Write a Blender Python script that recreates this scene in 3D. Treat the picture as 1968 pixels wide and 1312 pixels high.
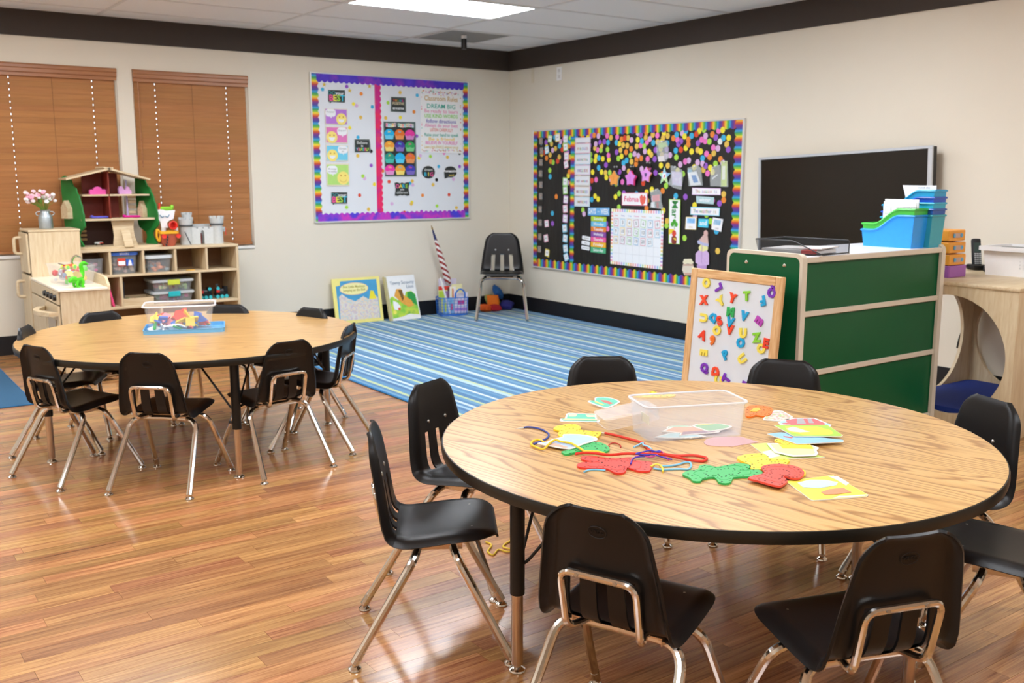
# Classroom with two round activity tables - procedural scene, Blender 4.5
import bpy, bmesh, math, random
from mathutils import Vector, Matrix, Euler
S = bpy.context.scene
for _o in list(bpy.data.objects): bpy.data.objects.remove(_o, do_unlink=True)
COL = S.collection
PI = math.pi
R = math.radians

# ------------------------------------------------------------------ camera, world, exposure
# metres; the far room corner is the origin: back wall y=0 (x<0), right wall x=0 (y<0)
CEIL = 2.422
cam_d = bpy.data.cameras.new('camera'); cam = bpy.data.objects.new('camera', cam_d); COL.objects.link(cam)
cam.location = (-5.5144, -7.7967, 1.2884)
cam.rotation_euler = (R(90 - 9.6527), 0, R(-35.4155))
cam_d.sensor_width = 36; cam_d.lens = 34.565; cam_d.clip_start = .05; cam_d.clip_end = 60
cam_d.dof.use_dof = True; cam_d.dof.focus_distance = 2.75; cam_d.dof.aperture_fstop = 6.3
S.camera = cam
W = bpy.data.worlds.new('daylight'); S.world = W; W.use_nodes = True
W.node_tree.nodes['Background'].inputs[0].default_value = (.82, .92, 1, 1)
W.node_tree.nodes['Background'].inputs[1].default_value = 2.2
S.view_settings.view_transform = 'Standard'; S.view_settings.look = 'None'
S.view_settings.gamma = 1; S.view_settings.use_curve_mapping = False
S.view_settings.exposure = 0.15
LIGHT_E = 20.5      # radiance of the ceiling light diffusers

# ------------------------------------------------------------------ colour + material helpers
def lin(c): return c / 12.92 if c <= .04045 else ((c + .055) / 1.055) ** 2.4
def rgb(h, a=1.0):
    if isinstance(h, str):
        h = h.lstrip('#'); h = tuple(int(h[i:i + 2], 16) / 255 for i in (0, 2, 4))
    return (lin(h[0]), lin(h[1]), lin(h[2]), a)
MATS = {}
def nodes_of(name):
    m = bpy.data.materials.new(name); m.use_nodes = True
    nt = m.node_tree; return m, nt, nt.nodes['Principled BSDF']
def N(nt, t, **kw):
    n = nt.nodes.new(t)
    for k, v in kw.items(): setattr(n, k, v)
    return n
def mat(col, rough=.55, metal=0, var=.05, vs=40, coat=0, trans=0, alpha=1, ior=1.45, emit=0, bump=0, bs=200, name=None, spec=.5, sub=0):
    key = (str(col), rough, metal, var, vs, coat, trans, alpha, emit, bump, bs, spec, name)
    if key in MATS: return MATS[key]
    m, nt, b = nodes_of(name or 'm_%s_%d' % (str(col).strip('#'), int(rough * 100)))
    c = rgb(col)
    I = b.inputs
    I['Roughness'].default_value = rough; I['Metallic'].default_value = metal; I['IOR'].default_value = ior
    I['Specular IOR Level'].default_value = spec
    if coat: I['Coat Weight'].default_value = coat; I['Coat Roughness'].default_value = .1
    if trans: I['Transmission Weight'].default_value = trans
    if alpha < 1: I['Alpha'].default_value = alpha
    if sub: I['Subsurface Weight'].default_value = sub; I['Subsurface Radius'].default_value = (.01, .01, .01)
    if var or bump:
        tc = N(nt, 'ShaderNodeTexCoord'); nz = N(nt, 'ShaderNodeTexNoise'); nz.inputs['Scale'].default_value = vs; nz.inputs['Detail'].default_value = 2
        nt.links.new(tc.outputs['Object'], nz.inputs['Vector'])
    if var:
        r = N(nt, 'ShaderNodeMix', data_type='RGBA')
        r.inputs[6].default_value = tuple(max(0, x * (1 - var)) for x in c[:3]) + (1,)
        r.inputs[7].default_value = tuple(min(1, x * (1 + var)) for x in c[:3]) + (1,)
        nt.links.new(nz.outputs['Fac'], r.inputs[0]); nt.links.new(r.outputs[2], I['Base Color'])
    else: I['Base Color'].default_value = c
    if bump:
        n2 = N(nt, 'ShaderNodeTexNoise'); n2.inputs['Scale'].default_value = bs; n2.inputs['Detail'].default_value = 2
        bp = N(nt, 'ShaderNodeBump'); bp.inputs['Strength'].default_value = bump; bp.inputs['Distance'].default_value = .001
        nt.links.new(tc.outputs['Object'], n2.inputs['Vector']); nt.links.new(n2.outputs['Fac'], bp.inputs['Height']); nt.links.new(bp.outputs['Normal'], I['Normal'])
    if emit:
        I['Emission Color'].default_value = c; I['Emission Strength'].default_value = emit
    MATS[key] = m
    return m
def ramp(nt, stops, mode='LINEAR'):
    r = N(nt, 'ShaderNodeValToRGB'); r.color_ramp.interpolation = mode
    e = r.color_ramp.elements
    while len(e) < len(stops): e.new(.5)
    for x, (p, c) in zip(e, stops): x.position = p; x.color = rgb(c)
    return r
def wood(name, dark, light, axis=0, scale=1.0, stretch=14, rough=.4, coat=0, rot=0, contrast=(.3, .7), rnd=None, bands=0, src='Object', tint=(.74, 1.2), hue=(.485, .508)):
    """grain stretched along one object axis; rnd: None | 'object' | attribute name gives each piece its own tint"""
    m, nt, b = nodes_of(name)
    tc = N(nt, 'ShaderNodeTexCoord'); mp = N(nt, 'ShaderNodeMapping')
    sc = [stretch * scale] * 3; sc[axis] = scale
    mp.inputs['Scale'].default_value = sc; 
    vec = tc.outputs[src]
    if rot:
        m0 = N(nt, 'ShaderNodeMapping'); m0.inputs['Rotation'].default_value = (0, 0, rot); nt.links.new(vec, m0.inputs['Vector']); vec = m0.outputs['Vector']
    rv = None
    if rnd:
        if rnd == 'object': oi = N(nt, 'ShaderNodeObjectInfo'); rv = oi.outputs['Random']
        else: at = N(nt, 'ShaderNodeAttribute', attribute_name=rnd); rv = at.outputs['Fac']
        ml = N(nt, 'ShaderNodeMath', operation='MULTIPLY'); ml.inputs[1].default_value = 37.0; nt.links.new(rv, ml.inputs[0])
        va = N(nt, 'ShaderNodeVectorMath', operation='ADD'); nt.links.new(vec, va.inputs[0]); nt.links.new(ml.outputs[0], va.inputs[1]); vec = va.outputs[0]
    nt.links.new(vec, mp.inputs['Vector'])
    nz = N(nt, 'ShaderNodeTexNoise'); nz.inputs['Scale'].default_value = 3; nz.inputs['Detail'].default_value = 5; nz.inputs['Roughness'].default_value = .6; nz.inputs['Distortion'].default_value = .6
    nt.links.new(mp.outputs['Vector'], nz.inputs['Vector'])
    fac = nz.outputs['Fac']
    if bands:
        wv = N(nt, 'ShaderNodeTexNoise'); wv.inputs['Scale'].default_value = bands; wv.inputs['Detail'].default_value = 3; wv.inputs['Distortion'].default_value = 1.2
        nt.links.new(mp.outputs['Vector'], wv.inputs['Vector'])
        mx = N(nt, 'ShaderNodeMath', operation='MULTIPLY_ADD'); mx.inputs[1].default_value = .6; 
        m3 = N(nt, 'ShaderNodeMath', operation='MULTIPLY'); m3.inputs[1].default_value = .4
        nt.links.new(wv.outputs['Fac'], m3.inputs[0]); nt.links.new(fac, mx.inputs[0]); nt.links.new(m3.outputs[0], mx.inputs[2]); fac = mx.outputs[0]
    rp = ramp(nt, [(contrast[0], dark), (contrast[1], light)])
    nt.links.new(fac, rp.inputs[0]); outc = rp.outputs['Color']
    if rv is not None:
        hs = N(nt, 'ShaderNodeHueSaturation'); mr = N(nt, 'ShaderNodeMapRange'); mr.inputs[3].default_value = tint[0]; mr.inputs[4].default_value = tint[1]
        nt.links.new(rv, mr.inputs[0]); nt.links.new(mr.outputs[0], hs.inputs['Value'])
        m5 = N(nt, 'ShaderNodeMath', operation='MULTIPLY'); m5.inputs[1].default_value = 7.31; fr = N(nt, 'ShaderNodeMath', operation='FRACT')
        nt.links.new(rv, m5.inputs[0]); nt.links.new(m5.outputs[0], fr.inputs[0]); mr2 = N(nt, 'ShaderNodeMapRange'); mr2.inputs[3].default_value = hue[0]; mr2.inputs[4].default_value = hue[1]
        nt.links.new(fr.outputs[0], mr2.inputs[0]); nt.links.new(mr2.outputs[0], hs.inputs['Hue'])
        nt.links.new(outc, hs.inputs['Color']); outc = hs.outputs['Color']
    nt.links.new(outc, b.inputs['Base Color']); b.inputs['Roughness'].default_value = rough
    if coat: b.inputs['Coat Weight'].default_value = coat; b.inputs['Coat Roughness'].default_value = .12
    return m

# ------------------------------------------------------------------ mesh builder
def catmull(pts, n=8, closed=False):
    P = [Vector(p) for p in pts]; out = []; L = len(P)
    for i in range(L if closed else L - 1):
        g = (lambda k: P[k % L]) if closed else (lambda k: P[min(max(k, 0), L - 1)])
        p0, p1, p2, p3 = g(i - 1), g(i), g(i + 1), g(i + 2)
        for k in range(n):
            t = k / n
            out.append(.5 * ((2 * p1) + (p2 - p0) * t + (2 * p0 - 5 * p1 + 4 * p2 - p3) * t * t + (3 * p1 - p0 - 3 * p2 + p3) * t ** 3))
    if not closed: out.append(P[-1])
    return out
def fillet(pts, r, n=5):
    P = [Vector(p) for p in pts]; out = [P[0]]
    for i in range(1, len(P) - 1):
        a, b, c = P[i - 1], P[i], P[i + 1]; u = (a - b); v = (c - b)
        d = min(r, u.length * .48, v.length * .48); u.normalize(); v.normalize()
        for k in range(n + 1):
            t = k / n; out.append((b + u * d) * (1 - t) ** 2 + b * 2 * t * (1 - t) + (b + v * d) * t * t)
    out.append(P[-1]); return out
def rrect(w, h, r, n=4, cx=0, cy=0):
    out = []
    for sx, sy, a0 in ((1, 1, 0), (-1, 1, 90), (-1, -1, 180), (1, -1, 270)):
        for k in range(n + 1):
            a = R(a0 + 90 * k / n); out.append((cx + sx * (w / 2 - r) + r * math.cos(a), cy + sy * (h / 2 - r) + r * math.sin(a)))
    return out
def circ(r, n=20, cx=0, cy=0, ry=None):
    return [(cx + r * math.cos(2 * PI * k / n), cy + (ry or r) * math.sin(2 * PI * k / n)) for k in range(n)]
def star(r, q=.48, n=5, a0=90, cx=0, cy=0):
    return [(cx + (r if k % 2 == 0 else r * q) * math.cos(R(a0 + 180 * k / n)), cy + (r if k % 2 == 0 else r * q) * math.sin(R(a0 + 180 * k / n))) for k in range(2 * n)]
XZ = Matrix(((1, 0, 0, 0), (0, 0, 1, 0), (0, 1, 0, 0), (0, 0, 0, 1)))    # 2D (u,v), depth w -> (u, w, v)
YZ = Matrix(((0, 0, 1, 0), (1, 0, 0, 0), (0, 1, 0, 0), (0, 0, 0, 1)))    # 2D (u,v), depth w -> (w, u, v)
def T(x=0, y=0, z=0, rx=0, ry=0, rz=0, s=1):
    return Matrix.Translation((x, y, z)) @ Euler((R(rx), R(ry), R(rz))).to_matrix().to_4x4() @ Matrix.Scale(s, 4)
class MB:
    def __init__(s): s.v = []; s.f = []; s.m = []; s.mi = 0
    def add(s, vs, fs, M=None):
        o = len(s.v)
        s.v += [tuple(M @ Vector(v)) if M is not None else tuple(v) for v in vs]
        for f in fs: s.f.append([i + o for i in f]); s.m.append(s.mi)
        return s
    def box(s, x0, x1, y0, y1, z0, z1, bev=0, M=None, seg=1):
        if bev:
            bm = bmesh.new(); bmesh.ops.create_cube(bm, size=1)
            for v in bm.verts: v.co = Vector(((x0 + x1) / 2 + v.co.x * (x1 - x0), (y0 + y1) / 2 + v.co.y * (y1 - y0), (z0 + z1) / 2 + v.co.z * (z1 - z0)))
            bmesh.ops.bevel(bm, geom=list(bm.edges), offset=bev, segments=seg, affect='EDGES', profile=.5)
            bm.verts.index_update(); s.add([v.co for v in bm.verts], [[v.index for v in f.verts] for f in bm.faces], M); bm.free(); return s
        vs = [(x, y, z) for z in (z0, z1) for y in (y0, y1) for x in (x0, x1)]
        return s.add(vs, [(0, 2, 3, 1), (4, 5, 7, 6), (0, 1, 5, 4), (2, 6, 7, 3), (0, 4, 6, 2), (1, 3, 7, 5)], M)
    def prism(s, poly, z0, z1, M=None):
        n = len(poly)
        a = sum(poly[i][0] * poly[(i + 1) % n][1] - poly[(i + 1) % n][0] * poly[i][1] for i in range(n))
        if a < 0: poly = poly[::-1]
        vs = [(p[0], p[1], z0) for p in poly] + [(p[0], p[1], z1) for p in poly]
        fs = [list(range(n))[::-1], list(range(n, 2 * n))] + [(i, (i + 1) % n, n + (i + 1) % n, n + i) for i in range(n)]
        return s.add(vs, fs, M)
    def ringprism(s, outer, inner, z0, z1, M=None):
        n = len(outer); vs = []
        for z in (z0, z1):
            vs += [(p[0], p[1], z) for p in outer] + [(p[0], p[1], z) for p in inner]
        fs = []
        for i in range(n):
            j = (i + 1) % n
            fs += [(i, n + i, n + j, j), (2 * n + i, 2 * n + j, 3 * n + j, 3 * n + i), (i, j, 2 * n + j, 2 * n + i), (n + i, 3 * n + i, 3 * n + j, n + j)]
        return s.add(vs, fs, M)
    def lathe(s, prof, seg=16, M=None):
        vs = []; fs = []; k = len(prof)
        for i in range(seg):
            a = 2 * PI * i / seg
            vs += [(r * math.cos(a), r * math.sin(a), z) for r, z in prof]
        for i in range(seg):
            j = (i + 1) % seg
            fs += [(i * k + t, j * k + t, j * k + t + 1, i * k + t + 1) for t in range(k - 1)]
        if prof[0][0] > 1e-6: fs.append([i * k for i in range(seg)][::-1])
        if prof[-1][0] > 1e-6: fs.append([i * k + k - 1 for i in range(seg)])
        return s.add(vs, fs, M)
    def cyl(s, r, z0, z1, seg=16, M=None): return s.lathe([(r, z0), (r, z1)], seg, M)
    def tube(s, pts, r, seg=8, M=None, cap=True, closed=False):
        P = [Vector(p) for p in pts]; n = len(P); rr = r if isinstance(r, (list, tuple)) else [r] * n
        vs = []; fs = []; up = None
        for i in range(n):
            t = (P[(i + 1) % n] - P[i - 1]) if closed else (P[min(i + 1, n - 1)] - P[max(i - 1, 0)])
            t.normalize()
            if up is None:
                up = Vector((0, 0, 1)) if abs(t.z) < .9 else Vector((1, 0, 0))
            up = (up - t * up.dot(t)); 
            if up.length < 1e-6: up = t.orthogonal()
            up.normalize(); sd = t.cross(up)
            vs += [P[i] + (sd * math.cos(2 * PI * k / seg) + up * math.sin(2 * PI * k / seg)) * rr[i] for k in range(seg)]
        for i in range(n if closed else n - 1):
            j = (i + 1) % n
            fs += [(i * seg + k, i * seg + (k + 1) % seg, j * seg + (k + 1) % seg, j * seg + k) for k in range(seg)]
        if cap and not closed: fs += [list(range(seg))[::-1], list(range((n - 1) * seg, n * seg))]
        return s.add(vs, fs, M)
    def ball(s, c, r, seg=12, M=None):
        rx, ry, rz = r if isinstance(r, (tuple, list)) else (r, r, r)
        h = max(4, seg // 2); prof = [(math.sin(PI * k / h), -math.cos(PI * k / h)) for k in range(h + 1)]
        prof[0] = (0, -1); prof[-1] = (0, 1)
        M2 = Matrix.Translation(c) @ Matrix.Diagonal((rx, ry, rz, 1))
        return s.lathe(prof, seg, (M @ M2) if M is not None else M2)
    def tub(s, w, d, h, t=.003, taper=.9, r=.02, lip=.006, M=None, n=4):
        """open container: rounded-rectangle tub with wall thickness and rolled lip, standing on z=0"""
        L = []
        for (k, z, off) in ((taper, 0, 0), (1, h - lip, 0), (1, h - lip, lip), (1, h, lip), (1, h, -t), (taper, t, -t)):
            L.append([(x, y, z) for x, y in rrect(w * k + 2 * off, d * k + 2 * off, max(.002, r + off), n)])
        m = len(L[0]); vs = [p for q in L for p in q]; fs = [list(range(m))[::-1], list(range(5 * m, 6 * m))]
        for a in range(5): fs += [(a * m + i, a * m + (i + 1) % m, (a + 1) * m + (i + 1) % m, (a + 1) * m + i) for i in range(m)]
        return s.add(vs, fs, M)
    def mesh(s, name, mats, smooth=35):
        me = bpy.data.meshes.new(name); me.from_pydata(s.v, [], s.f)
        for q in (mats if isinstance(mats, (list, tuple)) else [mats]): me.materials.append(q)
        if any(s.m): me.polygons.foreach_set('material_index', s.m)
        if smooth:
            me.polygons.foreach_set('use_smooth', [True] * len(s.f)); me.set_sharp_from_angle(angle=R(smooth))
        me.update(); return me
    def build(s, name, mats, parent=None, smooth=35, loc=None, rot=None):
        return obj(name, s.mesh(name, mats, smooth), parent, loc, rot)
def obj(name, me, parent=None, loc=None, rot=None):
    o = bpy.data.objects.new(name, me); COL.objects.link(o)
    if parent is not None: o.parent = parent
    if loc is not None: o.location = loc
    if rot is not None: o.rotation_euler = rot
    return o
def tag(o, label=None, cat=None, group=None, kind=None):
    if label: o['label'] = label
    if cat: o['category'] = cat
    if group: o['group'] = group
    if kind: o['kind'] = kind
    return o
def thing(name, label, cat, loc=(0, 0, 0), rz=0, group=None, rot=None):
    o = bpy.data.objects.new(name, None); COL.objects.link(o); o.empty_display_size = .05
    o.location = loc; o.rotation_euler = rot or (0, 0, rz)
    return tag(o, label, cat, group)
def copy_tree(o, parent=None):
    c = o.copy(); COL.objects.link(c); c.parent = parent
    for ch in list(o.children): copy_tree(ch, c)
    return c
_TM = {}
def text_data(txt, size, ext=.0002, bold=0, align='CENTER', spacing=1.0):
    """flat lettering as a mesh in the XY plane, centred"""
    cu = bpy.data.curves.new('lettering', 'FONT'); cu.body = txt; cu.size = size; cu.extrude = ext; cu.offset = bold
    cu.align_x = align; cu.align_y = 'CENTER'; cu.resolution_u = 2; cu.space_character = spacing
    o = bpy.data.objects.new('lettering', cu); me = bpy.data.meshes.new_from_object(o)
    bpy.data.objects.remove(o, do_unlink=True); bpy.data.curves.remove(cu)
    return me
def text(txt, size, m, parent, M, ext=.0002, bold=0, name='lettering', fit=None, align='CENTER'):
    me = text_data(txt, size, ext, bold, align)
    if fit and me.vertices:
        xs = [v.co.x for v in me.vertices]; w = max(xs) - min(xs)
        if w > 0: me.transform(Matrix.Diagonal((fit / w, 1, 1, 1)))
    me.materials.clear(); me.materials.append(m); me.transform(M)
    return obj(name, me, parent)

# ------------------------------------------------------------------ shared materials
CHROME = mat('#d9d6d0', .13, 1, var=0, name='chrome')
STEEL = mat('#b9b9b6', .3, 1, var=.03, name='brushed_steel')
BLACKP = mat('#101011', .33, spec=.4, var=.1, vs=300, bump=.25, bs=900, name='black_textured_plastic')
BLACK = mat('#0e0e0e', .4, var=.1, name='black_paint')
WHITE = mat('#f2f1ee', .45, var=.02, name='white_plastic')
PAPER = mat('#eff2f5', .8, var=.02, name='white_paper')
BIRCH = wood('birch_plywood', '#cdb48c', '#e0cfae', axis=0, scale=2.2, stretch=9, rough=.42)
BIRCHV = wood('birch_plywood_upright', '#cdb48c', '#e0cfae', axis=2, scale=2.2, stretch=9, rough=.42)
PINE = wood('pine', '#c9965c', '#e8c594', axis=2, scale=3, stretch=10, rough=.45)
PINEH = wood('pine_cross', '#c9965c', '#e8c594', axis=1, scale=3, stretch=10, rough=.45)
def clear(col, alpha, rough=.25): return mat(col, rough, var=0, alpha=alpha, name='clear_%s_%d' % (col.strip('#'), alpha * 100), spec=.5)

# ------------------------------------------------------------------ room shell
X0, Y0 = -8.2, -10.2
WALL = mat('#e2dac9', .75, var=.015, vs=6, bump=.15, bs=350, name='beige_wall_paint')
def struct(o): o['kind'] = 'structure'; return o
m = MB(); wz0, wz1 = .712, 2.059; WIN = ((-4.448, -3.556), (-3.446, -2.555))
xs = [X0 - .15, WIN[0][0], WIN[0][1], WIN[1][0], WIN[1][1], .15]
m.box(xs[0], xs[1], 0, .16, 0, CEIL + .1); m.box(xs[2], xs[3], 0, .16, 0, CEIL + .1); m.box(xs[4], xs[5], 0, .16, 0, CEIL + .1)
for a, b in WIN: m.box(a, b, 0, .16, 0, wz0); m.box(a, b, 0, .16, wz1, CEIL + .1)
struct(m.build('wall_back', WALL, smooth=0))
struct(MB().box(0, .15, Y0 - .15, 0, 0, CEIL + .1).build('wall_right', WALL, smooth=0))
struct(MB().box(X0 - .15, X0, Y0 - .15, 0, 0, CEIL + .1).build('wall_left', WALL, smooth=0))
struct(MB().box(X0, 0, Y0 - .15, Y0, 0, CEIL + .1).build('wall_front', WALL, smooth=0))
BAND = mat('#3a3029', .6, var=.06, vs=20, name='dark_brown_paint')
struct(MB().box(X0, 0, -.012, 0, 2.2427, CEIL - .001).build('trim_1', BAND, smooth=0))
struct(MB().box(-.012, 0, Y0, -.012, 2.2427, CEIL - .001).build('trim_2', BAND, smooth=0))
BASE = mat('#15161a', .45, var=.1, name='black_vinyl_base')
struct(MB().box(X0, -.006, -.006, 0, 0, .1395).build('baseboard_back', BASE, smooth=0))
struct(MB().box(-.006, 0, Y0, -.006, 0, .1395).build('baseboard_right', BASE, smooth=0))
# windows: reveal sill, frame, glass
SILL = mat('#e9e7e1', .4, name='white_sill')
for k, (a, b) in enumerate(WIN):
    w = struct(MB().box(a, b, .085, .125, wz0, wz0 + .05).box(a, b, .085, .125, wz1 - .05, wz1).box(a, a + .04, .085, .125, wz0 + .05, wz1 - .05).box(b - .04, b, .085, .125, wz0 + .05, wz1 - .05).build('window_%d' % (k + 1), SILL, smooth=0))
    MB().box(a + .04, b - .04, .1, .106, wz0 + .05, wz1 - .05).build('pane', mat('#ffffff', .02, var=0, trans=1, ior=1.1, name='window_glass'), w, smooth=0)
    MB().box(a - .0, b + .0, -.012, .085, wz0 - .022, wz0 + .002, bev=.004).build('sill', SILL, w)
# blinds
SLAT = wood('stained_blind_wood', '#a06a3c', '#bd8450', axis=0, scale=.9, stretch=22, rough=.4, rnd='object', contrast=(.2, .8), tint=(.9, 1.08), hue=(.497, .503))
VAL = wood('stained_valance_wood', '#935c36', '#b47a4c', axis=0, scale=.9, stretch=22, rough=.3)
CORD = mat('#6b4a33', .7, name='blind_cord')
def blind(x0, x1, label, wandx):
    t = thing('window_blind', label, 'window blind', ((x0 + x1) / 2, .03, wz0), 0, 'wood blinds over the windows')
    h = (x1 - x0) / 2 - .003; H = wz1 - wz0
    MB().prism([(-.052, H - .012), (-.052, H - .03), (-.044, H - .036), (-.044, H - .06), (-.034, H - .066), (-.034, H - .088), (-.024, H - .088), (-.024, H - .001), (-.04, H - .001)], -h, h, Matrix(((0, 0, 1, 0), (1, 0, 0, 0), (0, 1, 0, 0), (0, 0, 0, 1)))).build('valance', VAL, t)
    n = 29; top = H - .1; bot = .062; dz = (top - bot) / (n - 1); hx = h - .012
    cols = [-hx, -hx + .152, -hx + .158, 0 - .003, .003, hx - .158, hx - .152, hx]
    mm = MB(); rows = [-.026, -.006, .007, .026]
    for sgn, off in ((1, .0013), (-1, -.0013)):
        vs = [(x, off, y) for y in rows for x in cols]; fs = []
        for j in range(3):
            for i in range(7):
                if j == 1 and i in (1, 5): continue
                q = (j * 8 + i, j * 8 + i + 1, j * 8 + i + 9, j * 8 + i + 8); fs.append(q if sgn < 0 else q[::-1])
        mm.add(vs, fs)
    mm.add([(-hx, -.0013, -.026), (hx, -.0013, -.026), (hx, .0013, -.026), (-hx, .0013, -.026), (-hx, -.0013, .026), (hx, -.0013, .026), (hx, .0013, .026), (-hx, .0013, .026)], [(0, 1, 2, 3), (4, 7, 6, 5), (0, 3, 7, 4), (1, 5, 6, 2)])
    me = mm.mesh('slat', SLAT, 0)
    for k in range(n): obj('slat', me, t, (0, 0, top - k * dz), (R(9), 0, 0))
    MB().box(-hx, hx, -.024, .024, .012, .036, bev=.004).build('bottom_rail', VAL, t)
    for x in (-hx + .155, 0, hx - .155):
        MB().tube([(x, -.02, H - .08), (x, -.02, .03)], .0011, 5).build('ladder_cord', CORD, t)
    if wandx is not None:
        MB().tube([(wandx, -.03, H - .07), (wandx, -.032, H - .72)], .0045, 8).build('tilt_wand', VAL, t)
blind(WIN[0][0], WIN[0][1], 'brown wood blind on the window behind the dollhouse roof and flower can', None)
blind(WIN[1][0], WIN[1][1], 'brown wood blind on the window behind the toy castle', -.405)
# ceiling: grid + tiles
TILE = mat('#f3f0ec', .9, var=.05, vs=120, bump=.3, bs=160, name='acoustic_tile')
GRID = mat('#e0ddd8', .6, name='ceiling_grid_paint')
ceil = struct(MB().box(X0, 0, Y0, 0, CEIL + .03, CEIL + .1).build('ceiling', TILE, smooth=0))
gx = [-1.235 - 1.2165 * k for k in range(-1, 6)] + [X0]; gy = [0, -.302] + [-.302 - .608 * k for k in range(1, 17)] + [Y0]
gx[0] = 0; tiles = {}
LIGHTS = {(1, 3), (3, 3), (5, 3), (1, 7), (3, 7), (5, 7), (1, 12), (3, 12), (5, 12)}
for i in range(len(gx) - 1):
    for j in range(len(gy) - 1):
        a, b, c, d = gx[i + 1], gx[i], gy[j + 1], gy[j]
        if (i, j) in LIGHTS or b - a < .05 or d - c < .05: continue
        if (i, j) == (0, 1): a, b = -.6, -.012
        key = (round(b - a, 3), round(d - c, 3))
        if key not in tiles: tiles[key] = MB().box(-(b - a) / 2 + .006, (b - a) / 2 - .006, -(d - c) / 2 + .006, (d - c) / 2 - .006, 0, .02).mesh('ceiling_tile', TILE, 0)
        obj('ceiling_tile', tiles[key], ceil, ((a + b) / 2, (c + d) / 2, CEIL + .003))
for k in range(len(gx)):
    MB().box(gx[k] - .012, gx[k] + .012, Y0, 0, CEIL - .001, CEIL + .004).build('grid_bar', GRID, ceil, 0)
for y in gy: MB().box(X0, 0, y - .012, y + .012, CEIL - .0015, CEIL + .0035).build('grid_bar', GRID, ceil, 0)
# ceiling lights: the lamps of the room
DIFF = mat('#f3f8ff', .5, var=0, emit=LIGHT_E, name='lit_diffuser')
def troffer(i, j, label):
    a, b, c, d = gx[i + 1], gx[i], gy[j + 1], gy[j]
    t = thing('ceiling_light', label, 'ceiling light', ((a + b) / 2, (c + d) / 2, CEIL), 0, 'ceiling light panels'); hx, hy = (b - a) / 2 - .013, (d - c) / 2 - .013
    m = MB(); m.box(-hx, hx, -hy, -hy + .018, -.004, .06).box(-hx, hx, hy - .018, hy, -.004, .06).box(-hx, -hx + .018, -hy + .018, hy - .018, -.004, .06).box(hx - .018, hx, -hy + .018, hy - .018, -.004, .06).build('frame', WHITE, t, 0)
    MB().box(-hx + .018, hx - .018, -hy + .018, hy - .018, .0, .008).build('diffuser', DIFF, t, 0)
for (i, j) in sorted(LIGHTS):
    troffer(i, j, 'lit rectangular light panel in the ceiling near the vent' if (i, j) == (1, 3) else 'lit ceiling light panel behind the viewer')
# return-air vent, sensor
t = thing('ceiling_vent', 'grey square perforated air vent in the ceiling near the corner', 'air vent', (-.9, -.606, CEIL))
VENT = mat('#8f8c86', .6, var=.15, vs=300, name='perforated_metal')
MB().box(-.29, .29, -.29, .29, .0, .01).build('perforated_plate', VENT, t, 0)
MB().ringprism([(-.3, -.3), (.3, -.3), (.3, .3), (-.3, .3)], [(-.285, -.285), (.285, -.285), (.285, .285), (-.285, .285)], -.004, .006).build('frame', GRID, t, 0)
t = thing('ceiling_sensor', 'small black cylinder with white cap hanging at the ceiling vent', 'sensor', (-.949, -.69, CEIL - .115))
MB().lathe([(0, 0), (.021, .002), (.023, .01), (.023, .085)], 16).build('body', BLACK, t); MB().cyl(.023, .085, .111, 16).build('cap', WHITE, t)
# wall plates on the right wall
t = thing('outlet_plate', 'white outlet plate high on the right wall under the dark band', 'outlet', (-.004, -.765, 2.16))
MB().box(-.003, .003, -.036, .036, -.058, .058, bev=.002).build('plate', WHITE, t)
for z in (-.026, .026): MB().box(-.0045, -.003, -.016, .016, z - .014, z + .014).build('socket', mat('#d9d7d2', .5), t)
MB().cyl(.003, 0, .001, 8, T(-.003, 0, 0, ry=-90)).build('screw', STEEL, t)
t = MB().box(-.006, -.001, -.392, -.352, 2.11, 2.24, bev=.002).build('wall_patch', mat('#ddd3bb', .6)); tag(t, 'pale cream strip plate on the right wall close to the corner', 'wall plate')

# ------------------------------------------------------------------ floor of narrow laminate strips along x
floor = struct(MB().box(X0, 0, Y0, 0, -.06, -.004).build('floor', mat('#4a2d1a', .6), smooth=0))
FW = dict(dark='#7d4c2a', light='#cc9960', axis=0, scale=.7, stretch=30, rough=.23, contrast=(.33, .66), bands=11, coat=.25)
PLANK = wood('laminate_strip', rnd='object', **FW); PLANKF = wood('laminate_field', rnd='tint', **FW)
random.seed(4)
LEN = (.42, .56, .7, .9, 1.15); SW = .0655
pm = {L: MB().box(-L / 2 + .0004, L / 2 - .0004, -SW / 2 + .0004, SW / 2 - .0004, -.004, 0).mesh('plank', PLANK, 0) for L in LEN}
h = R(35.4155); fx, fy = math.sin(h), math.cos(h); cand = []
y = -SW / 2
while y > Y0:
    x = X0 - random.random()
    while x < 0:
        L = random.choice(LEN); cand.append((x + L / 2, y, L)); x += L
    y -= SW
def vis(c):
    dx, dy = c[0] + 5.514, c[1] + 7.797; f = dx * fx + dy * fy; r = dx * fy - dy * fx
    if f < 1.5 or abs(r) > .56 * f + c[2] / 2: return 1e9
    if -2.84 < c[0] < 0 and -3.9 < c[1]: return 1e8
    return f
cand.sort(key=vis)
for k, (x, y, L) in enumerate(cand[:300]): obj('plank', pm[L], floor, (x, y, 0))
m = MB(); tint = []
for (x, y, L) in cand[300:]:
    a, b = max(X0, x - L / 2 + .0004), min(0, x + L / 2 - .0004)
    if b - a < .01: continue
    m.add([(a, y - SW / 2 + .0004, 0), (b, y - SW / 2 + .0004, 0), (b, y + SW / 2 - .0004, 0), (a, y + SW / 2 - .0004, 0)], [(0, 1, 2, 3)]); tint.append(random.random())
me = m.mesh('plank_field', PLANKF, 0); at = me.attributes.new('tint', 'FLOAT', 'FACE'); at.data.foreach_set('value', tint)
tag(obj('plank_field', me, floor), kind='stuff')

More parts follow.
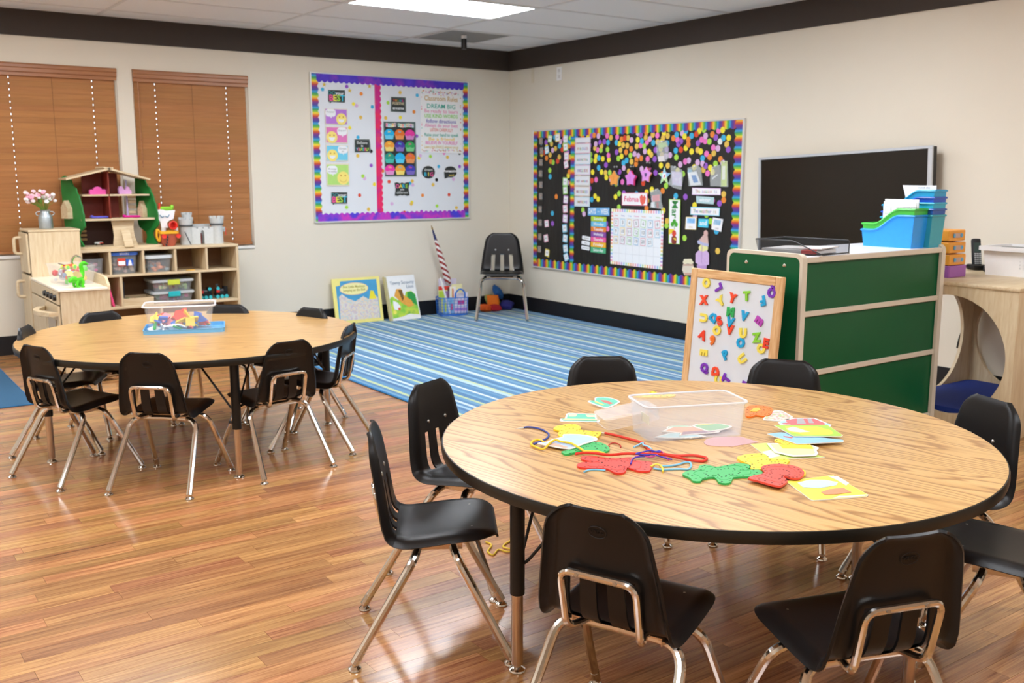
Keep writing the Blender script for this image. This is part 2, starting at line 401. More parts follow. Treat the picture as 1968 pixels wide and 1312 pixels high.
# rugs
def rug_mat():
    mt, nt, b = nodes_of('striped_rug')
    tc = N(nt, 'ShaderNodeTexCoord'); sp = N(nt, 'ShaderNodeSeparateXYZ'); nt.links.new(tc.outputs['Object'], sp.inputs[0])
    nz0 = N(nt, 'ShaderNodeTexNoise'); nz0.inputs['Scale'].default_value = 3.0; nt.links.new(tc.outputs['Object'], nz0.inputs['Vector'])
    wob = N(nt, 'ShaderNodeMath', operation='MULTIPLY_ADD'); wob.inputs[1].default_value = .012; nt.links.new(nz0.outputs['Fac'], wob.inputs[0]); nt.links.new(sp.outputs['X'], wob.inputs[2])
    cols0 = ['#5c9cc8', '#a7d0e6', '#4f8fbf', '#7fb5d8', '#e2f0f4', '#6aa6cf', '#8ebfdb', '#5595c2', '#d5dfa8', '#74add3', '#4b8bbb', '#b7d9ea', '#639fca', '#e6f2f5', '#5a99c6', '#84b9d9', '#cfdca6', '#5092c1', '#99c7e0', '#6faad1', '#f0f7f7', '#5d9dc9', '#79b1d6', '#4888b9', '#c3dfec', '#d8e0ad']
    cols = ['#%02x%02x%02x' % tuple(int(int(c[i:i + 2], 16) * q) for i, q in ((1, .66), (3, .78), (5, .84))) if int(c[1:3], 16) < 0xb0 else '#%02x%02x%02x' % tuple(int(int(c[i:i + 2], 16) * q) for i, q in ((1, .84), (3, .88), (5, .9))) for c in cols0]
    pr = .78
    md = N(nt, 'ShaderNodeMath', operation='MODULO'); ad = N(nt, 'ShaderNodeMath', operation='ADD'); ad.inputs[1].default_value = 20 * pr
    nt.links.new(wob.outputs[0], ad.inputs[0]); nt.links.new(ad.outputs[0], md.inputs[0]); md.inputs[1].default_value = pr
    dv = N(nt, 'ShaderNodeMath', operation='DIVIDE'); dv.inputs[1].default_value = pr; nt.links.new(md.outputs[0], dv.inputs[0])
    random.seed(11); ps = sorted(random.random() for _ in cols); ps = [(i + .7 * random.random()) / len(cols) for i in range(len(cols))]; ps[0] = 0
    rp = ramp(nt, list(zip(ps, cols)), 'CONSTANT'); nt.links.new(dv.outputs[0], rp.inputs[0])
    nz = N(nt, 'ShaderNodeTexNoise'); nz.inputs['Scale'].default_value = 260; nt.links.new(tc.outputs['Object'], nz.inputs['Vector'])
    hv = N(nt, 'ShaderNodeHueSaturation'); mr = N(nt, 'ShaderNodeMapRange'); mr.inputs[3].default_value = .8; mr.inputs[4].default_value = 1.15
    nt.links.new(nz.outputs['Fac'], mr.inputs[0]); nt.links.new(mr.outputs[0], hv.inputs['Value']); nt.links.new(rp.outputs['Color'], hv.inputs['Color'])
    bp = N(nt, 'ShaderNodeBump'); bp.inputs['Distance'].default_value = .004; bp.inputs['Strength'].default_value = .5; nt.links.new(nz.outputs['Fac'], bp.inputs['Height']); nt.links.new(bp.outputs['Normal'], b.inputs['Normal'])
    nt.links.new(hv.outputs['Color'], b.inputs['Base Color']); b.inputs['Roughness'].default_value = .95; b.inputs['Sheen Weight'].default_value = .2
    return mt
t = thing('striped_rug', 'large rug with narrow blue, white and pale green stripes in the corner', 'rug', (-1.445, -1.965, 0))
MB().box(-1.365, 1.4, -1.92, 1.935, 0, .011, bev=.003).build('pile', rug_mat(), t)
BND = mat('#3a82bd', .9, name='rug_binding')
MB().tube(fillet([(-1.37, 1.94, .006), (-1.37, -1.925, .006), (1.405, -1.925, .006), (1.405, 1.94, .006)], .01, 2), .0068, 6).build('binding', BND, t)
t = thing('blue_rug', 'plain blue rug at the left beside the play kitchen', 'rug', (-5.6, -.92, 0))
MB().box(-1.4, 1.03, -.87, .885, 0, .01, bev=.003).build('pile', mat('#2c5878', .95, var=.25, vs=200, bump=.5, bs=300, name='blue_pile'), t)
MB().tube([(-1.4, -.872, .005), (1.032, -.872, .005), (1.032, .885, .005)], .0058, 6).build('binding', mat('#2f6691', .9), t)

# ------------------------------------------------------------------ round activity tables
TZ = .557; TR = .762
def oak(name, rot, lines=58, strength=.75):
    """oak laminate: wavering grain lines (contours of a warped coordinate) over fine pores"""
    mt, nt, b = nodes_of(name); L = nt.links.new
    tc = N(nt, 'ShaderNodeTexCoord'); m0 = N(nt, 'ShaderNodeMapping'); m0.inputs['Rotation'].default_value = (0, 0, rot); L(tc.outputs['Object'], m0.inputs['Vector'])
    m1 = N(nt, 'ShaderNodeMapping'); m1.inputs['Scale'].default_value = (.55, 3.4, 1); L(m0.outputs['Vector'], m1.inputs['Vector'])
    n1 = N(nt, 'ShaderNodeTexNoise'); n1.inputs['Scale'].default_value = 1.7; n1.inputs['Detail'].default_value = 2.5; n1.inputs['Roughness'].default_value = .45; L(m1.outputs['Vector'], n1.inputs['Vector'])
    sx = N(nt, 'ShaderNodeSeparateXYZ'); L(m0.outputs['Vector'], sx.inputs[0])
    a = N(nt, 'ShaderNodeMath', operation='MULTIPLY'); a.inputs[1].default_value = 15; L(n1.outputs['Fac'], a.inputs[0])
    c = N(nt, 'ShaderNodeMath', operation='MULTIPLY_ADD'); c.inputs[1].default_value = lines * .55; L(sx.outputs['Y'], c.inputs[0]); L(a.outputs[0], c.inputs[2])
    ad = N(nt, 'ShaderNodeMath', operation='ADD'); ad.inputs[1].default_value = 200; L(c.outputs[0], ad.inputs[0])
    fr = N(nt, 'ShaderNodeMath', operation='FRACT'); L(ad.outputs[0], fr.inputs[0])
    rp = ramp(nt, [(0, '#9a6a34'), (.09, '#8f5f2c'), (.24, '#c29558'), (.5, '#d2a96a'), (.86, '#d6ae70'), (.97, '#b8884c'), (1, '#9a6a34')]); L(fr.outputs[0], rp.inputs[0])
    m2 = N(nt, 'ShaderNodeMapping'); m2.inputs['Scale'].default_value = (5, 170, 1); L(m0.outputs['Vector'], m2.inputs['Vector'])
    n2 = N(nt, 'ShaderNodeTexNoise'); n2.inputs['Scale'].default_value = 1.6; n2.inputs['Detail'].default_value = 3; L(m2.outputs['Vector'], n2.inputs['Vector'])
    r2 = ramp(nt, [(.36, '#ab7f45'), (.6, '#d4ac6e')]); L(n2.outputs['Fac'], r2.inputs[0])
    mx = N(nt, 'ShaderNodeMix', data_type='RGBA'); mx.inputs[0].default_value = 1 - strength; L(rp.outputs['Color'], mx.inputs[6]); L(r2.outputs['Color'], mx.inputs[7])
    L(mx.outputs[2], b.inputs['Base Color']); b.inputs['Roughness'].default_value = .3; b.inputs['Coat Weight'].default_value = .3; b.inputs['Coat Roughness'].default_value = .15
    return mt
EDGE = mat('#17150f', .38, var=.15, vs=200, bump=.2, bs=500, name='black_edge_band')
TUBEW = mat('#c9b8a6', .22, 1, var=.02, name='chrome_tube')
def glide(mb, z=0, M=None, s=1):
    return mb.lathe([(0, 0), (.016 * s, 0), (.0185 * s, .002), (.0175 * s, .006), (.011 * s, .011), (.008 * s, .013), (.008 * s, .022)], 14, M)
def round_table(label, c, r, angs, rads, mt, TZ=TZ):
    t = thing('round_table', label, 'table', (c[0], c[1], 0))
    MB().lathe([(0, TZ - .026), (r - .005, TZ - .026), (r - .004, TZ), (0, TZ)], 96).build('table_top', mt, t, 30)
    pr = [(r - .006, TZ - .03), (r - .001, TZ - .029), (r + .001, TZ - .02), (r + .001, TZ - .008), (r - .001, TZ - .001), (r - .0045, TZ - .0003), (r - .0045, TZ - .03)]
    m = MB(); n = 96; k = len(pr); vs = []; fs = []
    for i in range(n):
        a = 2 * PI * i / n; vs += [(q * math.cos(a), q * math.sin(a), z) for q, z in pr]
    for i in range(n):
        j = (i + 1) % n; fs += [(i * k + q, j * k + q, j * k + (q + 1) % k, i * k + (q + 1) % k) for q in range(k)]
    m.add(vs, fs).build('edge_band', EDGE, t, 60)
    for a, q in zip(angs, rads):
        x, y = q * math.cos(R(a)), q * math.sin(R(a))
        l = MB().cyl(.0195, .215, TZ - .026, 16, T(x, y)).build('leg', BLACK, t)
        MB().cyl(.0155, .02, .22, 14, T(x, y)).build('lower_tube', TUBEW, l)
        glide(MB(), 0, T(x, y), 1.25).build('glide', CHROME, l)
        MB().box(-.06, .06, -.06, .06, TZ - .032, TZ - .026, M=T(x, y, 0, rz=a)).build('mounting_plate', BLACK, l, 0)
        MB().tube([(.02, 0, .245), (.033, 0, .245)], .006, 8, T(x, y, 0, rz=a + 250)).build('adjusting_knob', BLACK, l)
        for da in (-38, 38):
            ux, uy = -math.cos(R(a + da)), -math.sin(R(a + da))
            MB().tube(fillet([(x + ux * .018, y + uy * .018, .30), (x + ux * .03, y + uy * .03, .31), (x + ux * .2, y + uy * .2, TZ - .03)], .01, 3), .0045, 6).build('brace_rod', BLACK, l)
    return t
C1 = (-3.487, -5.918); C2 = (-4.058, -3.10); TZ2 = .537
round_table('round wood-grain table in front, strewn with lacing shapes and cards', C1, TR, (173, 280, 353, 100), (.625, .6, .62, .6), oak('oak_laminate_bold', R(78)))
round_table('round wood-grain table near the toy shelves holding a bin of foam shapes', C2, .777, (266, 177.5, 86, 354), (.687, .66, .66, .658), oak('oak_laminate_soft', R(20), 40, .35), TZ2)

# ------------------------------------------------------------------ stacking chairs
def shell():
    prof = catmull([(.180, .328), (.178, .336), (.168, .344), (.14, .349), (.06, .345), (-.02, .336), (-.07, .333), (-.098, .343), (-.113, .368), (-.120, .405), (-.128, .46), (-.140, .53), (-.150, .585), (-.1545, .603), (-.160, .612)], 4)
    n = len(prof); us = [-1, -.99, -.965, -.93, -.86, -.74, -.64, -.55, -.46, -.36, -.22, -.09, 0, .09, .22, .36, .46, .55, .64, .74, .86, .93, .965, .99, 1]
    # arc length parameters
    def hw(y, z):
        if z < .36 and y > -.1:                      # seat
            w = .158 - .012 * max(0, (y - .0) / .18) ** 2
            if y > .13: w -= .04 * (min(.05, y - .13) / .05) ** 2.6
            return w
        k = min(1, max(0, (z - .34) / .25)); w = .158 - .03 * k - .012 * k * k
        if z > .555: w -= .046 * min(1, (z - .555) / .057) ** 2.6
        return w
    P = []
    for i, p in enumerate(prof):
        y, z = p[0], p[1]; t = (Vector(prof[min(i + 1, n - 1)]) - Vector(prof[max(i - 1, 0)])); t.normalize()
        nr = Vector((0, -t[1], t[0])) * -1          # points to the sitter (up / forward)
        nr = Vector((0, t[1], -t[0]))
        if z > .5: nr = Vector((0, .985, .17)); dk = max(.45, 1 - max(0, z - .55) / .1)
        elif y > .12: nr = Vector((0, 0, 1)); dk = max(0, 1 - (y - .12) / .06)
        else: dk = 1
        w = hw(y, z); row = []
        dish = .010 if z < .36 else .012
        for u in us:
            a = abs(u); off = dish * a * a * dk
            if a > .84: off -= .023 * ((a - .84) / .16) ** 1.6 * (dk if dk < 1 else 1)
            q = Vector((u * w, y, z)) + nr * off; row.append(q)
        P.append((row, nr))
    return P, prof, us
def shell_meshes():
    P, prof, us = shell(); n = len(P); nc = len(us)
    split = min(range(n), key=lambda i: abs(prof[i][0] + .095) + abs(prof[i][1] - .341))
    slot = lambda i, j: (.340 < (prof[i][1] + prof[i + 1][1]) / 2 < .468 and prof[i][0] < -.085 and any(a - .001 < (us[j] + us[j + 1]) / 2 < b for a, b in ((-.55, -.36), (-.09, .09), (.36, .55))))
    nrm = {}
    for i in range(n):
        for j in range(nc):
            a = P[min(i + 1, n - 1)][0][j] - P[max(i - 1, 0)][0][j]; b = P[i][0][min(j + 1, nc - 1)] - P[i][0][max(j - 1, 0)]
            v = b.cross(a); v.normalize(); nrm[i, j] = v
    out = []
    for r0, r1 in ((0, split), (split, n - 1)):
        m = MB(); idx = {}; th = .006
        cells = {(i, j) for i in range(r0, r1) for j in range(nc - 1) if not slot(i, j)}
        def vid(i, j, s):
            if (i, j, s) not in idx: idx[i, j, s] = len(m.v); m.v.append(tuple(P[i][0][j] + nrm[i, j] * (th / 2 if s else -th / 2)))
            return idx[i, j, s]
        for (i, j) in cells:
            q = ((i, j), (i, j + 1), (i + 1, j + 1), (i + 1, j))
            m.f.append([vid(*p, 1) for p in q]); m.f.append([vid(*p, 0) for p in q[::-1]]); m.m += [0, 0]
            for a, b, nb in ((q[0], q[1], (i - 1, j)), (q[1], q[2], (i, j + 1)), (q[2], q[3], (i + 1, j)), (q[3], q[0], (i, j - 1))):
                if nb not in cells and not (a[0] == b[0] == split):
                    m.f.append([vid(*b, 1), vid(*a, 1), vid(*a, 0), vid(*b, 0)]); m.m.append(0)
        out.append(m)
    return out
def make_chair():
    t = thing('stacking_chair', 'chair', 'chair')
    seat, back = shell_meshes()
    so = seat.build('seat', BLACKP, t, 50); bo = back.build('backrest', BLACKP, t, 50)
    for s in (-1, 1):
        MB().lathe([(0, .003), (.004, .0025), (.0062, .0008), (.0065, -.001)], 10, T(s * .09, .112, .352)).build('rivet', STEEL, so)
        MB().lathe([(0, .003), (.004, .0025), (.0062, .0008), (.0065, -.001)], 10, T(s * .048, -.1275, .492, rx=-80)).build('rivet', STEEL, bo)
    M = T(0, -.1515, .562, rx=90 + 10, rz=0) @ T(0, 0, 0, ry=0)
    M = Matrix.Translation((0, -.1508, .562)) @ Euler((R(90 + 10), 0, 0)).to_matrix().to_4x4()
    e = MB(); ell = [(.021 * math.cos(2 * PI * k / 24), .0135 * math.sin(2 * PI * k / 24), 0) for k in range(24)]
    e.tube(ell, .0007, 4, M, closed=True).build('emblem_ring', BLACKP, bo)
    text('VIRCO', .0105, BLACKP, bo, M, ext=.0007, name='emblem_lettering')
    for sx in (-1, 1):
        for sy, fy_, ty in ((-1, -.203, -.035), (1, .209, .062)):
            pts = fillet([(sx * .183, fy_, .018), (sx * .150, ty, .302), (0, ty - sy * .004, .304)], .055, 7)
            l = MB().tube(pts, .0118, 10).build('leg', CHROME, t)
            glide(MB(), 0, T(sx * .184, fy_, 0)).build('glide', CHROME, l)
            d = (pts[0] - pts[1]).normalized(); MB().tube([pts[0] - d * .035, pts[0]], .0128, 10).build('sleeve', CHROME, l)
    for sx in (-1, 1): MB().prism([(.082, .313), (.082, .317), (.1092, .317), (.1092, .298), (.1068, .298), (.1068, .313)], -.055, .085, Matrix(((sx, 0, 0, 0), (0, 0, 1, 0), (0, 1, 0, 0), (0, 0, 0, 1)))).build('seat_bracket', TUBEW, t, 0)
    sp = MB().tube(fillet([(.06, -.02, .318), (.088, -.116, .3175), (.089, -.1475, .462), (-.089, -.1475, .462), (-.088, -.116, .3175), (-.06, -.02, .318)], .03, 6), .0085, 10).build('back_support', CHROME, t)
    for s in (-1, 1): MB().cyl(.0045, 0, .002, 10, T(s * .045, -.156, .462, rx=90)).build('screw', STEEL, sp)
    return t
chair0 = make_chair(); _first = [True]
def place_chair(x, y, ang, label, group, s=1.0):
    o = chair0 if _first[0] else copy_tree(chair0); _first[0] = False
    o.location = (x, y, 0); o.rotation_euler = (0, 0, R(ang - 90)); o.scale = (s, s, s); tag(o, label, 'chair', group)
    return o
G1 = 'child chairs around the front table'; G2 = 'child chairs around the rear table'
place_chair(-4.186, -5.538, -31, 'black chair seen from the side, seat pulled out left of the front table', G1)
place_chair(-3.829, -5.187, -66, 'black chair tucked in at the far left of the front table, back slots facing us', G1)
place_chair(-3.213, -5.163, 238, 'black chair top showing over the front table before the striped rug', G1)
place_chair(-2.755, -5.559, 214, 'black chair top over the front table between the whiteboard and green shelf', G1)
place_chair(-2.764, -6.203, 160, 'black chair facing left at the right end of the front table', G1)
place_chair(-4.115, -6.27, 22, 'black chair seen from behind at the lower left of the front table', G1)
place_chair(-3.808, -6.637, 72, 'black chair seen from behind at the lower right of the front table', G1)
place_chair(-3.065, -6.578, 117, 'black chair cut off by the right picture edge, only its seat showing', G1)
place_chair(-4.661, -3.315, 21.7, 'black chair seen from behind at the left front of the rear table', G2, .955)
place_chair(-4.365, -3.694, 46, 'black chair seen from behind at the middle front of the rear table', G2, .955)
place_chair(-3.915, -3.72, 100, 'black chair seen from behind at the right front of the rear table', G2, .955)
place_chair(-3.583, -3.50, 138.5, 'black chair seen edge-on at the right end of the rear table', G2, .955)
place_chair(-3.51, -2.99, 200, 'black chair top at the far right of the rear table beside the yellow book', G2, .955)
place_chair(-3.773, -2.667, 236, 'black chair top behind the bin of foam shapes', G2, .955)
place_chair(-4.29, -2.585, -75, 'black chair top at the rear table in front of the play kitchen', G2, .955)
place_chair(-4.604, -2.827, -26.6, 'black chair at the far left end of the rear table by the blue rug', G2, .955)
place_chair(-.462, -.535, 234.5, 'large black chair standing alone in the room corner', 'adult chair', 1.235)

# ------------------------------------------------------------------ cubby shelf under the windows
ST = .758; SF = -.36
def bx(x0, x1, y0, y1, z0, z1, bev=.003): return MB().box(x0, x1, y0, y1, z0, z1, bev=bev)
t = thing('cubby_shelf', 'light wood cubby shelf under the windows holding toys and bins', 'shelf', (-3.43, SF, 0))
ox = -3.43
def sb(name, x0, x1, z0, z1, y0=0, y1=.34, mt=BIRCH): return bx(x0 - ox, x1 - ox, y0, y1, z0, z1).build(name, mt, t)
sb('top_board', -3.978, -2.824, ST - .02, ST, -.004); sb('side_panel', -3.978, -3.958, .02, ST - .02, mt=BIRCHV); sb('side_panel', -2.844, -2.824, .02, ST - .02, mt=BIRCHV)
sb('shelf_board', -3.958, -2.844, .553, .571); sb('shelf_board', -3.958, -2.844, .318, .337); sb('bottom_board', -3.958, -2.844, .05, .07)
for px in ((-3.7726, 0.6623), (-3.5404, 0.6502), (-3.3074, 0.6574), (-3.0728, 0.6653)): sb('divider', px[0] - .009, px[0] + .009, .571, ST - .02, mt=BIRCHV)
for px in ((-3.7060, 0.4696), (-3.1326, 0.4705)): sb('divider', px[0] - .009, px[0] + .009, .337, .553, mt=BIRCHV)
sb('divider', -3.44, -3.42, .07, .318, mt=BIRCHV)
sb('back_panel', -3.97, -2.83, .05, ST - .02, .34, .347, mt=mat('#8a6647', .6, var=.1)); sb('kick_board', -3.958, -2.844, .0, .05, .03, .05)

# play kitchen: cupboard tower and low counter in one row, doors towards the left
KX0, KX1 = -4.31, -3.985
t = thing('play_kitchen_cupboard', 'tall light wood play cupboard with curved handle carrying a flower can', 'play furniture', (-4.148, -.30, 0))
def kb(name, x0, x1, y0, y1, z0, z1, mt=BIRCHV, p=None, b=.003): return bx(x0 + 4.148, x1 + 4.148, y0 + .30, y1 + .30, z0, z1, b).build(name, mt, p or t)
kb('side_panel', KX0, -3.985, -.46, -.445, .02, .9); kb('side_panel', KX0, -3.985, -.155, -.14, .02, .9); kb('back_panel', -4.0, -3.985, -.445, -.155, .02, .9)
kb('top_board', KX0 - .004, -3.981, -.464, -.136, .9, .914, BIRCH); kb('bottom_board', KX0 + .01, -4.0, -.445, -.155, .02, .04, BIRCH)
for z0, z1, zh in ((.62, .89, .8), (.05, .605, .5)):
    d = kb('door', KX0 - .016, KX0, -.443, -.157, z0, z1)
    MB().tube(fillet([(KX0 - .016 + 4.148, .045, zh + .055), (KX0 - .062 + 4.148, .045, zh + .055), (KX0 - .062 + 4.148, .045, zh - .055), (KX0 - .016 + 4.148, .045, zh - .055)], .03, 5), .011, 10).build('handle', BIRCH, d)
t = thing('play_kitchen_counter', 'low light wood play stove counter with arched oven handle beside the rear table', 'play furniture', (-4.165, -.91, 0))
def kc(name, x0, x1, y0, y1, z0, z1, mt=BIRCHV, p=None, b=.003): return bx(x0 + 4.165, x1 + 4.165, y0 + .91, y1 + .91, z0, z1, b).build(name, mt, p or t)
kc('side_panel', KX0, -4.02, -1.36, -1.345, .02, .58); kc('side_panel', KX0, -4.02, -.475, -.462, .02, .58); kc('back_panel', -4.035, -4.02, -1.345, -.475, .02, .58)
kc('counter_top', KX0 - .012, -4.035, -1.368, -.462, .58, .596, wood('pale_counter', '#ecdfc6', '#f6ecd9', axis=1, scale=2, stretch=8, rough=.35))
MB().prism([(.0, .58), (.0, .66), (-.72, .66), (-.84, .652), (-.9, .605), (-.903, .58)], 0, .016, T(.13, .445) @ YZ).build('splash_board', BIRCH, t)
kc('control_panel', KX0 - .012, KX0, -1.345, -.475, .5, .578)
for y in (-1.28, -1.18, -1.08, -.98): MB().lathe([(0, .018), (.016, .018), (.019, .008), (.019, 0)], 12, T(KX0 - .012 + 4.165, y + .91, .54, ry=-90)).build('knob', BLACK, t)
d = kc('oven_door', KX0 - .014, KX0, -1.34, -.94, .08, .492)
hd = MB(); n = 10; arc = [(-.045 - .055 * math.sin(PI * k / n), -.17 + .34 * k / n) for k in range(n + 1)]
hd.prism([(-.0, -.19)] + [(a - .005, b * 1.08) for a, b in arc] + [(-.0, .19)] + [(a + .03, b * .9) for a, b in arc[::-1]], .43, .455, T(KX0 - .014 + 4.165, -.23, 0)).build('handle', BIRCH, d)
d2 = kc('cupboard_door', KX0 - .014, KX0, -.93, -.48, .08, .492)
MB().lathe([(0, .035), (.022, .03), (.026, .016), (.012, .008), (.012, 0)], 14, T(KX0 - .014 + 4.165, .05, .4, ry=-90)).build('knob', BIRCH, d2)
MB().box(KX0 - .018 + 4.165, KX0 - .013 + 4.165, -.35, -.11, .14, .4).build('oven_window', mat('#9c8b72', .15), d)

# milk can with flowers
t = thing('milk_can_vase', 'small galvanised milk can vase on the play cupboard', 'vase', (-4.168, -.3, .914))
GALV = mat('#aab3b6', .38, .85, var=.12, vs=60, name='galvanised')
MB().lathe([(0, 0), (.043, 0), (.046, .004), (.046, .075), (.041, .092), (.03, .108), (.029, .122), (.034, .13), (.031, .131), (.026, .12), (.026, .1)], 24).build('can', GALV, t)
for s in (-1, 1): MB().tube(fillet([(s * .045, 0, .09), (s * .06, 0, .1), (s * .056, 0, .115), (s * .03, 0, .118)], .01, 3), .0035, 6).build('handle', GALV, t)
t = thing('flower_bouquet', 'small bunch of pink and white artificial flowers in the milk can', 'flowers', (-4.168, -.3, 1.0))
random.seed(7); PET = [mat(c, .7, var=.1, name='petal_' + c[1:]) for c in ('#f4ccd6', '#f7f2f0', '#f0a9bf', '#f8e6e6')]; STEMG = mat('#6f9a3e', .7)
for k in range(46):
    a = random.random() * 6.28; r = .095 * math.sqrt(random.random()); hx, hz = r * math.cos(a) * 1.05 - .02, .115 + .075 * random.random() - r * .25; hy = r * math.sin(a) * .7
    MB().tube(catmull([(0, 0, .0), (hx * .3, hy * .3, .06), (hx, hy, hz)], 3), .0012, 4).build('stem', STEMG, t)
    f = MB(); rr = .0105 + .005 * random.random()
    for q in range(5):
        b = q * 1.2566 + a; f.ball((hx + rr * .62 * math.cos(b), hy + rr * .5 * math.sin(b), hz + rr * .4 * math.sin(b)), (rr * .6, rr * .6, rr * .55), 6)
    f.ball((hx, hy - rr * .2, hz + rr * .2), rr * .7, 6); tag(f.build('blossom', random.choice(PET), t))
for k in range(7):
    a = k * .9; MB().prism([(0, 0), (.012, .02), (0, .05), (-.012, .02)], 0, .001, T(.03 * math.cos(a), .02 * math.sin(a), .085, rx=60, rz=R(0) + k * 50)).build('leaf', STEMG, t)

# clear toy bin and dragon on the counter
CLR = clear('#f3f3f6', .12, .15); CLR2 = clear('#dfe5ea', .15, .2)
t = thing('toy_bin', 'clear plastic bin of small toys on the play counter', 'bin', (-4.17, -1.02, .597), R(8))
MB().tub(.21, .3, .125, .003, .88, .02, .009).build('tub', CLR, t)
random.seed(3); m = MB(); cc = ['#3a7fd0', '#d44', '#58c22c', '#eee', '#8fa3c8', '#c9c9d2', '#e8c23c']
cm = [mat(c if len(c) == 7 else '#' + ''.join(x * 2 for x in c[1:]), .45) for c in cc]
for k in range(46):
    m.mi = random.randrange(len(cm)); p = (random.uniform(-.075, .075), random.uniform(-.115, .115), random.uniform(.015, .085)); q = random.uniform(.01, .022)
    (m.ball(p, (q, q * .7, q), 7) if k % 2 else m.box(-q, q, -q * .5, q * .5, -q * .4, q * .4, M=T(*p, random.random() * 180, random.random() * 180, random.random() * 180)))
tag(m.build('small_toys', cm, t), kind='stuff')
def toy(name, label, loc, rz=0): return thing(name, label, 'toy', loc, rz)
t = toy('toy_car', 'yellow, red and green toy car on top of the counter toy bin', (-4.19, -1.06, .7), R(25))
MB().box(-.035, .035, -.017, .017, 0, .022, bev=.006).build('body', mat('#e0502c', .4), t)
for sx in (-1, 1):
    for sy in (-1, 1):
        w = MB().cyl(.016, -.005, .005, 14, T(sx * .026, sy * .02, .006, rx=90)).build('wheel', mat('#f2e25a', .4), t); MB().cyl(.011, -.007, .007, 14, T(sx * .026, sy * .02, .006, rx=90)).build('hub', mat('#57d21f', .4), w)
MB().tube([(-.03, 0, .02), (-.075, 0, .034)], .0025, 6).build('antenna', BLACK, t)
t = toy('toy_handcuff', 'silver arched toy ring standing in the counter toy bin', (-4.135, -1.03, .7))
MB().tube(catmull([(-.024, 0, 0), (-.03, 0, .04), (-.01, 0, .068), (.016, 0, .066), (.034, 0, .04), (.026, 0, .0)], 5), [.009] * 8 + [.008] * 6 + [.005] * 12, 8).build('arch', CHROME, t)
MB().box(-.032, -.014, -.008, .008, -.012, .012, bev=.003).build('clasp', STEEL, t)
LIME = mat('#4fce1e', .4, var=.12, vs=30, name='lime_plastic'); CREAM = mat('#ecdda0', .5, name='cream_plastic')
t = toy('toy_figure', 'small lime green toy figure at the edge of the counter toy bin', (-4.1, -1.07, .675))
MB().lathe([(0, 0), (.017, .002), (.02, .02), (.013, .034), (.009, .038)], 12).build('body', LIME, t); MB().ball((0, 0, .048), .016, 10).build('head', LIME, t)
def dragon(label, loc, rz):
    t = toy('toy_dragon', label, loc, rz)
    b = MB(); b.tube(catmull([(-.062, 0, .034), (-.04, 0, .05), (-.01, 0, .047), (.016, 0, .058), (.03, 0, .092), (.024, 0, .128), (.03, 0, .142)], 4), [.004, .009, .013, .016, .018, .02, .021, .022, .022, .022, .022, .021, .02, .019, .018, .016, .015, .014, .013, .012, .012, .012, .012, .012, .012], 10)
    b.ball((.042, 0, .145), (.022, .014, .012), 10).ball((.06, 0, .14), (.014, .01, .008), 8); b.build('body', LIME, t)
    for s in (-1, 1):
        MB().tube(catmull([(.012, s * .012, .05), (.02, s * .018, .03), (.014, s * .018, .006), (.026, s * .018, .004)], 3), [.013, .013, .012, .011, .01, .009, .008, .008, .008, .007], 8).build('leg', LIME, t)
        MB().tube(catmull([(-.012, s * .012, .04), (-.02, s * .018, .024), (-.018, s * .018, .005), (-.006, s * .018, .004)], 3), [.011, .011, .01, .009, .008, .008, .007, .007, .007, .006], 8).build('leg', LIME, t)
        MB().prism([(.01, .07), (-.01, .1), (-.04, .108), (-.062, .1), (-.05, .086), (-.052, .074), (-.03, .072), (-.024, .062)], -.0015, .0015, T(0, s * .017, 0, rx=-s * 14) @ XZ).build('wing', CREAM, t)
    MB().ball((.036, 0, .08), (.012, .012, .036), 8).build('belly', CREAM, t)
dragon('lime green toy dragon with cream wings in front of the counter toy bin', (-4.185, -1.28, .597), R(20))

# ------------------------------------------------------------------ dollhouse on the shelf
t = thing('dollhouse', 'wooden tree dollhouse with gabled roof on the cubby shelf', 'dollhouse', (-3.672, -.19, ST))
DG = mat('#1f7a35', .4, var=.12, vs=25, name='tree_green'); RED = mat('#7c2a1c', .5, var=.15, name='red_brown_panel')
MB().prism(rrect(.6, .26, .06, 6), 0, .016).build('base', BIRCH, t)
def tree(px, s):
    m = MB(); e = []
    prof = [(-.115, .49), (-.03, .49), (.0, .455), (.012, .43), (.04, .415), (.05, .385), (.07, .36), (.078, .325), (.094, .295), (.098, .26), (.11, .225), (.108, .19), (.114, .155), (.098, .13), (.06, .105), (.045, .08), (.05, .05), (.075, .02), (.08, 0), (-.03, 0), (-.02, .05), (-.03, .09), (-.09, .12), (-.11, .16), (-.115, .3)]
    sm = [(p[0], p[1]) for p in catmull([Vector((a, b, 0)) for a, b in prof], 2, True)]
    M = T(px, -.005, .016, rz=s) @ Matrix(((0, 0, 1, 0), (-1, 0, 0, 0), (0, 1, 0, 0), (0, 0, 0, 1)))
    o = m.prism(sm, -.006, .006, M).build('tree_panel', DG, t)
    hs = MB().prism([(-.085, .2), (-.01, .2), (-.01, .275), (-.045, .33), (-.085, .28)] if px < 0 else [(-.06, .2), (.0, .2), (.0, .26), (-.03, .32), (-.06, .26)], -.045, -.006, M)
    hs.build('bird_house', BIRCH, o)
tree(-.285, 24); tree(.228, 24)
MB().prism([(-.04, 0), (.29, 0), (.29, .012), (-.04, .012)], -.13, .13, T(-.055, 0, .562, ry=15) @ T(0, 0, 0, rx=0) @ Matrix(((1, 0, 0, 0), (0, 0, 1, 0), (0, 1, 0, 0), (0, 0, 0, 1)))).build('roof_board', BIRCH, t)
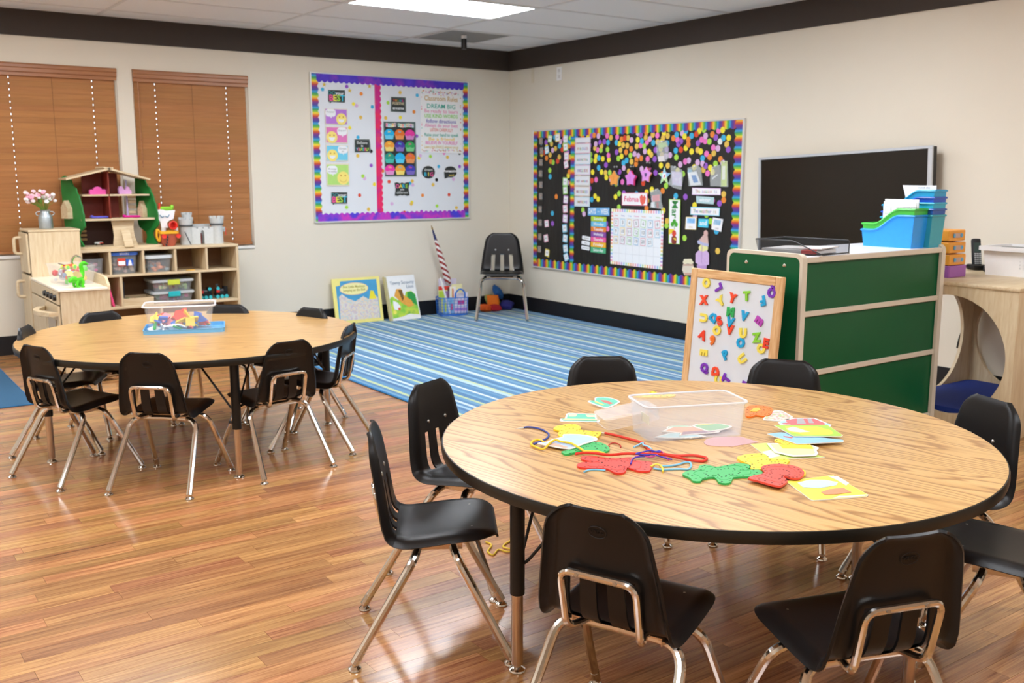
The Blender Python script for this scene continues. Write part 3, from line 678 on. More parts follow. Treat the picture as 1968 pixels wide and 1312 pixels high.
MB().prism([(-.3, 0), (.03, 0), (.03, .012), (-.3, .012)], -.13, .13, T(-.055, 0, .562, ry=-14) @ Matrix(((1, 0, 0, 0), (0, 0, 1, 0), (0, 1, 0, 0), (0, 0, 0, 1)))).build('roof_board', BIRCH, t)
MB().prism(rrect(.47, .2, .03, 4), .375, .387, T(.0, .02)).build('upper_floor', BIRCH, t); MB().prism(rrect(.52, .22, .03, 4), .2, .214, T(.0, .01)).build('lower_floor', BIRCH, t)
MB().box(-.062, -.05, -.08, .1, .214, .55, bev=.002).build('cross_wall', RED, t); MB().box(-.2, .05, .098, .108, .214, .54).build('rear_wall', RED, t)
MB().box(-.26, .05, .108, .114, .016, .2).build('dark_rear_wall', mat('#3a1a12', .6), t)
MB().prism([(-.05, .2), (.115, .2), (.105, .13), (.107, .07), (.13, 0), (-.045, 0), (-.035, .07), (-.04, .13)], -.006, .006, T(0, -.05, .016) @ XZ).build('trunk_panel', BIRCH, t)
MB().box(-.03, .03, -.01, .21, -.004, .004, M=T(.045, -.14, .016, rx=52, rz=0)).build('slide', BIRCH, t)
for z in (.25, .29, .33, .365): MB().box(.105, .165, .05, .065, z - .012, z + .012, bev=.006).build('ladder_rung', mat('#e6d9b4', .5), t)
for z in (.06, .09, .12, .15): MB().box(-.24, -.19, .085, .1, z - .009, z + .009, bev=.004).build('ladder_rung', mat('#a88757', .5), t)
MB().tube([(.085, .0, .214), (.085, .0, .49)], .006, 8).build('pole', mat('#b9b4dc', .4), t)
def scal(name, label, loc, poly, mt, th=.04):
    o = MB().prism(poly, -th / 2, th / 2, XZ).build(name, mt); o.location = loc; tag(o, label, 'toy furniture')
PK = [(-.055, 0), (.055, 0), (.055, .03), (.045, .038), (.034, .03), (.02, .05), (0, .056), (-.02, .05), (-.034, .032), (-.045, .036), (-.055, .028)]
scal('toy_sofa', 'hot pink scalloped toy sofa on the upper left dollhouse floor', (-3.79, -.19, ST + .387), PK, mat('#ef5fb4', .4))
scal('toy_chair', 'lilac heart-backed toy seat on the upper right dollhouse floor', (-3.6, -.19, ST + .387), [(-.042, 0), (.042, 0), (.046, .022), (.034, .03), (.03, .05), (.012, .056), (.002, .03), (-.01, .034), (-.02, .056), (-.036, .056), (-.044, .04)], mat('#d9a3d8', .4))
for nm, lb, x, y, c in (('toy_bed', 'violet blue toy bed on the lower left dollhouse floor', -3.79, -.2, '#6a66d6'), ('toy_bed', 'magenta toy bed on the lower right dollhouse floor', -3.565, -.2, '#e61fa0')):
    o = MB().box(-.06, .06, -.03, .03, .004, .018, bev=.006).ball((-.05, 0, .016), (.014, .026, .01), 8).build(nm, mat(c, .4)); o.location = (x, y, ST + .212); tag(o, lb, 'toy furniture')
t = toy('toy_car', 'tiny white and red toy car on the dollhouse base', (-3.79, -.12, ST + .016))
MB().box(-.028, .028, -.014, .014, .006, .024, bev=.005).build('body', mat('#d9dcd8', .4), t); MB().box(.004, .03, -.0145, .0145, .01, .02).build('panel', mat('#d0492c', .4), t)
for x in (-.018, .018):
    for y in (-.014, .014): MB().cyl(.007, -.003, .003, 10, T(x, y, .007, rx=90)).build('wheel', BLACK, t)

# pirate ship toy
t = toy('pirate_ship', 'toy pirate ship with white skull sail beside the castle', (-3.325, -.26, ST))
BR = mat('#b45a41', .55, var=.12, vs=60, name='ship_brown'); YL = mat('#f0b32c', .4); RD = mat('#e63a2c', .4)
hull = MB(); L = []
for k, (w, z) in enumerate(((.09, 0), (.115, .04), (.13, .085), (.128, .1))): L.append([(x, y, z) for x, y in rrect(w, .1 * w / .13, .025, 4)])
q = len(L[0]); hull.add([p for l in L for p in l], [list(range(q))[::-1], list(range(3 * q, 4 * q))] + [(a * q + i, a * q + (i + 1) % q, (a + 1) * q + (i + 1) % q, (a + 1) * q + i) for a in range(3) for i in range(q)]); hull.build('hull', BR, t)
MB().ringprism(rrect(.142, .12, .03, 4), rrect(.115, .09, .025, 4), .092, .112).build('rail', YL, t)
MB().tube(fillet([(-.066, -.02, .11), (-.085, -.02, .13), (-.09, -.02, .07), (-.07, -.02, .03), (-.06, -.02, .09)], .015, 4), .008, 8).build('stern_arch', YL, t)
MB().prism([(-.04, .135), (.005, .135), (.0, .17), (.012, .185), (.05, .2), (.06, .245), (.066, .265), (-.005, .262), (-.03, .275), (-.062, .27), (-.06, .23), (-.062, .2), (-.05, .185)], -.012, .012, T(-.005, 0, 0) @ XZ).build('sail', mat('#eef0f1', .5), t)
for s in (-1, 1): MB().tube(catmull([(-.02 + s * .004, -.016, .222), (-.02 + s * .02, -.016, .214), (-.02 + s * .034, -.016, .232)], 4), .003, 6).build('sail_print', mat('#3f86ac', .5), t)
MB().cyl(.018, .1, .138, 12, T(-.03, 0)).build('mast_block', mat('#e6e9e6', .5), t); MB().cyl(.014, .1, .135, 12, T(.055, -.03)).build('post', mat('#e6e9e6', .5), t)
MB().lathe([(.012, -.03), (.026, -.02), (.033, .02), (.024, .022), (.018, -.02)], 18, T(.025, -.045, .155, rx=90)).build('cannon', RD, t)
MB().box(-.05, .05, -.014, .014, .262, .292, bev=.01).ball((.04, 0, .29), .016, 10).build('lookout', mat('#8fd63a', .4), t)
MB().tube([(-.05, 0, .262), (-.05, 0, .32)], .008, 8).build('flag_post', RD, t)
for x in (-.045, .06): MB().lathe([(.006, 0), (.017, .0), (.017, .008), (.006, .006)], 14, T(x, -.056, .075, rx=90)).build('porthole', RD, t)
m = MB()
for k in range(4): m.ball((-.02 - .004 * k, -.062, .07 - .02 * k), (.007, .004, .01), 6)
m.prism([(-.016, .02), (0, 0), (.016, .02), (.006, .012), (-.006, .012)], -.003, .003, T(-.036, -.063, -.012 + .02) @ XZ).build('anchor', mat('#3b3438', .5), t)

# toy castle
t = toy('toy_castle', 'grey plastic toy castle with two towers on the cubby shelf', (-3.055, -.17, ST))
GR = mat('#cdd2d2', .6, var=.1, vs=70, bump=.3, bs=120, name='castle_grey'); DK = mat('#54585a', .6)
def crenel(m, r, z, n, h=.016):
    for k in range(n):
        a = 2 * PI * k / n; m.box(r - .014, r + .002, -.011, .011, z, z + h, M=T(*TC, 0, rz=math.degrees(a)))
for TC, r, zt in (((-.115, -.03), .047, .19), ((-.09, .02), .033, .225), ((.125, -.03), .047, .195)):
    m = MB(); m.lathe([(r * .96, 0), (r * .9, zt - .05), (r * 1.05, zt - .035), (r * 1.15, zt)], 20, T(*TC)); crenel(m, r * 1.12, zt, 8); m.build('tower', GR, t)
    MB().ringprism(circ(r * 1.1, 24), circ(r * .9, 24), zt - .052, zt - .04, T(*TC)).build('band', DK, t)
m = MB(); m.prism([(-.08, 0), (-.012, 0), (-.012, .085), (-.004, .105), (.008, .105), (.018, .09), (.018, 0), (.09, 0), (.09, .13), (.06, .13), (.06, .118), (.045, .118), (.045, .13), (.015, .13), (.015, .118), (0, .118), (0, .13), (-.03, .13), (-.03, .118), (-.045, .118), (-.045, .13), (-.08, .13)], -.012, .012, T(0, -.04, 0) @ XZ).build('gate_wall', GR, t)
MB().box(-.08, .09, .03, .045, 0, .15).build('rear_wall', GR, t, 0); MB().box(.15, .19, -.03, .0, .09, .125).prism([(.15, .09), (.19, .11), (.15, .06)], -.03, 0, XZ).build('turret', GR, t, 0)
MB().box(-.008, .014, .0, .01, 0, .08).build('door', mat('#a02a24', .5), t, 0); MB().tube([(-.14, -.08, .1), (-.1, -.09, .0)], .004, 6).build('chain', DK, t)
MB().cyl(.008, 0, .01, 10, T(-.062, -.035, .17, rx=90)).build('window', BLACK, t); MB().tube([(.195, -.02, .115), (.197, -.02, .06)], .004, 6).build('flag', mat('#d8493a', .5), t)

# bins and toys inside the cubbies
def contents(t, w, d, z0, z1, cols, n, seed):
    random.seed(seed); m = MB(); ms = [mat(c, .5) for c in cols]
    for k in range(n):
        m.mi = random.randrange(len(ms)); q = random.uniform(.012, .024); p = (random.uniform(-w, w), random.uniform(-d, d), random.uniform(z0, z1))
        (m.ball(p, (q, q, q * .7), 7) if k % 3 else m.box(-q, q, -q * .6, q * .6, -q * .5, q * .5, M=T(*p, random.random() * 90, random.random() * 90, random.random() * 90)))
    tag(m.build('small_toys', ms, t), kind='stuff')
def cbin(label, x, z, w, h, lid, lidmat, cols, y=SF + .16, d=.26, n=26, seed=1):
    t = thing('storage_bin', label, 'bin', (x, y, z)); MB().tub(w, d, h, .003, .9, .025, .006).build('tub', CLR2, t)
    if lid: MB().prism(rrect(w + .018, d + .018, .03, 4), h - .004, h + lid).build('lid', lidmat, t)
    contents(t, w * .36, d * .36, .015, h * .62, cols, n, seed); return t
SHZ = .571
cbin('clear open bin of pink toys in the left cubby', (-3.8842, 0.6867)[0], SHZ, .15, .12, 0, None, ['#d94f9a', '#c9a0c8', '#8f8a92', '#e67fb2', '#7a7078'], seed=2)
b = cbin('clear tub with bright blue lid and red and blue label in a cubby', (-3.6673, 0.6757)[0], SHZ, .185, .14, .018, mat('#3f6fd0', .4), ['#e8cdb6', '#d8b0a0', '#e9dcc0'], n=20, seed=5)
MB().box(-.05, .005, -.137, -.1345, .06, .115).build('red_label', mat('#d8442f', .5), b, 0); MB().box(-.045, .003, -.139, -.137, .065, .095).build('white_label', PAPER, b, 0); MB().box(.01, .06, -.137, -.1345, .06, .108).build('blue_label', mat('#2f5fc0', .5), b, 0); MB().prism([(.022, .062), (.05, .062), (.042, .1), (.03, .1)], .137, .139, Matrix(((1, 0, 0, 0), (0, 0, -1, 0), (0, 1, 0, 0), (0, 0, 0, 1)))).build('label_print', PAPER, b, 0)
text('blocks', .026, PAPER, b, T(0, -.14, .149, rx=90))
cbin('clear tub with pale grey lid and orange toys in a cubby', (-3.4199, 0.6631)[0], SHZ, .19, .105, .02, mat('#cfd8dc', .4), ['#ee8f5c', '#f0a070', '#a9b8bf', '#8fa3ad'], n=24, seed=8)
SHZ = .337
LB = mat('#d6dee2', .35, alpha=.75, var=0)
for k, (lb, c1, z) in enumerate((('clear latch bin with turquoise clip, lower of two stacked in the wide cubby', '#27b4bd', SHZ), ('clear latch bin with yellow-green clip, upper of two stacked in the wide cubby', '#c9d84a', SHZ + .088))):
    b = cbin(lb, (-3.3232, 0.4241)[0], z, .3, .07, .014, LB, (['#d957a8', '#8a6bc0', '#c24f9a', '#5fae8a'], ['#9fd06a', '#e9e2a6', '#e0b24a', '#dfe6df', '#d05048'])[k], n=36, seed=20 + k, d=.24)
    MB().box(-.045, .045, -.142, -.128, .045, .085, bev=.004).build('latch', mat(c1, .4), b)
t = thing('puzzle_box', 'open shallow wooden puzzle box in the wide cubby', 'box', ((-3.5964, 0.3468)[0], SF + .12, SHZ))
MB().tub(.24, .2, .055, .008, 1, .004, 0).build('tray', BIRCH, t, 20); random.seed(5)
for k in range(9): MB().box(-.02, .02, -.014, .014, 0, .01, M=T(random.uniform(-.08, .08), random.uniform(-.06, .06), .03, rz=random.random() * 90)).build('puzzle_piece', mat(random.choice(['#b0413a', '#8fbf7a', '#caa04a', '#7a4a6a']), .5), t)
o = MB().prism([(0, 0), (.012, 0), (.02, .17), (.008, .175)], -.09, .09, XZ).build('dark_folder', mat('#2c2c38', .5)); o.location = ((-3.6783, 0.3914)[0] + .0, SF + .2, SHZ); tag(o, 'dark folder leaning inside the wide cubby', 'folder')
o = MB().box(-.008, .008, -.08, .08, 0, .15, bev=.004).build('pink_panel', mat('#ee4f86', .4)); o.location = ((-3.7410, 0.3770)[0] - .02, SF + .1, SHZ + .002); o.rotation_euler = (0, R(-12), 0); tag(o, 'bright pink toy panel leaning in the cubby beside the counter', 'toy')
for k, (px, lb) in enumerate(((((-3.0686, 0.3984)), 'black toy train engine at the left in the right cubby'), (((-2.9429, 0.3977)), 'black toy train engine at the right in the right cubby'))):
    t = toy('toy_train', lb, (px[0], SF + .1, SHZ)); s = -1 if k else 1
    MB().box(-.05, .05, -.022, .022, .02, .045, bev=.004).build('chassis', BLACK, t); MB().cyl(.02, -.045, .02, 14, T(0, 0, .055, ry=90)).build('boiler', mat('#2a2a2c', .35), t)
    MB().box(.015, .048, -.022, .022, .045, .09, bev=.004).build('cab', BLACK, t); MB().lathe([(.007, .07), (.011, .1), (.013, .112)], 10, T(-.03, 0)).build('funnel', mat('#4a4a4c', .5), t)
    MB().box(-.042, -.018, -.024, -.02, .045, .068).build('red_plate', mat('#c83028', .4), t)
    for x in (-.035, .0, .035):
        for y in (-.024, .024): MB().cyl(.014, -.004, .004, 14, T(x, y, .014, rx=90)).build('wheel', mat('#35b3bf', .4), t)
    MB().cyl(.013, -.003, .003, 14, T(.03 * s, -.024, .078, rx=90)).build('disc', mat('#35b3bf', .4), t)
o = MB().box(-.03, .03, -.012, .012, 0, .005, bev=.001).build('craft_stick', mat('#e8b52c', .5)); o.location = ((-3.1934, 0.5849)[0], SF + .03, .571); tag(o, 'short yellow craft stick at the front of an empty cubby', 'craft stick')

# ------------------------------------------------------------------ bulletin boards
RAIN = ['#c8402c', '#e8872a', '#f2d82e', '#7cc440', '#2f9a58', '#3aa6d8', '#2f56b0', '#5a3796', '#7a3088']
def rainbow(name, axis, period, cols=RAIN, rough=.5):
    mt, nt, b = nodes_of(name)
    tc = N(nt, 'ShaderNodeTexCoord'); sp = N(nt, 'ShaderNodeSeparateXYZ'); nt.links.new(tc.outputs['Object'], sp.inputs[0])
    ad = N(nt, 'ShaderNodeMath', operation='ADD'); ad.inputs[1].default_value = 50 * period; nt.links.new(sp.outputs[axis], ad.inputs[0])
    md = N(nt, 'ShaderNodeMath', operation='MODULO'); md.inputs[1].default_value = period; nt.links.new(ad.outputs[0], md.inputs[0])
    dv = N(nt, 'ShaderNodeMath', operation='DIVIDE'); dv.inputs[1].default_value = period; nt.links.new(md.outputs[0], dv.inputs[0])
    rp = ramp(nt, [(k / len(cols), c) for k, c in enumerate(cols)] + [(1, cols[0])]); nt.links.new(dv.outputs[0], rp.inputs[0])
    nt.links.new(rp.outputs['Color'], b.inputs['Base Color']); b.inputs['Roughness'].default_value = rough
    return mt
def blotch(name, cols, scale=8):
    mt, nt, b = nodes_of(name); tc = N(nt, 'ShaderNodeTexCoord'); nz = N(nt, 'ShaderNodeTexNoise'); nz.inputs['Scale'].default_value = scale; nz.inputs['Detail'].default_value = 3
    nt.links.new(tc.outputs['Object'], nz.inputs['Vector']); n = len(cols)
    rp = ramp(nt, [(.28 + .44 * k / (n - 1), c) for k, c in enumerate(cols)]); nt.links.new(nz.outputs['Fac'], rp.inputs[0]); nt.links.new(rp.outputs['Color'], b.inputs['Base Color']); b.inputs['Roughness'].default_value = .6
    return mt
def scallop(L, w, pitch, amp):
    """strip polygon of length L (0..L), straight edge at 0, scalloped edge near w"""
    n = max(1, round(L / pitch)); p = L / n; out = [(0, 0), (L, 0)]
    for k in range(n):
        for q in range(4):
            u = L - (k + q / 4) * p; out.append((u, w - amp * (1 - abs(math.sin(PI * q / 4)))))
    out.append((0, w - amp)); return out
# frame of reference on a wall: right wall -> (y grows to the left in view); u to the right, v up
def frame_right(y, z, d=0): return Matrix(((0, 0, -1, -.02 - d), (-1, 0, 0, y), (0, 1, 0, z), (0, 0, 0, 1)))
def frame_back(x, z, d=0): return Matrix(((1, 0, 0, x), (0, 0, -1, -.02 - d), (0, 1, 0, z), (0, 0, 0, 1)))
FR = {'R': frame_right, 'B': frame_back}
SG = {'R': -1, 'B': 1}
def cen(pts): return ((max(p[0] for p in pts) + min(p[0] for p in pts)) / 2, (max(p[1] for p in pts) + min(p[1] for p in pts)) / 2)
def pinned(wall, name, label, cat, pts, mt, depth=.0, th=.0008, group=None, as_part=None, smooth=0):
    """flat piece traced in wall coordinates: own origin at its middle, real thickness"""
    c = cen(pts); s = SG[wall]; loc = [(s * (a - c[0]), b - c[1]) for a, b in pts]
    M = FR[wall](c[0], c[1], depth); o = MB().prism(loc, 0, th).build(name, mt, None, smooth); o.matrix_world = M
    if as_part is not None: o.parent = as_part; o.matrix_parent_inverse = as_part.matrix_world.inverted()
    else: tag(o, label, cat, group)
    return o
def on(o, name, poly, mt, d=.0009, th=.0003): return MB().prism(poly, d, d + th).build(name, mt, o, 0)
def quad(a, b, c, d): return [a, b, c, d]
def ext(o):
    xs = [v.co.x for v in o.data.vertices]; ys = [v.co.y for v in o.data.vertices]; return (max(xs) - min(xs), max(ys) - min(ys))

# ---- right wall: black board
bl, br = (-0.4079, 1.8255)[0], (-2.9058, 1.7053)[0]; bt = ((-0.4148, 1.6709)[1] + (-2.8949, 1.6730)[1]) / 2; bb_ = (-0.4203, 0.4469)[1] - .005
Wd, Ht = bl - br, bt - bb_
t = thing('bulletin_board', 'black bulletin board with rainbow border and confetti dots on the right wall', 'bulletin board'); RB = t
t.matrix_world = Matrix(((0, 0, -1, 0), (-1, 0, 0, (bl + br) / 2), (0, 1, 0, (bt + bb_) / 2), (0, 0, 0, 1)))
bpy.context.view_layer.update()
def blackpaper():
    mt, nt, b = nodes_of('crumpled_black_paper'); tc = N(nt, 'ShaderNodeTexCoord'); mp = N(nt, 'ShaderNodeMapping'); mp.inputs['Scale'].default_value = (6, 1.5, 1); nt.links.new(tc.outputs['Object'], mp.inputs['Vector'])
    nz = N(nt, 'ShaderNodeTexNoise'); nz.inputs['Scale'].default_value = 2; nt.links.new(mp.outputs['Vector'], nz.inputs['Vector']); bp = N(nt, 'ShaderNodeBump'); bp.inputs['Distance'].default_value = .02; bp.inputs['Strength'].default_value = .5
    nt.links.new(nz.outputs['Fac'], bp.inputs['Height']); nt.links.new(bp.outputs['Normal'], b.inputs['Normal']); b.inputs['Base Color'].default_value = rgb('#161513'); b.inputs['Roughness'].default_value = .5; return mt
MB().box(-Wd / 2, Wd / 2, -Ht / 2, Ht / 2, .001, .0155).build('backing', blackpaper(), t, 0)
ALU = mat('#dcdcda', .35, .3, name='board_frame')
for a in ((-Wd / 2 - .012, -Wd / 2, -Ht / 2 - .012, Ht / 2 + .012), (Wd / 2, Wd / 2 + .014, -Ht / 2 - .012, Ht / 2 + .012), (-Wd / 2, Wd / 2, -Ht / 2 - .012, -Ht / 2), (-Wd / 2, Wd / 2, Ht / 2, Ht / 2 + .012)):
    MB().box(*a, 0, .02, bev=.002).build('frame_bar', ALU, t)
RX = rainbow('rainbow_across', 0, .118); RY = rainbow('rainbow_up', 1, .118)
bw = .075
MB().prism(scallop(Wd, bw * .85, .059, .012), .0158, .0164, T(Wd / 2, Ht / 2, rz=180)).build('border_strip', rainbow('rainbow_across_top', 0, .118), t, 0)
MB().prism(scallop(Wd, bw, .059, .018), .0158, .0164, T(-Wd / 2, -Ht / 2)).build('border_strip', RX, t, 0)
MB().prism(scallop(Ht, bw * .8, .059, .012), .0166, .0172, T(-Wd / 2, Ht / 2, rz=-90)).build('border_strip', RX, t, 0)
MB().prism(scallop(Ht, bw, .059, .018), .0166, .0172, T(Wd / 2, -Ht / 2, rz=90)).build('border_strip', RX, t, 0)
vx = (bl + br) / 2 - (-0.9812, 1.1034)[0]
MB().prism(scallop(Ht - .13, bw * .75, .059, .008), .0166, .0172, T(vx - .028, Ht / 2 - .06, rz=-90)).build('border_strip', RX, t, 0)
for o in t.children:
    if o.name.startswith('border_strip') and o.data.vertices: pass
# vertical strips carry the rainbow upwards
for o in [c for c in t.children if c.name.startswith('border_strip')]:
    w, h = ext(o)
    if h > w: o.data.materials[0] = RY
DOTC = [mat(c, .55, var=.03, name='confetti_' + c[1:]) for c in ('#f2e23a', '#e6c054', '#3fb2dc', '#ef7ac4', '#a9dc4e', '#9a5bc8', '#ea8a34', '#dc4a2e', '#dcb4dc', '#e8e8e8')]
DW = [5, 6, 5, 4, 5, 4, 4, 2, 5, 1]
random.seed(21); pool = [k for k, w in enumerate(DW) for _ in range(w)]; dots = []
dm = [MB().prism(circ(.0235, 16), 0, .0005).mesh('confetti_dot', m_, 0) for m_ in DOTC]
tries = 0
while len(dots) < 270 and tries < 20000:
    tries += 1
    v = random.random(); u = random.uniform(.045, .955)
    den = (1.0 if v < .13 else .7 if v < .2 else .32 if v < .3 else .13 if v < .5 else .07 if v < .66 else .03 if v < .85 else 0.0)
    if u < .2: den *= .5
    if random.random() > den: continue
    p = (-Wd / 2 + u * Wd, Ht / 2 - .055 - v * (Ht - .14))
    if any(math.hypot(p[0] - q[0], p[1] - q[1]) < .034 for q in dots): continue
    dots.append(p)
for k, p in enumerate(dots): obj('confetti_dot', dm[random.choice(pool)], t, (p[0], p[1], .0157 + .0005 * (k % 2)))
# word cards in the two left columns
CB = {'g': '#a6dc84', 'y': '#f0d486', 'b': '#8ed0ea', 'p': '#d8b4e2', 'k': '#f0b8cc', 'l': '#bfe0d8', 'Y': '#f0e06a'}
CT = {'g': 'green', 'y': 'orange', 'b': 'blue', 'p': 'lilac', 'k': 'pink', 'l': 'pale blue', 'Y': 'yellow'}
cards = [('a', (-0.6582, 1.6009), 'g', -8, .062), ('a', (-0.7719, 1.6093), 'y', 6, .07), ('r', (-0.8836, 1.5921), 'l', -4, .062), ('a', (-0.6152, 1.5043), 'b', 12, .06), ('r', (-0.8844, 1.5246), 'g', 6, .066), ('r', (-0.8988, 1.4450), 'k', 2, .066), ('r', (-0.8940, 1.3726), 'k', 14, .06),
         ('r', (-0.8845, 1.2223), 'g', -3, .07), ('r', (-0.8855, 1.1491), 'g', 5, .066), ('r', (-0.8942, 1.0665), 'p', -4, .064), ('r', (-0.8876, 0.9856), 'k', 6, .066), ('r', (-0.8887, 0.8999), 'p', -3, .066), ('r', (-0.8821, 0.8124), 'b', 7, .066), ('r', (-0.8910, 0.7241), 'b', -5, .066), ('r', (-0.8960, 0.6342), 'b', 10, .066), ('r', (-0.9086, 0.5579), 'b', 24, .064),
         ('l', (-0.6166, 0.8438), 'k', 8, .06), ('l', (-0.6095, 0.7096), 'k', 12, .064), ('l', (-0.6269, 0.5773), 'Y', -7, .064)]
ORD = ['topmost', 'second', 'third', 'fourth', 'fifth', 'sixth', 'seventh', 'eighth', 'ninth', 'tenth', 'eleventh', 'twelfth', 'thirteenth', 'fourteenth']
nr = 0; na = 0; nl = 0
for k, (col, p, c, rz, w) in enumerate(cards):
    if col == 'r': lb = '%s-bordered word card, %s from the top of the column beside the rainbow strip' % (CT[c], ORD[nr]); nr += 1
    elif col == 'a': lb = '%s-bordered word card near the top left corner of the black board, %s' % (CT[c], ('leaning left', 'under the border', 'lower one')[na]); na += 1
    else: lb = '%s-bordered word card at the lower left of the black board, %s' % (CT[c], ('uppermost', 'middle', 'lowest')[nl]); nl += 1
    o = MB().prism(rrect(w, w * 1.08, .006, 2), 0, .0008).build('word_card', mat(CB[c], .6), None, 0); o.matrix_world = frame_right(p[0], p[1], .0002 + .0009 * (k % 2)) @ T(rz=rz); tag(o, lb.replace('topmost from the top', 'first from the top'), 'card', 'word cards on the black board')
    on(o, 'white_field', rrect(w * .76, w * .8, .004, 2), PAPER)
    on(o, 'print_line', [(-w * .24, -.002), (w * .22, .0), (w * .22, .004), (-w * .24, .003)], mat('#9a9aa6', .7), .0013)
# clothes-peg style photo tags in the far left column
for k, zy in enumerate((197, 268, 355, 438, 520, 606, 702, 802, 905, 997)):
    p = ((-0.5239, 1.5844), (-0.5346, 1.4987), (-0.5252, 1.3939), (-0.5217, 1.2933), (-0.5265, 1.1935), (-0.5251, 1.0885), (-0.5176, 0.9706), (-0.5184, 0.8473), (-0.5151, 0.7196), (-0.5096, 0.6048))[k]
    o = MB().prism(rrect(.056, .066, .008, 2), 0, .0008).build('photo_tag', mat('#3f4548', .5), None, 0); o.matrix_world = frame_right(p[0], p[1], .0003); tag(o, 'dark speckled photo tag, %s in the leftmost column of the black board' % ORD[k].replace('topmost', 'first'), 'photo tag', 'photo tags on the black board')
    on(o, 'print', rrect(.048, .056, .006, 2), blotch('speckle_%d' % (k % 3), ['#3c4246', '#7e8a90', '#caa88c', '#566066', '#b9c2c6', '#3e4448'], 60))
# column of pastel quality cards
PW = [('', '#d8c6d6'), ('PROUD', '#e3c3d2'), ('RESPECTFUL', '#c9d9e6'), ('INCLUDE', '#dcc9dc'), ('NOT AFRAID', '#d5cfc6'), ('MISTAKES', '#ddd0c4'), ('IMPROVE', '#c7dbe0')]
yl, yr = (-1.0171, 1.3368)[0], (-1.2274, 1.3357)[0]; zz = [(-1.1178, 1.6012)[1], (-1.1186, 1.5535)[1], (-1.1202, 1.4622)[1], (-1.1218, 1.3684)[1], (-1.1234, 1.2789)[1], (-1.1250, 1.1867)[1], (-1.1265, 1.0977)[1], (-1.1280, 1.0096)[1]]
LC = ['#b0609a', '#c07a3a', '#8aa04a', '#4a8ab0', '#7a5ab0', '#b05a7a', '#5a9a7a', '#b09a4a']
for k, (wd, c) in enumerate(PW):
    z1, z0 = zz[k], zz[k + 1]; w, h = yl - yr, z1 - z0 - .003
    o = MB().prism(rrect(w, h, .004, 2), 0, .001).build('quality_card', mat(c, .6), None, 0); o.matrix_world = frame_right((yl + yr) / 2, (z0 + z1) / 2, .0016)
    tag(o, 'pastel quality card, %s in the tall stack on the black board' % ('top one without a word' if k == 0 else ('reading ' + wd)), 'card', 'quality cards on the black board')
    on(o, 'pale_field', rrect(w * .88, h * .8, .003, 2), mat('#e3e6ea', .7, var=.06, vs=60), .001)
    if wd:
        n = len(wd); cw = w * .72 / n
        for i, ch in enumerate(wd):
            if ch != ' ': text(ch, .034 if n < 9 else .026, mat(LC[(i + k) % 8], .6), o, T((i - (n - 1) / 2) * cw, -h * .06, .0014), ext=.0001, bold=.0006)
# puffy star cut-outs hanging from clips
def star_cut(p, cols, label, r=.066, rz=0, mark=None):
    t = thing('star_cutout', label, 'star', group='star cut-outs on the black board'); t.matrix_world = frame_right(p[0], p[1], .004) @ T(rz=rz)
    pts = [Vector((a, b, 0)) for a, b in star(r, .55)]; sm = [(q.x, q.y) for q in fillet(pts + [pts[0], pts[1]], .012, 3)][1:-1]
    for k, c in enumerate(cols): MB().prism(star(r, .64), 0, .004, T(.004 * k, -.002 * k, .022 - .0052 * k)).build('star_layer', mat(c, .6), t, 0)
    if mark == 'heart': on(t, 'heart', [(0, -.02), (.014, .0), (.012, .014), (.005, .016), (0, .009), (-.005, .016), (-.012, .014), (-.014, 0)], mat('#5a4a7a', .6), .0262)
    elif mark: MB().tube([(0, .02, .0265), (0, -.018, .0265)], .0008, 4).build('mark', mat(mark, .6), t)
    for s in (-1, 1): MB().ball((s * .016, r + .03, .006), .008, 8).build('clip_pin', mat('#c9cdcb', .3, var=0, alpha=.6), t)
    MB().box(-.028, .03, r - .008, r + .016, 0, .006, bev=.002).build('clip', BLACK, t)
star_cut((-1.5627, 1.2525), ['#f2a04c', '#e8d080', '#3a78a8'], 'orange star cut-out clipped to the black board', mark='#b06a2a')
star_cut((-1.7638, 1.2552), ['#e08ae0', '#f0508c', '#e8307a'], 'orchid pink star cut-out, second in the row on the black board', mark='#8a5ab0')
star_cut((-1.9469, 1.2833), ['#e59ae4', '#f0a04a'], 'pink star cut-out with a dark heart drawn on it', rz=-4, mark='heart')
t = thing('star_card', 'small pastel star card beside the plastic pouches', 'star'); p = (-2.1305, 1.2739); t.matrix_world = frame_right(p[0], p[1], .003)
MB().prism(star(.075, .42), 0, .0012).build('star', blotch('pastel_star', ['#c9a6e6', '#8fd0ee', '#bfe6a6', '#eef0b0'], 14), t, 0)
on(t, 'white_patch', [(-.018, -.022), (.022, -.016), (.018, .026), (-.022, .02)], PAPER, .0013); on(t, 'red_mark', [(-.004, -.014), (.008, -.004), (.012, .014), (0, .006), (-.006, -.004)], mat('#d8403a', .6), .0017)
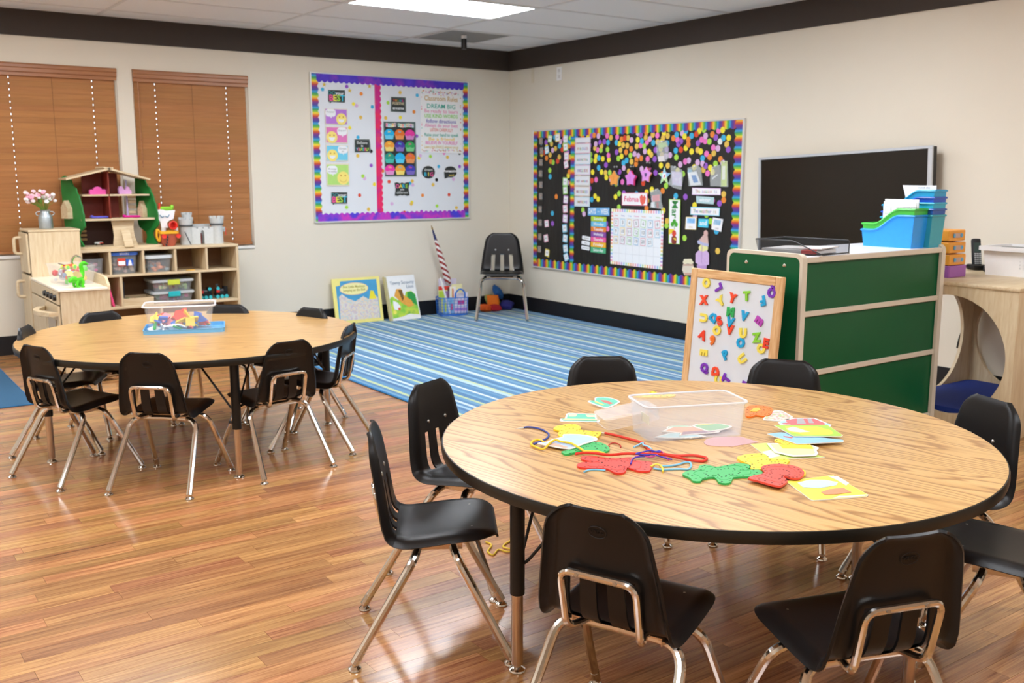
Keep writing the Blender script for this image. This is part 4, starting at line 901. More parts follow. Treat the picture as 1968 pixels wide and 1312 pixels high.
# plastic pouches with printed cards
POUCH = clear('#e9efee', .16, .12)
def pouch(pts, label, inner, d=.004):
    t = thing('plastic_pouch', label, 'pouch', group='plastic pouches on the black board'); c = cen(pts); t.matrix_world = frame_right(c[0], c[1], d)
    loc = [(-(a - c[0]), b - c[1]) for a, b in pts]
    MB().prism(loc, 0, .0004).prism(loc, .006, .0064).build('pouch', POUCH, t, 0)
    for k, (poly, mt, nm) in enumerate(inner): on(t, nm, [(-(a - c[0]), b - c[1]) for a, b in poly], mt, .001 + .0009 * k, .0006)
    a, b = max(loc, key=lambda q: q[1]); MB().lathe([(0, .012), (.006, .01), (.005, .004), (.002, 0)], 8, T(0, b - .012, .006)).build('push_pin', mat('#e6e6e6', .3), t)
pouch([(-2.0379, 1.5506), (-2.1505, 1.5475), (-2.1698, 1.5060), (-2.1776, 1.4133), (-2.1416, 1.3828), (-2.0583, 1.3994), (-2.0411, 1.4570)], 'clear pouch with green and white scraps under the top border', [([(-2.0540, 1.5243), (-2.1360, 1.5376), (-2.1596, 1.5011), (-2.0628, 1.4877)], mat('#b9d48a', .6), 'green_scrap'), ([(-2.0574, 1.4254), (-2.1250, 1.4296), (-2.1339, 1.3881), (-2.0663, 1.3857)], mat('#f0e4e4', .6), 'white_scrap')])
pouch([(-2.2018, 1.3565), (-2.2608, 1.3458), (-2.3268, 1.3199), (-2.3393, 1.2588), (-2.3254, 1.1719), (-2.2524, 1.1814), (-2.1775, 1.2117), (-2.2080, 1.2688)], 'clear pouch filled with pale blue snow cards', [([(-2.2109, 1.3101), (-2.3202, 1.3047), (-2.3273, 1.1975), (-2.2221, 1.2069)], blotch('snow_card', ['#bfe0ee', '#d9c6e6', '#e6f2f6'], 30), 'blue_card')])
pouch([(-2.3833, 1.3348), (-2.4805, 1.3593), (-2.5231, 1.3340), (-2.5465, 1.2045), (-2.4030, 1.1982)], 'clear pouch with a slanted white and blue weather card', [([(-2.3847, 1.2994), (-2.4757, 1.3093), (-2.5284, 1.2093), (-2.4169, 1.2034)], PAPER, 'white_card'), ([(-2.4237, 1.2792), (-2.4699, 1.2812), (-2.4999, 1.2292), (-2.4513, 1.2238)], mat('#3f86cc', .6), 'blue_print')])
pouch([(-2.6314, 1.3433), (-2.7107, 1.3573), (-2.7311, 1.2011), (-2.6243, 1.2002), (-2.6181, 1.2496)], 'nearly empty clear pouch showing a red dot', [([(-2.6352, 1.2595), (-2.6873, 1.2891), (-2.6917, 1.2812), (-2.6396, 1.2497)], PAPER, 'paper_strip')])
pouch([(-2.7185, 1.3864), (-2.7840, 1.3838), (-2.8007, 1.1969), (-2.7221, 1.1961)], 'clear pouch with a tall green and yellow bookmark by the right border', [([(-2.7214, 1.3816), (-2.7789, 1.3809), (-2.7822, 1.2016), (-2.7271, 1.2011)], mat('#cfe07a', .6, var=.2, vs=60), 'bookmark'), ([(-2.7335, 1.3474), (-2.7623, 1.3472), (-2.7643, 1.2501), (-2.7354, 1.2500)], mat('#f2f4e6', .6), 'bookmark_field')])
pouch([(-1.9790, 1.1572), (-2.0658, 1.1794), (-2.1080, 1.1431), (-2.1072, 1.0801), (-2.1321, 1.0176), (-1.9786, 1.0240), (-2.0002, 1.0778)], 'clear pouch with red and white cards beside the month sign', [([(-1.9988, 1.1203), (-2.0826, 1.1322), (-2.0890, 1.0797), (-2.0081, 1.0727)], mat('#e88a90', .6), 'pink_card'), ([(-1.9928, 1.0670), (-2.0312, 1.0732), (-2.0358, 1.0255), (-1.9940, 1.0298)], PAPER, 'white_card'), ([(-2.0543, 1.0684), (-2.0771, 1.0710), (-2.0819, 1.0215), (-2.0574, 1.0240)], mat('#b04a4a', .6), 'red_card')])
# signs
def sign(name, label, cat, pts, border, inner_k, d=.0018, field='#f4f2f4'):
    o = pinned('R', name, label, cat, pts, mat(border, .6), d, .0012); c = cen(pts)
    loc = [(-(a - c[0]) * inner_k[0], (b - c[1]) * inner_k[1]) for a, b in pts]
    on(o, 'field', loc, mat(field, .7), .0013); return o, ext(o)
o, (w, h) = sign('month_sign', 'white sign reading February with a pink border', 'sign', quad((-1.6376, 1.1363), (-1.9436, 1.1429), (-1.9470, 1.0382), (-1.6403, 1.0349)), '#ee8aa8', (.95, .9))
text('Februa', .06, mat('#e0447a', .6), o, T(-w * .12, -.002, .0018), bold=.001, fit=w * .56)
on(o, 'heart_sticker', [(w * .22, -.02), (w * .3, -.05), (w * .4, -.03), (w * .44, .01), (w * .38, .035), (w * .33, .02), (w * .28, .04), (w * .2, .02)], mat('#ee6a5a', .6, var=.2, vs=50), .0018)
o, (w, h) = sign('season_sign', 'white strip sign reading The season is', 'sign', quad((-2.4331, 1.1883), (-2.7225, 1.1863), (-2.7248, 1.1363), (-2.4325, 1.1336)), '#d6a8dc', (.97, .84))
for i, ch in enumerate('The season is'): text(ch, .036, mat(LC[i % 8], .6), o, T((i - 6) * w * .058, 0, .0018), ext=.0001) if ch != ' ' else None
o, (w, h) = sign('season_card', 'pale snowy card reading winter under the season sign', 'card', quad((-2.4763, 1.1262), (-2.6616, 1.1195), (-2.6585, 1.0679), (-2.4828, 1.0728)), '#a9c6cc', (.98, .94), field='#b9d6da')
text('winter', .042, PAPER, o, T(0, 0, .0018), bold=.001)
o, (w, h) = sign('weather_sign', 'white strip sign with blue border reading The weather is', 'sign', quad((-2.4234, 1.0440), (-2.7211, 1.0437), (-2.7186, 0.9823), (-2.4217, 0.9827)), '#8cd3e6', (.96, .8))
for i, ch in enumerate('The weather is'): text(ch, .04, mat(LC[(i + 2) % 8], .6), o, T((i - 6.5) * w * .056, 0, .0018, rz=-1), ext=.0001) if ch != ' ' else None
o, (w, h) = sign('weather_card', 'cream weather card with a blue sky picture', 'card', quad((-2.3767, 0.9658), (-2.4899, 0.9696), (-2.4883, 0.8718), (-2.3718, 0.8698)), '#f0dc92', (.93, .93)); on(o, 'picture', [(-w * .34, 0), (w * .36, 0), (w * .36, h * .36), (-w * .34, h * .36)], blotch('sky_pic', ['#4a9ae0', '#9fd0f2', '#dff0fa'], 9), .0018); text('sunny', .018, mat('#d8b84a', .6), o, T(0, -h * .28, .0018))
o, (w, h) = sign('weather_card', 'bright blue card reading and', 'card', quad((-2.5099, 0.9571), (-2.6120, 0.9577), (-2.6107, 0.8924), (-2.5070, 0.8940)), '#3fbfe2', (.95, .95), field='#58cbe8'); text('and', .05, PAPER, o, T(0, 0, .0018), bold=.001)
o, (w, h) = sign('weather_card', 'tilted white weather card with a snowy picture', 'card', quad((-2.6547, 0.9722), (-2.7567, 0.9619), (-2.7425, 0.8683), (-2.6424, 0.8837)), '#e3e6ee', (.95, .95)); on(o, 'picture', [(-w * .34, .0), (w * .26, -h * .06), (w * .34, h * .3), (-w * .24, h * .36)], blotch('snow_pic', ['#6fa6d0', '#a9cbe2', '#4a86b8'], 14), .0018); text('cold', .018, mat('#6a6a72', .6), o, T(0, -h * .28, .0018, rz=-9))
# days of the week
o, (w, h) = sign('weekday_title', 'blue title sign reading DAYS OF THE WEEK', 'sign', quad((-1.2048, 1.0035), (-1.4870, 1.0110), (-1.4886, 0.9436), (-1.2025, 0.9364)), '#5fa3da', (.96, .9), field='#6fb0e2')
text('DAYS', .062, PAPER, o, T(-w * .29, 0, .0018), bold=.0015, fit=w * .33); text('of the', .018, PAPER, o, T(-w * .0, 0, .0018), fit=w * .1); text('WEEK', .062, PAPER, o, T(w * .28, 0, .0018), bold=.0015, fit=w * .36)
DZ = [(-1.3423, 0.9330), (-1.3432, 0.8908), (-1.3442, 0.8450), (-1.3451, 0.8038), (-1.3460, 0.7579), (-1.3469, 0.7154), (-1.3479, 0.6705), (-1.3489, 0.6221)]
yl, yr = (-1.2470, 0.7854)[0], (-1.4471, 0.7949)[0]
for k, (dn, c) in enumerate((('Sunday', '#b9d83a'), ('Monday', '#6fc3e6'), ('Tuesday', '#e8862c'), ('Wednesday', '#8a4fa8'), ('Thursday', '#ee5fa0'), ('Friday', '#f4b82c'), ('Saturday', '#4fb482'))):
    z1, z0 = DZ[k][1], DZ[k + 1][1]
    o = MB().box(-(yl - yr) / 2, (yl - yr) / 2, -(z1 - z0) / 2 + .0008, (z1 - z0) / 2 - .0008, 0, .0015).build('weekday_strip', mat(c, .6), None, 0); o.matrix_world = frame_right((yl + yr) / 2, (z0 + z1) / 2, .001); tag(o, '%s strip reading %s in the days of the week chart' % (('lime', 'sky blue', 'orange', 'purple', 'pink', 'yellow', 'green')[k], dn), 'sign', 'weekday strips')
    text(dn, .034, PAPER, o, T(0, 0, .0018), bold=.0006, fit=(yl - yr) * .66)
for k, (p, wd) in enumerate((((-1.1878, 0.7417), 'yesterday was'), ((-1.1813, 0.6993), 'today is'), ((-1.1784, 0.6558), 'tomorrow will be'))):
    o = MB().prism(rrect(.112, .033, .01, 3), 0, .0012).build('pointer_tag', PAPER, None, 0); o.matrix_world = frame_right(p[0], p[1], .003) @ T(rz=-4); tag(o, 'small white pointer tag reading %s beside the weekday strips' % wd, 'tag', 'pointer tags'); text(wd, .0125, mat('#6a6a6a', .7), o, T(0, 0, .0014))
# calendar
pts = quad((-1.5146, 1.0039), (-2.1371, 1.0019), (-2.1321, 0.5413), (-1.5051, 0.5420))
CAL = rainbow('calendar_border_across', 0, .2, ['#e88ab0', '#ffffff', '#b48ad6', '#ffffff', '#6fb4e6', '#ffffff', '#8fd08a', '#ffffff', '#f0d84a', '#ffffff', '#f09a4a', '#ffffff', '#e8685a', '#ffffff'])
CALY = rainbow('calendar_border_up', 1, .2, ['#e88ab0', '#ffffff', '#b48ad6', '#ffffff', '#6fb4e6', '#ffffff', '#8fd08a', '#ffffff', '#f0d84a', '#ffffff', '#f09a4a', '#ffffff', '#e8685a', '#ffffff'])
ym, zm = cen(pts); w = ((-1.5098, 0.7752)[0] - (-2.1346, 0.7744)[0]); h = ((-1.8291, 1.0038)[1] - (-1.8430, 0.5411)[1])
t = thing('wall_calendar', 'white month calendar with striped border and number cards on the black board', 'calendar'); t.matrix_world = frame_right(ym, zm, .001)
MB().box(-w / 2, w / 2, -h / 2, h / 2, 0, .0012).build('sheet', PAPER, t, 0); bwid = .024
for s in (-1, 1):
    MB().box(-w / 2, w / 2, s * h / 2 - (bwid if s > 0 else 0), s * h / 2 + (bwid if s < 0 else 0), .0013, .0017).build('striped_edge', CAL, t, 0)
    MB().box(s * w / 2 - (bwid if s > 0 else 0), s * w / 2 + (bwid if s < 0 else 0), -h / 2 + bwid, h / 2 - bwid, .0013, .0017).build('striped_edge', CALY, t, 0)
LN = mat('#c3c8cc', .7); gx0, gw = -w / 2 + bwid, w - 2 * bwid; gy1 = h / 2 - bwid - .05; gh = h - 2 * bwid - .05
for k in range(1, 7): MB().box(gx0 + gw * k / 7 - .0008, gx0 + gw * k / 7 + .0008, gy1 - gh, gy1, .0013, .0015).build('grid_line', LN, t, 0)
for k in range(0, 6): MB().box(gx0, gx0 + gw, gy1 - gh * k / 5 - .0008, gy1 - gh * k / 5 + .0008, .0013, .0015).build('grid_line', LN, t, 0)
for k, d in enumerate(('Sunday', 'Monday', 'Tuesday', 'Wednesday', 'Thursday', 'Friday', 'Saturday')):
    text(d, .013, mat(['#e0503a', '#5a5ab0', '#4a9ad0', '#d04a9a', '#d07a3a', '#8ad0e0', '#7ab04a'][k], .6), t, T(gx0 + gw * (k + .5) / 7, gy1 + .02, .0015))
NB = ['#a9d49a', '#8fb8d6', '#e09aa8', '#a9cfe0', '#e6cf8a', '#c08a9a']
random.seed(9); spots = []
for nday in range(2, 22):
    col = (nday - 2) % 7; row = (nday - 2) // 7; cwid = gw / 7; ch = gh / 5; spots.append((nday, gx0 + cwid * (col + .5), gy1 - ch * (row + .5)))
for nday, x, y in spots:
    o = MB().box(-.029, .029, -.031, .031, 0, .0008).build('number_card', mat(NB[nday % 6], .6), None, 0)
    o.matrix_world = frame_right(ym, zm, .0032 + .0004 * (nday % 2)) @ T(x, y, 0, rz=random.uniform(-8, 8)); tag(o, 'small bordered card with the number %s on the wall calendar' % 'zero one two three four five six seven eight nine ten eleven twelve thirteen fourteen fifteen sixteen seventeen eighteen nineteen twenty twenty-one'.split()[nday], 'card', 'number cards on the calendar')
    on(o, 'white_field', [(-.024, -.026), (.024, -.026), (.024, .026), (-.024, .026)], PAPER, .0009, .0002); text(str(nday), .04, mat('#4a4f52', .6), o, T(0, 0, .0012), ext=.0001)
# month bookmark "Mar"
pts = quad((-2.1891, 1.0964), (-2.3139, 1.0968), (-2.3200, 0.7508), (-2.1972, 0.7513)); o, (w, h) = sign('month_card', 'tall card with the word Mar turned sideways and a clover', 'card', pts, '#a6dc4a', (.9, .97))
text('Mar', .085, mat('#2f8a3c', .6), o, T(-.002, h * .28, .0018, rz=-90), bold=.002)
CL = mat('#4fae3a', .6)
for a, b in ((-.02, -.0), (.02, .0), (0, .022)): on(o, 'clover_leaf', circ(.019, 12, a, -.02 + b), CL, .0018)
on(o, 'clover_stem', [(-.003, -.03), (.003, -.03), (.008, -.06), (.002, -.06)], CL, .0018)
on(o, 'yellow_print', [(-w * .44, -h * .3), (-w * .44, -h * .17), (-.005, -h * .17), (w * .15, -h * .22)], mat('#f2d83a', .6), .0017); on(o, 'red_print', circ(.024, 12, .0, -h * .26), mat('#d84a3a', .6), .0019)
on(o, 'brown_print', rrect(.056, .06, .015, 3, .002, -h * .41), mat('#8a3a2a', .6), .0019); on(o, 'gold_print', [(-.01, -h * .37), (.02, -h * .36), (.028, -h * .42), (.005, -h * .4)], mat('#f0d04a', .6), .0023)
MB().lathe([(0, .014), (.007, .012), (.005, .004), (.002, 0)], 8, T(0, h / 2 + .006, 0)).build('push_pin', mat('#e6e6e6', .3), o)
# paper winter-clothes figure and jar
t = thing('paper_figure', 'paper cut-out in a lilac quilted coat and knitted pom-pom hat', 'paper cut-out'); pc = (-2.5560, 0.7255); t.matrix_world = frame_right(pc[0], pc[1], .0012)
def loc(pts): return [(-(a - pc[0]), b - pc[1]) for a, b in pts]
on(t, 'face', loc([(-2.5178, 0.7385), (-2.5404, 0.7654), (-2.5957, 0.7664), (-2.6172, 0.7444), (-2.6113, 0.7238), (-2.5708, 0.7040), (-2.5286, 0.7136)]), mat('#e9e6a0', .7), 0, .001)
on(t, 'coat', loc([(-2.5214, 0.7183), (-2.5635, 0.7107), (-2.6044, 0.7234), (-2.6288, 0.6996), (-2.6323, 0.6186), (-2.6093, 0.6119), (-2.5333, 0.6032), (-2.4930, 0.6239), (-2.4902, 0.6907)]), mat('#d2b2dc', .7, var=.12, vs=50), .0012, .001)
on(t, 'trousers', loc([(-2.5078, 0.6075), (-2.6092, 0.6149), (-2.6067, 0.5760), (-2.5137, 0.5687)]), mat('#bf9ad0', .7), .0008, .001)
on(t, 'hat', loc([(-2.5091, 0.7789), (-2.5384, 0.8111), (-2.5678, 0.8379), (-2.6089, 0.8399), (-2.6202, 0.7699)]), mat('#d9b8b0', .7, var=.1, vs=80), .0016, .001)
on(t, 'hat_brim', loc([(-2.5060, 0.7859), (-2.5167, 0.7967), (-2.5676, 0.7770), (-2.6227, 0.7750), (-2.6210, 0.7517), (-2.5824, 0.7555), (-2.5123, 0.7689)]), mat('#b9bcdc', .7, var=.1, vs=80), .0026, .001)
pp = (-2.5920, 0.8512); on(t, 'pom_pom', circ(.022, 14, -(pp[0] - pc[0]), pp[1] - pc[1]), mat('#dcb4ac', .8), .0028, .003)
for s in (-1, 1): MB().box(-.002 + s * .0, .002 + s * .0, -.1, .05, .0023, .0028).build('coat_seam', mat('#b08abf', .7), t, 0) if s > 0 else None
t = thing('paper_jar', 'cream paper jar cut-out at the bottom of the black board', 'paper cut-out'); pc = (-2.4133, 0.5870); t.matrix_world = frame_right(pc[0], pc[1], .0012)
on(t, 'jar', loc([(-2.3621, 0.6041), (-2.4624, 0.6114), (-2.4778, 0.5815), (-2.4649, 0.5494), (-2.4446, 0.5218), (-2.3800, 0.5165), (-2.3523, 0.5562)]), mat('#ddd2c0', .7), 0, .001)
on(t, 'lid', loc([(-2.3722, 0.6414), (-2.4466, 0.6486), (-2.4615, 0.6320), (-2.4762, 0.6196), (-2.4483, 0.6073), (-2.4124, 0.6109), (-2.3767, 0.6020), (-2.3588, 0.6143)]), mat('#e9e2c2', .7), .0014, .001); on(t, 'band', loc([(-2.3622, 0.6010), (-2.4681, 0.6108), (-2.4715, 0.5965), (-2.3656, 0.5887)]), mat('#c9a694', .7), .0012, .0006); on(t, 'base', loc([(-2.3764, 0.5351), (-2.4581, 0.5416), (-2.4404, 0.5194), (-2.3858, 0.5170)]), mat('#cfa592', .7), .0012, .0006)

# ---- back wall: white board
x0, x1 = (-2.0165, 1.7886)[0], (-0.4790, 1.8404)[0]; z1 = ((-1.9951, 2.1166)[1] + (-0.4874, 2.1061)[1]) / 2; z0 = ((-2.0004, 0.8961)[1] + (-0.4999, 0.8892)[1]) / 2
Wd, Ht = x1 - x0, z1 - z0
t = thing('bulletin_board', 'white bulletin board with purple and rainbow scalloped border on the back wall', 'bulletin board'); WB = t
t.matrix_world = Matrix(((1, 0, 0, (x0 + x1) / 2), (0, 0, -1, 0), (0, 1, 0, (z0 + z1) / 2), (0, 0, 0, 1)))
bpy.context.view_layer.update()
MB().box(-Wd / 2, Wd / 2, -Ht / 2, Ht / 2, .001, .0155).build('backing', mat('#e1e5ea', .7, var=.03, vs=5, name='white_board_paper'), t, 0)
for a in ((-Wd / 2 - .012, -Wd / 2, -Ht / 2 - .012, Ht / 2 + .012), (Wd / 2, Wd / 2 + .012, -Ht / 2 - .012, Ht / 2 + .012), (-Wd / 2, Wd / 2, -Ht / 2 - .014, -Ht / 2), (-Wd / 2, Wd / 2, Ht / 2, Ht / 2 + .012)):
    MB().box(*a, 0, .019, bev=.002).build('frame_bar', ALU, t)
PUR = blotch('purple_border', ['#3a35d0', '#5a3ad0', '#4a30c0', '#8a3ac0', '#3f3ad8'], 5); MAG = blotch('purple_pink_border', ['#3f38d0', '#8a3acc', '#d03ac0', '#5a3ad0', '#3a48e0'], 6); PNK = blotch('pink_border', ['#d81a7a', '#ee2a5a', '#c81a8a', '#f04a5a'], 6)
LBR = rainbow('rainbow_up_small', 1, .13)
MB().prism(scallop(Ht, .062, .05, .012), .0158, .0164, T(-Wd / 2, Ht / 2, rz=-90)).build('border_strip', LBR, t, 0); MB().prism(scallop(Ht, .055, .05, .012), .0158, .0164, T(Wd / 2, -Ht / 2, rz=90)).build('border_strip', LBR, t, 0)
MB().prism(scallop(Wd - .09, .07, .05, .014), .0166, .0172, T(Wd / 2 - .045, Ht / 2, rz=180)).build('border_strip', PUR, t, 0); MB().prism(scallop(Wd - .06, .07, .05, .014), .0166, .0172, T(-Wd / 2 + .02, -Ht / 2)).build('border_strip', MAG, t, 0)
vx = (-1.4041, 1.5940)[0] - (x0 + x1) / 2; MB().prism(scallop(Ht - .12, .062, .05, .012), .0162, .0168, T(vx - .03, Ht / 2 - .06, rz=-90)).build('border_strip', PNK, t, 0)
wdm = [MB().prism(circ(.016, 14), 0, .0005).mesh('confetti_dot', m_, 0) for m_ in DOTC[:9]] ; bd = MB().prism(circ(.016, 14), 0, .0005).mesh('confetti_dot', BLACK, 0)
DP = [(((-1.9183, 1.9847)), 2), (((-1.6956, 2.0191)), 5), (((-1.5618, 1.9646)), 6), (((-1.6373, 1.8772)), 0), (((-1.6091, 1.8636)), 8), (((-1.4595, 1.8596)), 2), (((-1.5724, 1.7675)), 1), (((-1.6781, 1.6776)), 0), (((-1.6027, 1.6008)), 2), (((-1.6098, 1.4445)), 1), (((-1.4831, 1.3634)), 5), (((-1.5652, 1.2723)), 4), (((-1.5488, 1.2517)), 8), (((-1.4567, 1.2022)), 0), (((-1.6017, 1.1087)), 7), (((-1.7280, 1.0077)), 4), (((-1.5183, 0.9860)), 1), (((-1.1844, 1.9933)), 1), (((-1.0124, 1.9770)), 2), (((-1.3057, 1.9009)), 4), (((-1.0475, 1.8322)), 6), (((-1.3313, 1.7707)), 1), (((-1.1855, 1.7796)), 0), (((-1.0233, 1.6235)), 5), (((-1.0036, 1.4303)), 0), (((-0.9901, 1.4516)), 8), (((-0.8847, 1.4470)), 4), (((-0.7049, 1.4407)), 1), (((-0.7994, 1.3572)), 2), (((-0.5743, 1.3580)), 5), (((-0.8610, 1.1948)), 1), (((-1.3112, 1.2233)), 7), (((-1.0767, 1.2277)), 1), (((-1.0722, 1.1940)), 8), (((-1.1005, 1.2088)), 2), (((-0.9731, 1.1006)), 6), (((-0.6918, 1.1027)), 7), (((-1.2868, 1.0301)), 8), (((-1.0846, 1.0389)), 0), (((-1.0900, 1.0255)), 1), (((-0.8225, 1.0023)), 4), (((-0.6135, 0.9820)), 1), (((-0.9864, 0.9554)), 5), (((-1.1630, 0.9515)), 7), (((-1.0725, 2.0549)), 8), (((-0.6433, 1.2429)), 8), (((-1.3716, 1.3169)), 6), (((-0.7409, 1.4767)), 3)]
cx, cz = (x0 + x1) / 2, (z0 + z1) / 2
for k, (p, c) in enumerate(DP): obj('confetti_dot', wdm[c], t, (p[0] - cx, p[1] - cz, .0157 + .0003 * (k % 2)))
for p in ((-0.8241, 1.2378), (-1.4809, 1.4847), (-0.5729, 1.4786)): obj('confetti_dot', bd, t, (p[0] - cx, p[1] - cz, .0159))
sm = MB().prism(star(.022, .42), 0, .0006).mesh('gold_star', mat('#d9bc4a', .45), 0)
for p in ((-1.9020, 2.0245), (-1.6695, 1.9870), (-1.4815, 2.0317)): obj('gold_star', sm, t, (p[0] - cx, p[1] - cz, .0158))
# posters and signs on the white board
def bsign(name, label, cat, pts, mt, d=.0012, group=None): o = pinned('B', name, label, cat, pts, mt, d, .0008, group); return o, ext(o)
CHALK = mat('#2e3332', .6, var=.15, vs=80, name='chalk_black'); CK = mat('#5f6a66', .6)
def best(pts, label):
    c = cen(pts); o, (w, h) = bsign('slogan_sign', label, 'sign', pts, CK, group='slogan signs on the white board')
    on(o, 'black_field', [(-w * .46, -h * .32), (w * .46, -h * .32), (w * .46, h * .44), (-w * .46, h * .44)], CHALK)
    text('DO', .044, mat('#3a8a8e', .6), o, T(-w * .28, h * .25, .0014), bold=.001); text('your', .04, PAPER, o, T(w * .18, h * .25, .0014), bold=.0008)
    for i, (ch, cc) in enumerate(zip('BEST', ('#ee5a9a', '#f2e25a', '#a6dc4a', '#3fc0dc'))): text(ch, .07, mat(cc, .6), o, T((i - 1.5) * w * .22, -h * .1, .0014), bold=.002)
best([(-1.8690, 1.9829), (-1.7155, 1.9869), (-1.7188, 1.8845), (-1.8436, 1.8858), (-1.8557, 1.8708), (-1.8597, 1.8872), (-1.8724, 1.8867)], 'black slogan sign reading DO your BEST at the upper left of the white board')
best([(-1.8694, 1.1389), (-1.7203, 1.1372), (-1.7234, 1.0401), (-1.8434, 1.0422), (-1.8556, 1.0296), (-1.8586, 1.0447), (-1.8727, 1.0449)], 'black slogan sign reading DO your BEST at the lower left of the white board')
SM = [(((-1.9090, 1.8284), (-1.6980, 1.8329), (-1.7021, 1.7044), (-1.9079, 1.6988)), '#b87ad6', 1, 'Fantastic!', 'big grin'), (((-1.9061, 1.6833), (-1.7004, 1.6834), (-1.7048, 1.5457), (-1.9063, 1.5486)), '#e07ab8', -1, 'Super!', 'heart eyes'), (((-1.9069, 1.5319), (-1.6982, 1.5299), (-1.7024, 1.3967), (-1.9070, 1.3975)), '#72cdea', -1, 'Great job', 'toothy smile'), (((-1.9078, 1.3764), (-1.6959, 1.3775), (-1.6995, 1.1876), (-1.9097, 1.1893)), '#b4e07a', 1, 'Keep on smiling', 'closed smile')]
YF = mat('#f6e37c', .6)
for k, (pts, c, s, msg, fc) in enumerate(SM):
    o, (w, h) = bsign('smiley_poster', '%s smiley poster saying %s, %s of four on the white board' % (('purple', 'pink', 'blue', 'green')[k], msg, ('top', 'second', 'third', 'lowest')[k]), 'poster', list(pts), mat('#e6dcc8', .6), group='smiley posters'); hh = min(h, .155)
    on(o, 'colour_field', [(-w * .46, -h * .44), (w * .46, -h * .44), (w * .46, h * .45), (-w * .46, h * .45)], mat(c, .6, var=.04))
    fx_, fy_ = s * w * .22, -h * .14; r = hh * .36
    on(o, 'face', circ(r, 24, fx_, fy_), YF, .0014); GD = mat('#c89a3a', .6)
    for e in (-1, 1): on(o, 'eye', circ(r * .13, 8, fx_ + e * r * .36, fy_ + r * .36) if k != 1 else [(fx_ + e * r * .36, fy_ + r * .15), (fx_ + e * r * .36 + r * .2, fy_ + r * .45), (fx_ + e * r * .36, fy_ + r * .38), (fx_ + e * r * .36 - r * .2, fy_ + r * .45)], mat('#a0401c', .6) if k == 1 else GD, .0018)
    if k < 3: on(o, 'smile', [(fx_ - r * .6, fy_ - r * .02), (fx_ + r * .6, fy_ - r * .02), (fx_ + r * .42, fy_ - r * .42), (fx_, fy_ - r * .62), (fx_ - r * .42, fy_ - r * .42)], PAPER, .0018)
    else: MB().tube([(fx_ + r * .6 * math.cos(R(a)), fy_ - r * .05 + r * .55 * math.sin(R(a)), .002) for a in range(200, 341, 14)], .0013, 4).build('smile', GD, o)
    bx_, by_ = -s * w * .24, h * .22
    on(o, 'speech_bubble', [(bx_ + a, by_ + b) for a, b in rrect(w * .44, hh * .46, hh * .18, 4)], PAPER, .0014); on(o, 'bubble_tail', [(bx_ - .008, by_ - hh * .2), (bx_ + .012, by_ - hh * .2), (bx_ + .006, by_ - hh * .34)], PAPER, .0014)
    text(msg.split()[0], .022, mat('#8a8a8a', .6), o, T(bx_, by_ + .008, .0018), fit=w * .34)
    if ' ' in msg: text(' '.join(msg.split()[1:]), .018, mat('#7a7a7a', .6), o, T(bx_, by_ - .014, .0018))
o, (w, h) = bsign('slogan_sign', 'black slogan sign reading Believe in YOURSELF beside the pink strip', 'sign', [(-1.6393, 1.5830), (-1.4965, 1.5857), (-1.4902, 1.5493), (-1.4872, 1.4792), (-1.6390, 1.4742)], CK, group='slogan signs on the white board')
on(o, 'black_field', [(-w * .45, -h * .44), (w * .4, -h * .44), (w * .4, h * .42), (-w * .45, h * .42)], CHALK); text('Believe', .036, mat('#b9bdbb', .6), o, T(-.005, h * .22, .0014), bold=.001); text('in', .024, PAPER, o, T(-.005, -.002, .0014), bold=.001)
for i, ch in enumerate('YOURSELF'): text(ch, .034, mat(['#3fc0dc', '#ee5a9a', '#f2e25a', '#a6dc4a'][i % 4], .6), o, T((i - 3.6) * w * .1, -h * .28, .0014), bold=.001)
o, (w, h) = bsign('slogan_sign', 'square black slogan sign reading think POSITIVE be positive', 'sign', [(-1.2770, 1.9515), (-1.1308, 1.9534), (-1.1311, 1.8239), (-1.2838, 1.8262)], CK, group='slogan signs on the white board')
on(o, 'black_field', [(-w * .42, -h * .42), (w * .42, -h * .42), (w * .42, h * .42), (-w * .42, h * .42)], CHALK)
for i, ch in enumerate('THINK'): text(ch, .026, mat(['#e0503a', '#f2a03a', '#8ac04a', '#3fa0c0', '#d04a9a'][i], .6), o, T((i - 2) * .022, h * .26, .0014), bold=.0006)
text('POSITIVE', .032, mat('#cfc2a0', .6), o, T(0, h * .06, .0014), fit=w * .74, bold=.0008); text('BE POSITIVE', .022, PAPER, o, T(0, -h * .27, .0014), fit=w * .72, bold=.0008)
# birthday chart
o, (w, h) = bsign('birthday_chart', 'black birthday chart with twelve coloured cupcakes', 'poster', [(-1.3569, 1.7398), (-1.0377, 1.7446), (-1.0342, 1.2701), (-1.3516, 1.2697)], mat('#5a6a68', .6, var=.3, vs=200))
on(o, 'black_field', [(-w * .46, -h * .48), (w * .44, -h * .48), (w * .44, h * .42), (-w * .46, h * .42)], CHALK)
for i, ch in enumerate('HAPPY BIRTHDAY'):
    if ch != ' ':
        on(o, 'banner_flag', [((i - 6.5) * w * .062 + a, h * .43 - .003 * math.sin(i) + b) for a, b in ((-.0095, -.016), (.0095, -.016), (.0095, .016), (-.0095, .016))], mat(['#f6c0d0', '#bfe6f2', '#d6f0c0', '#f8f0c0'][i % 4], .6), .0014); text(ch, .025, mat(['#e0408a', '#2fa0c8', '#7a4ac0', '#e8862c', '#5ab04a'][i % 5], .6), o, T((i - 6.5) * w * .062, h * .43, .0019), bold=.0008)
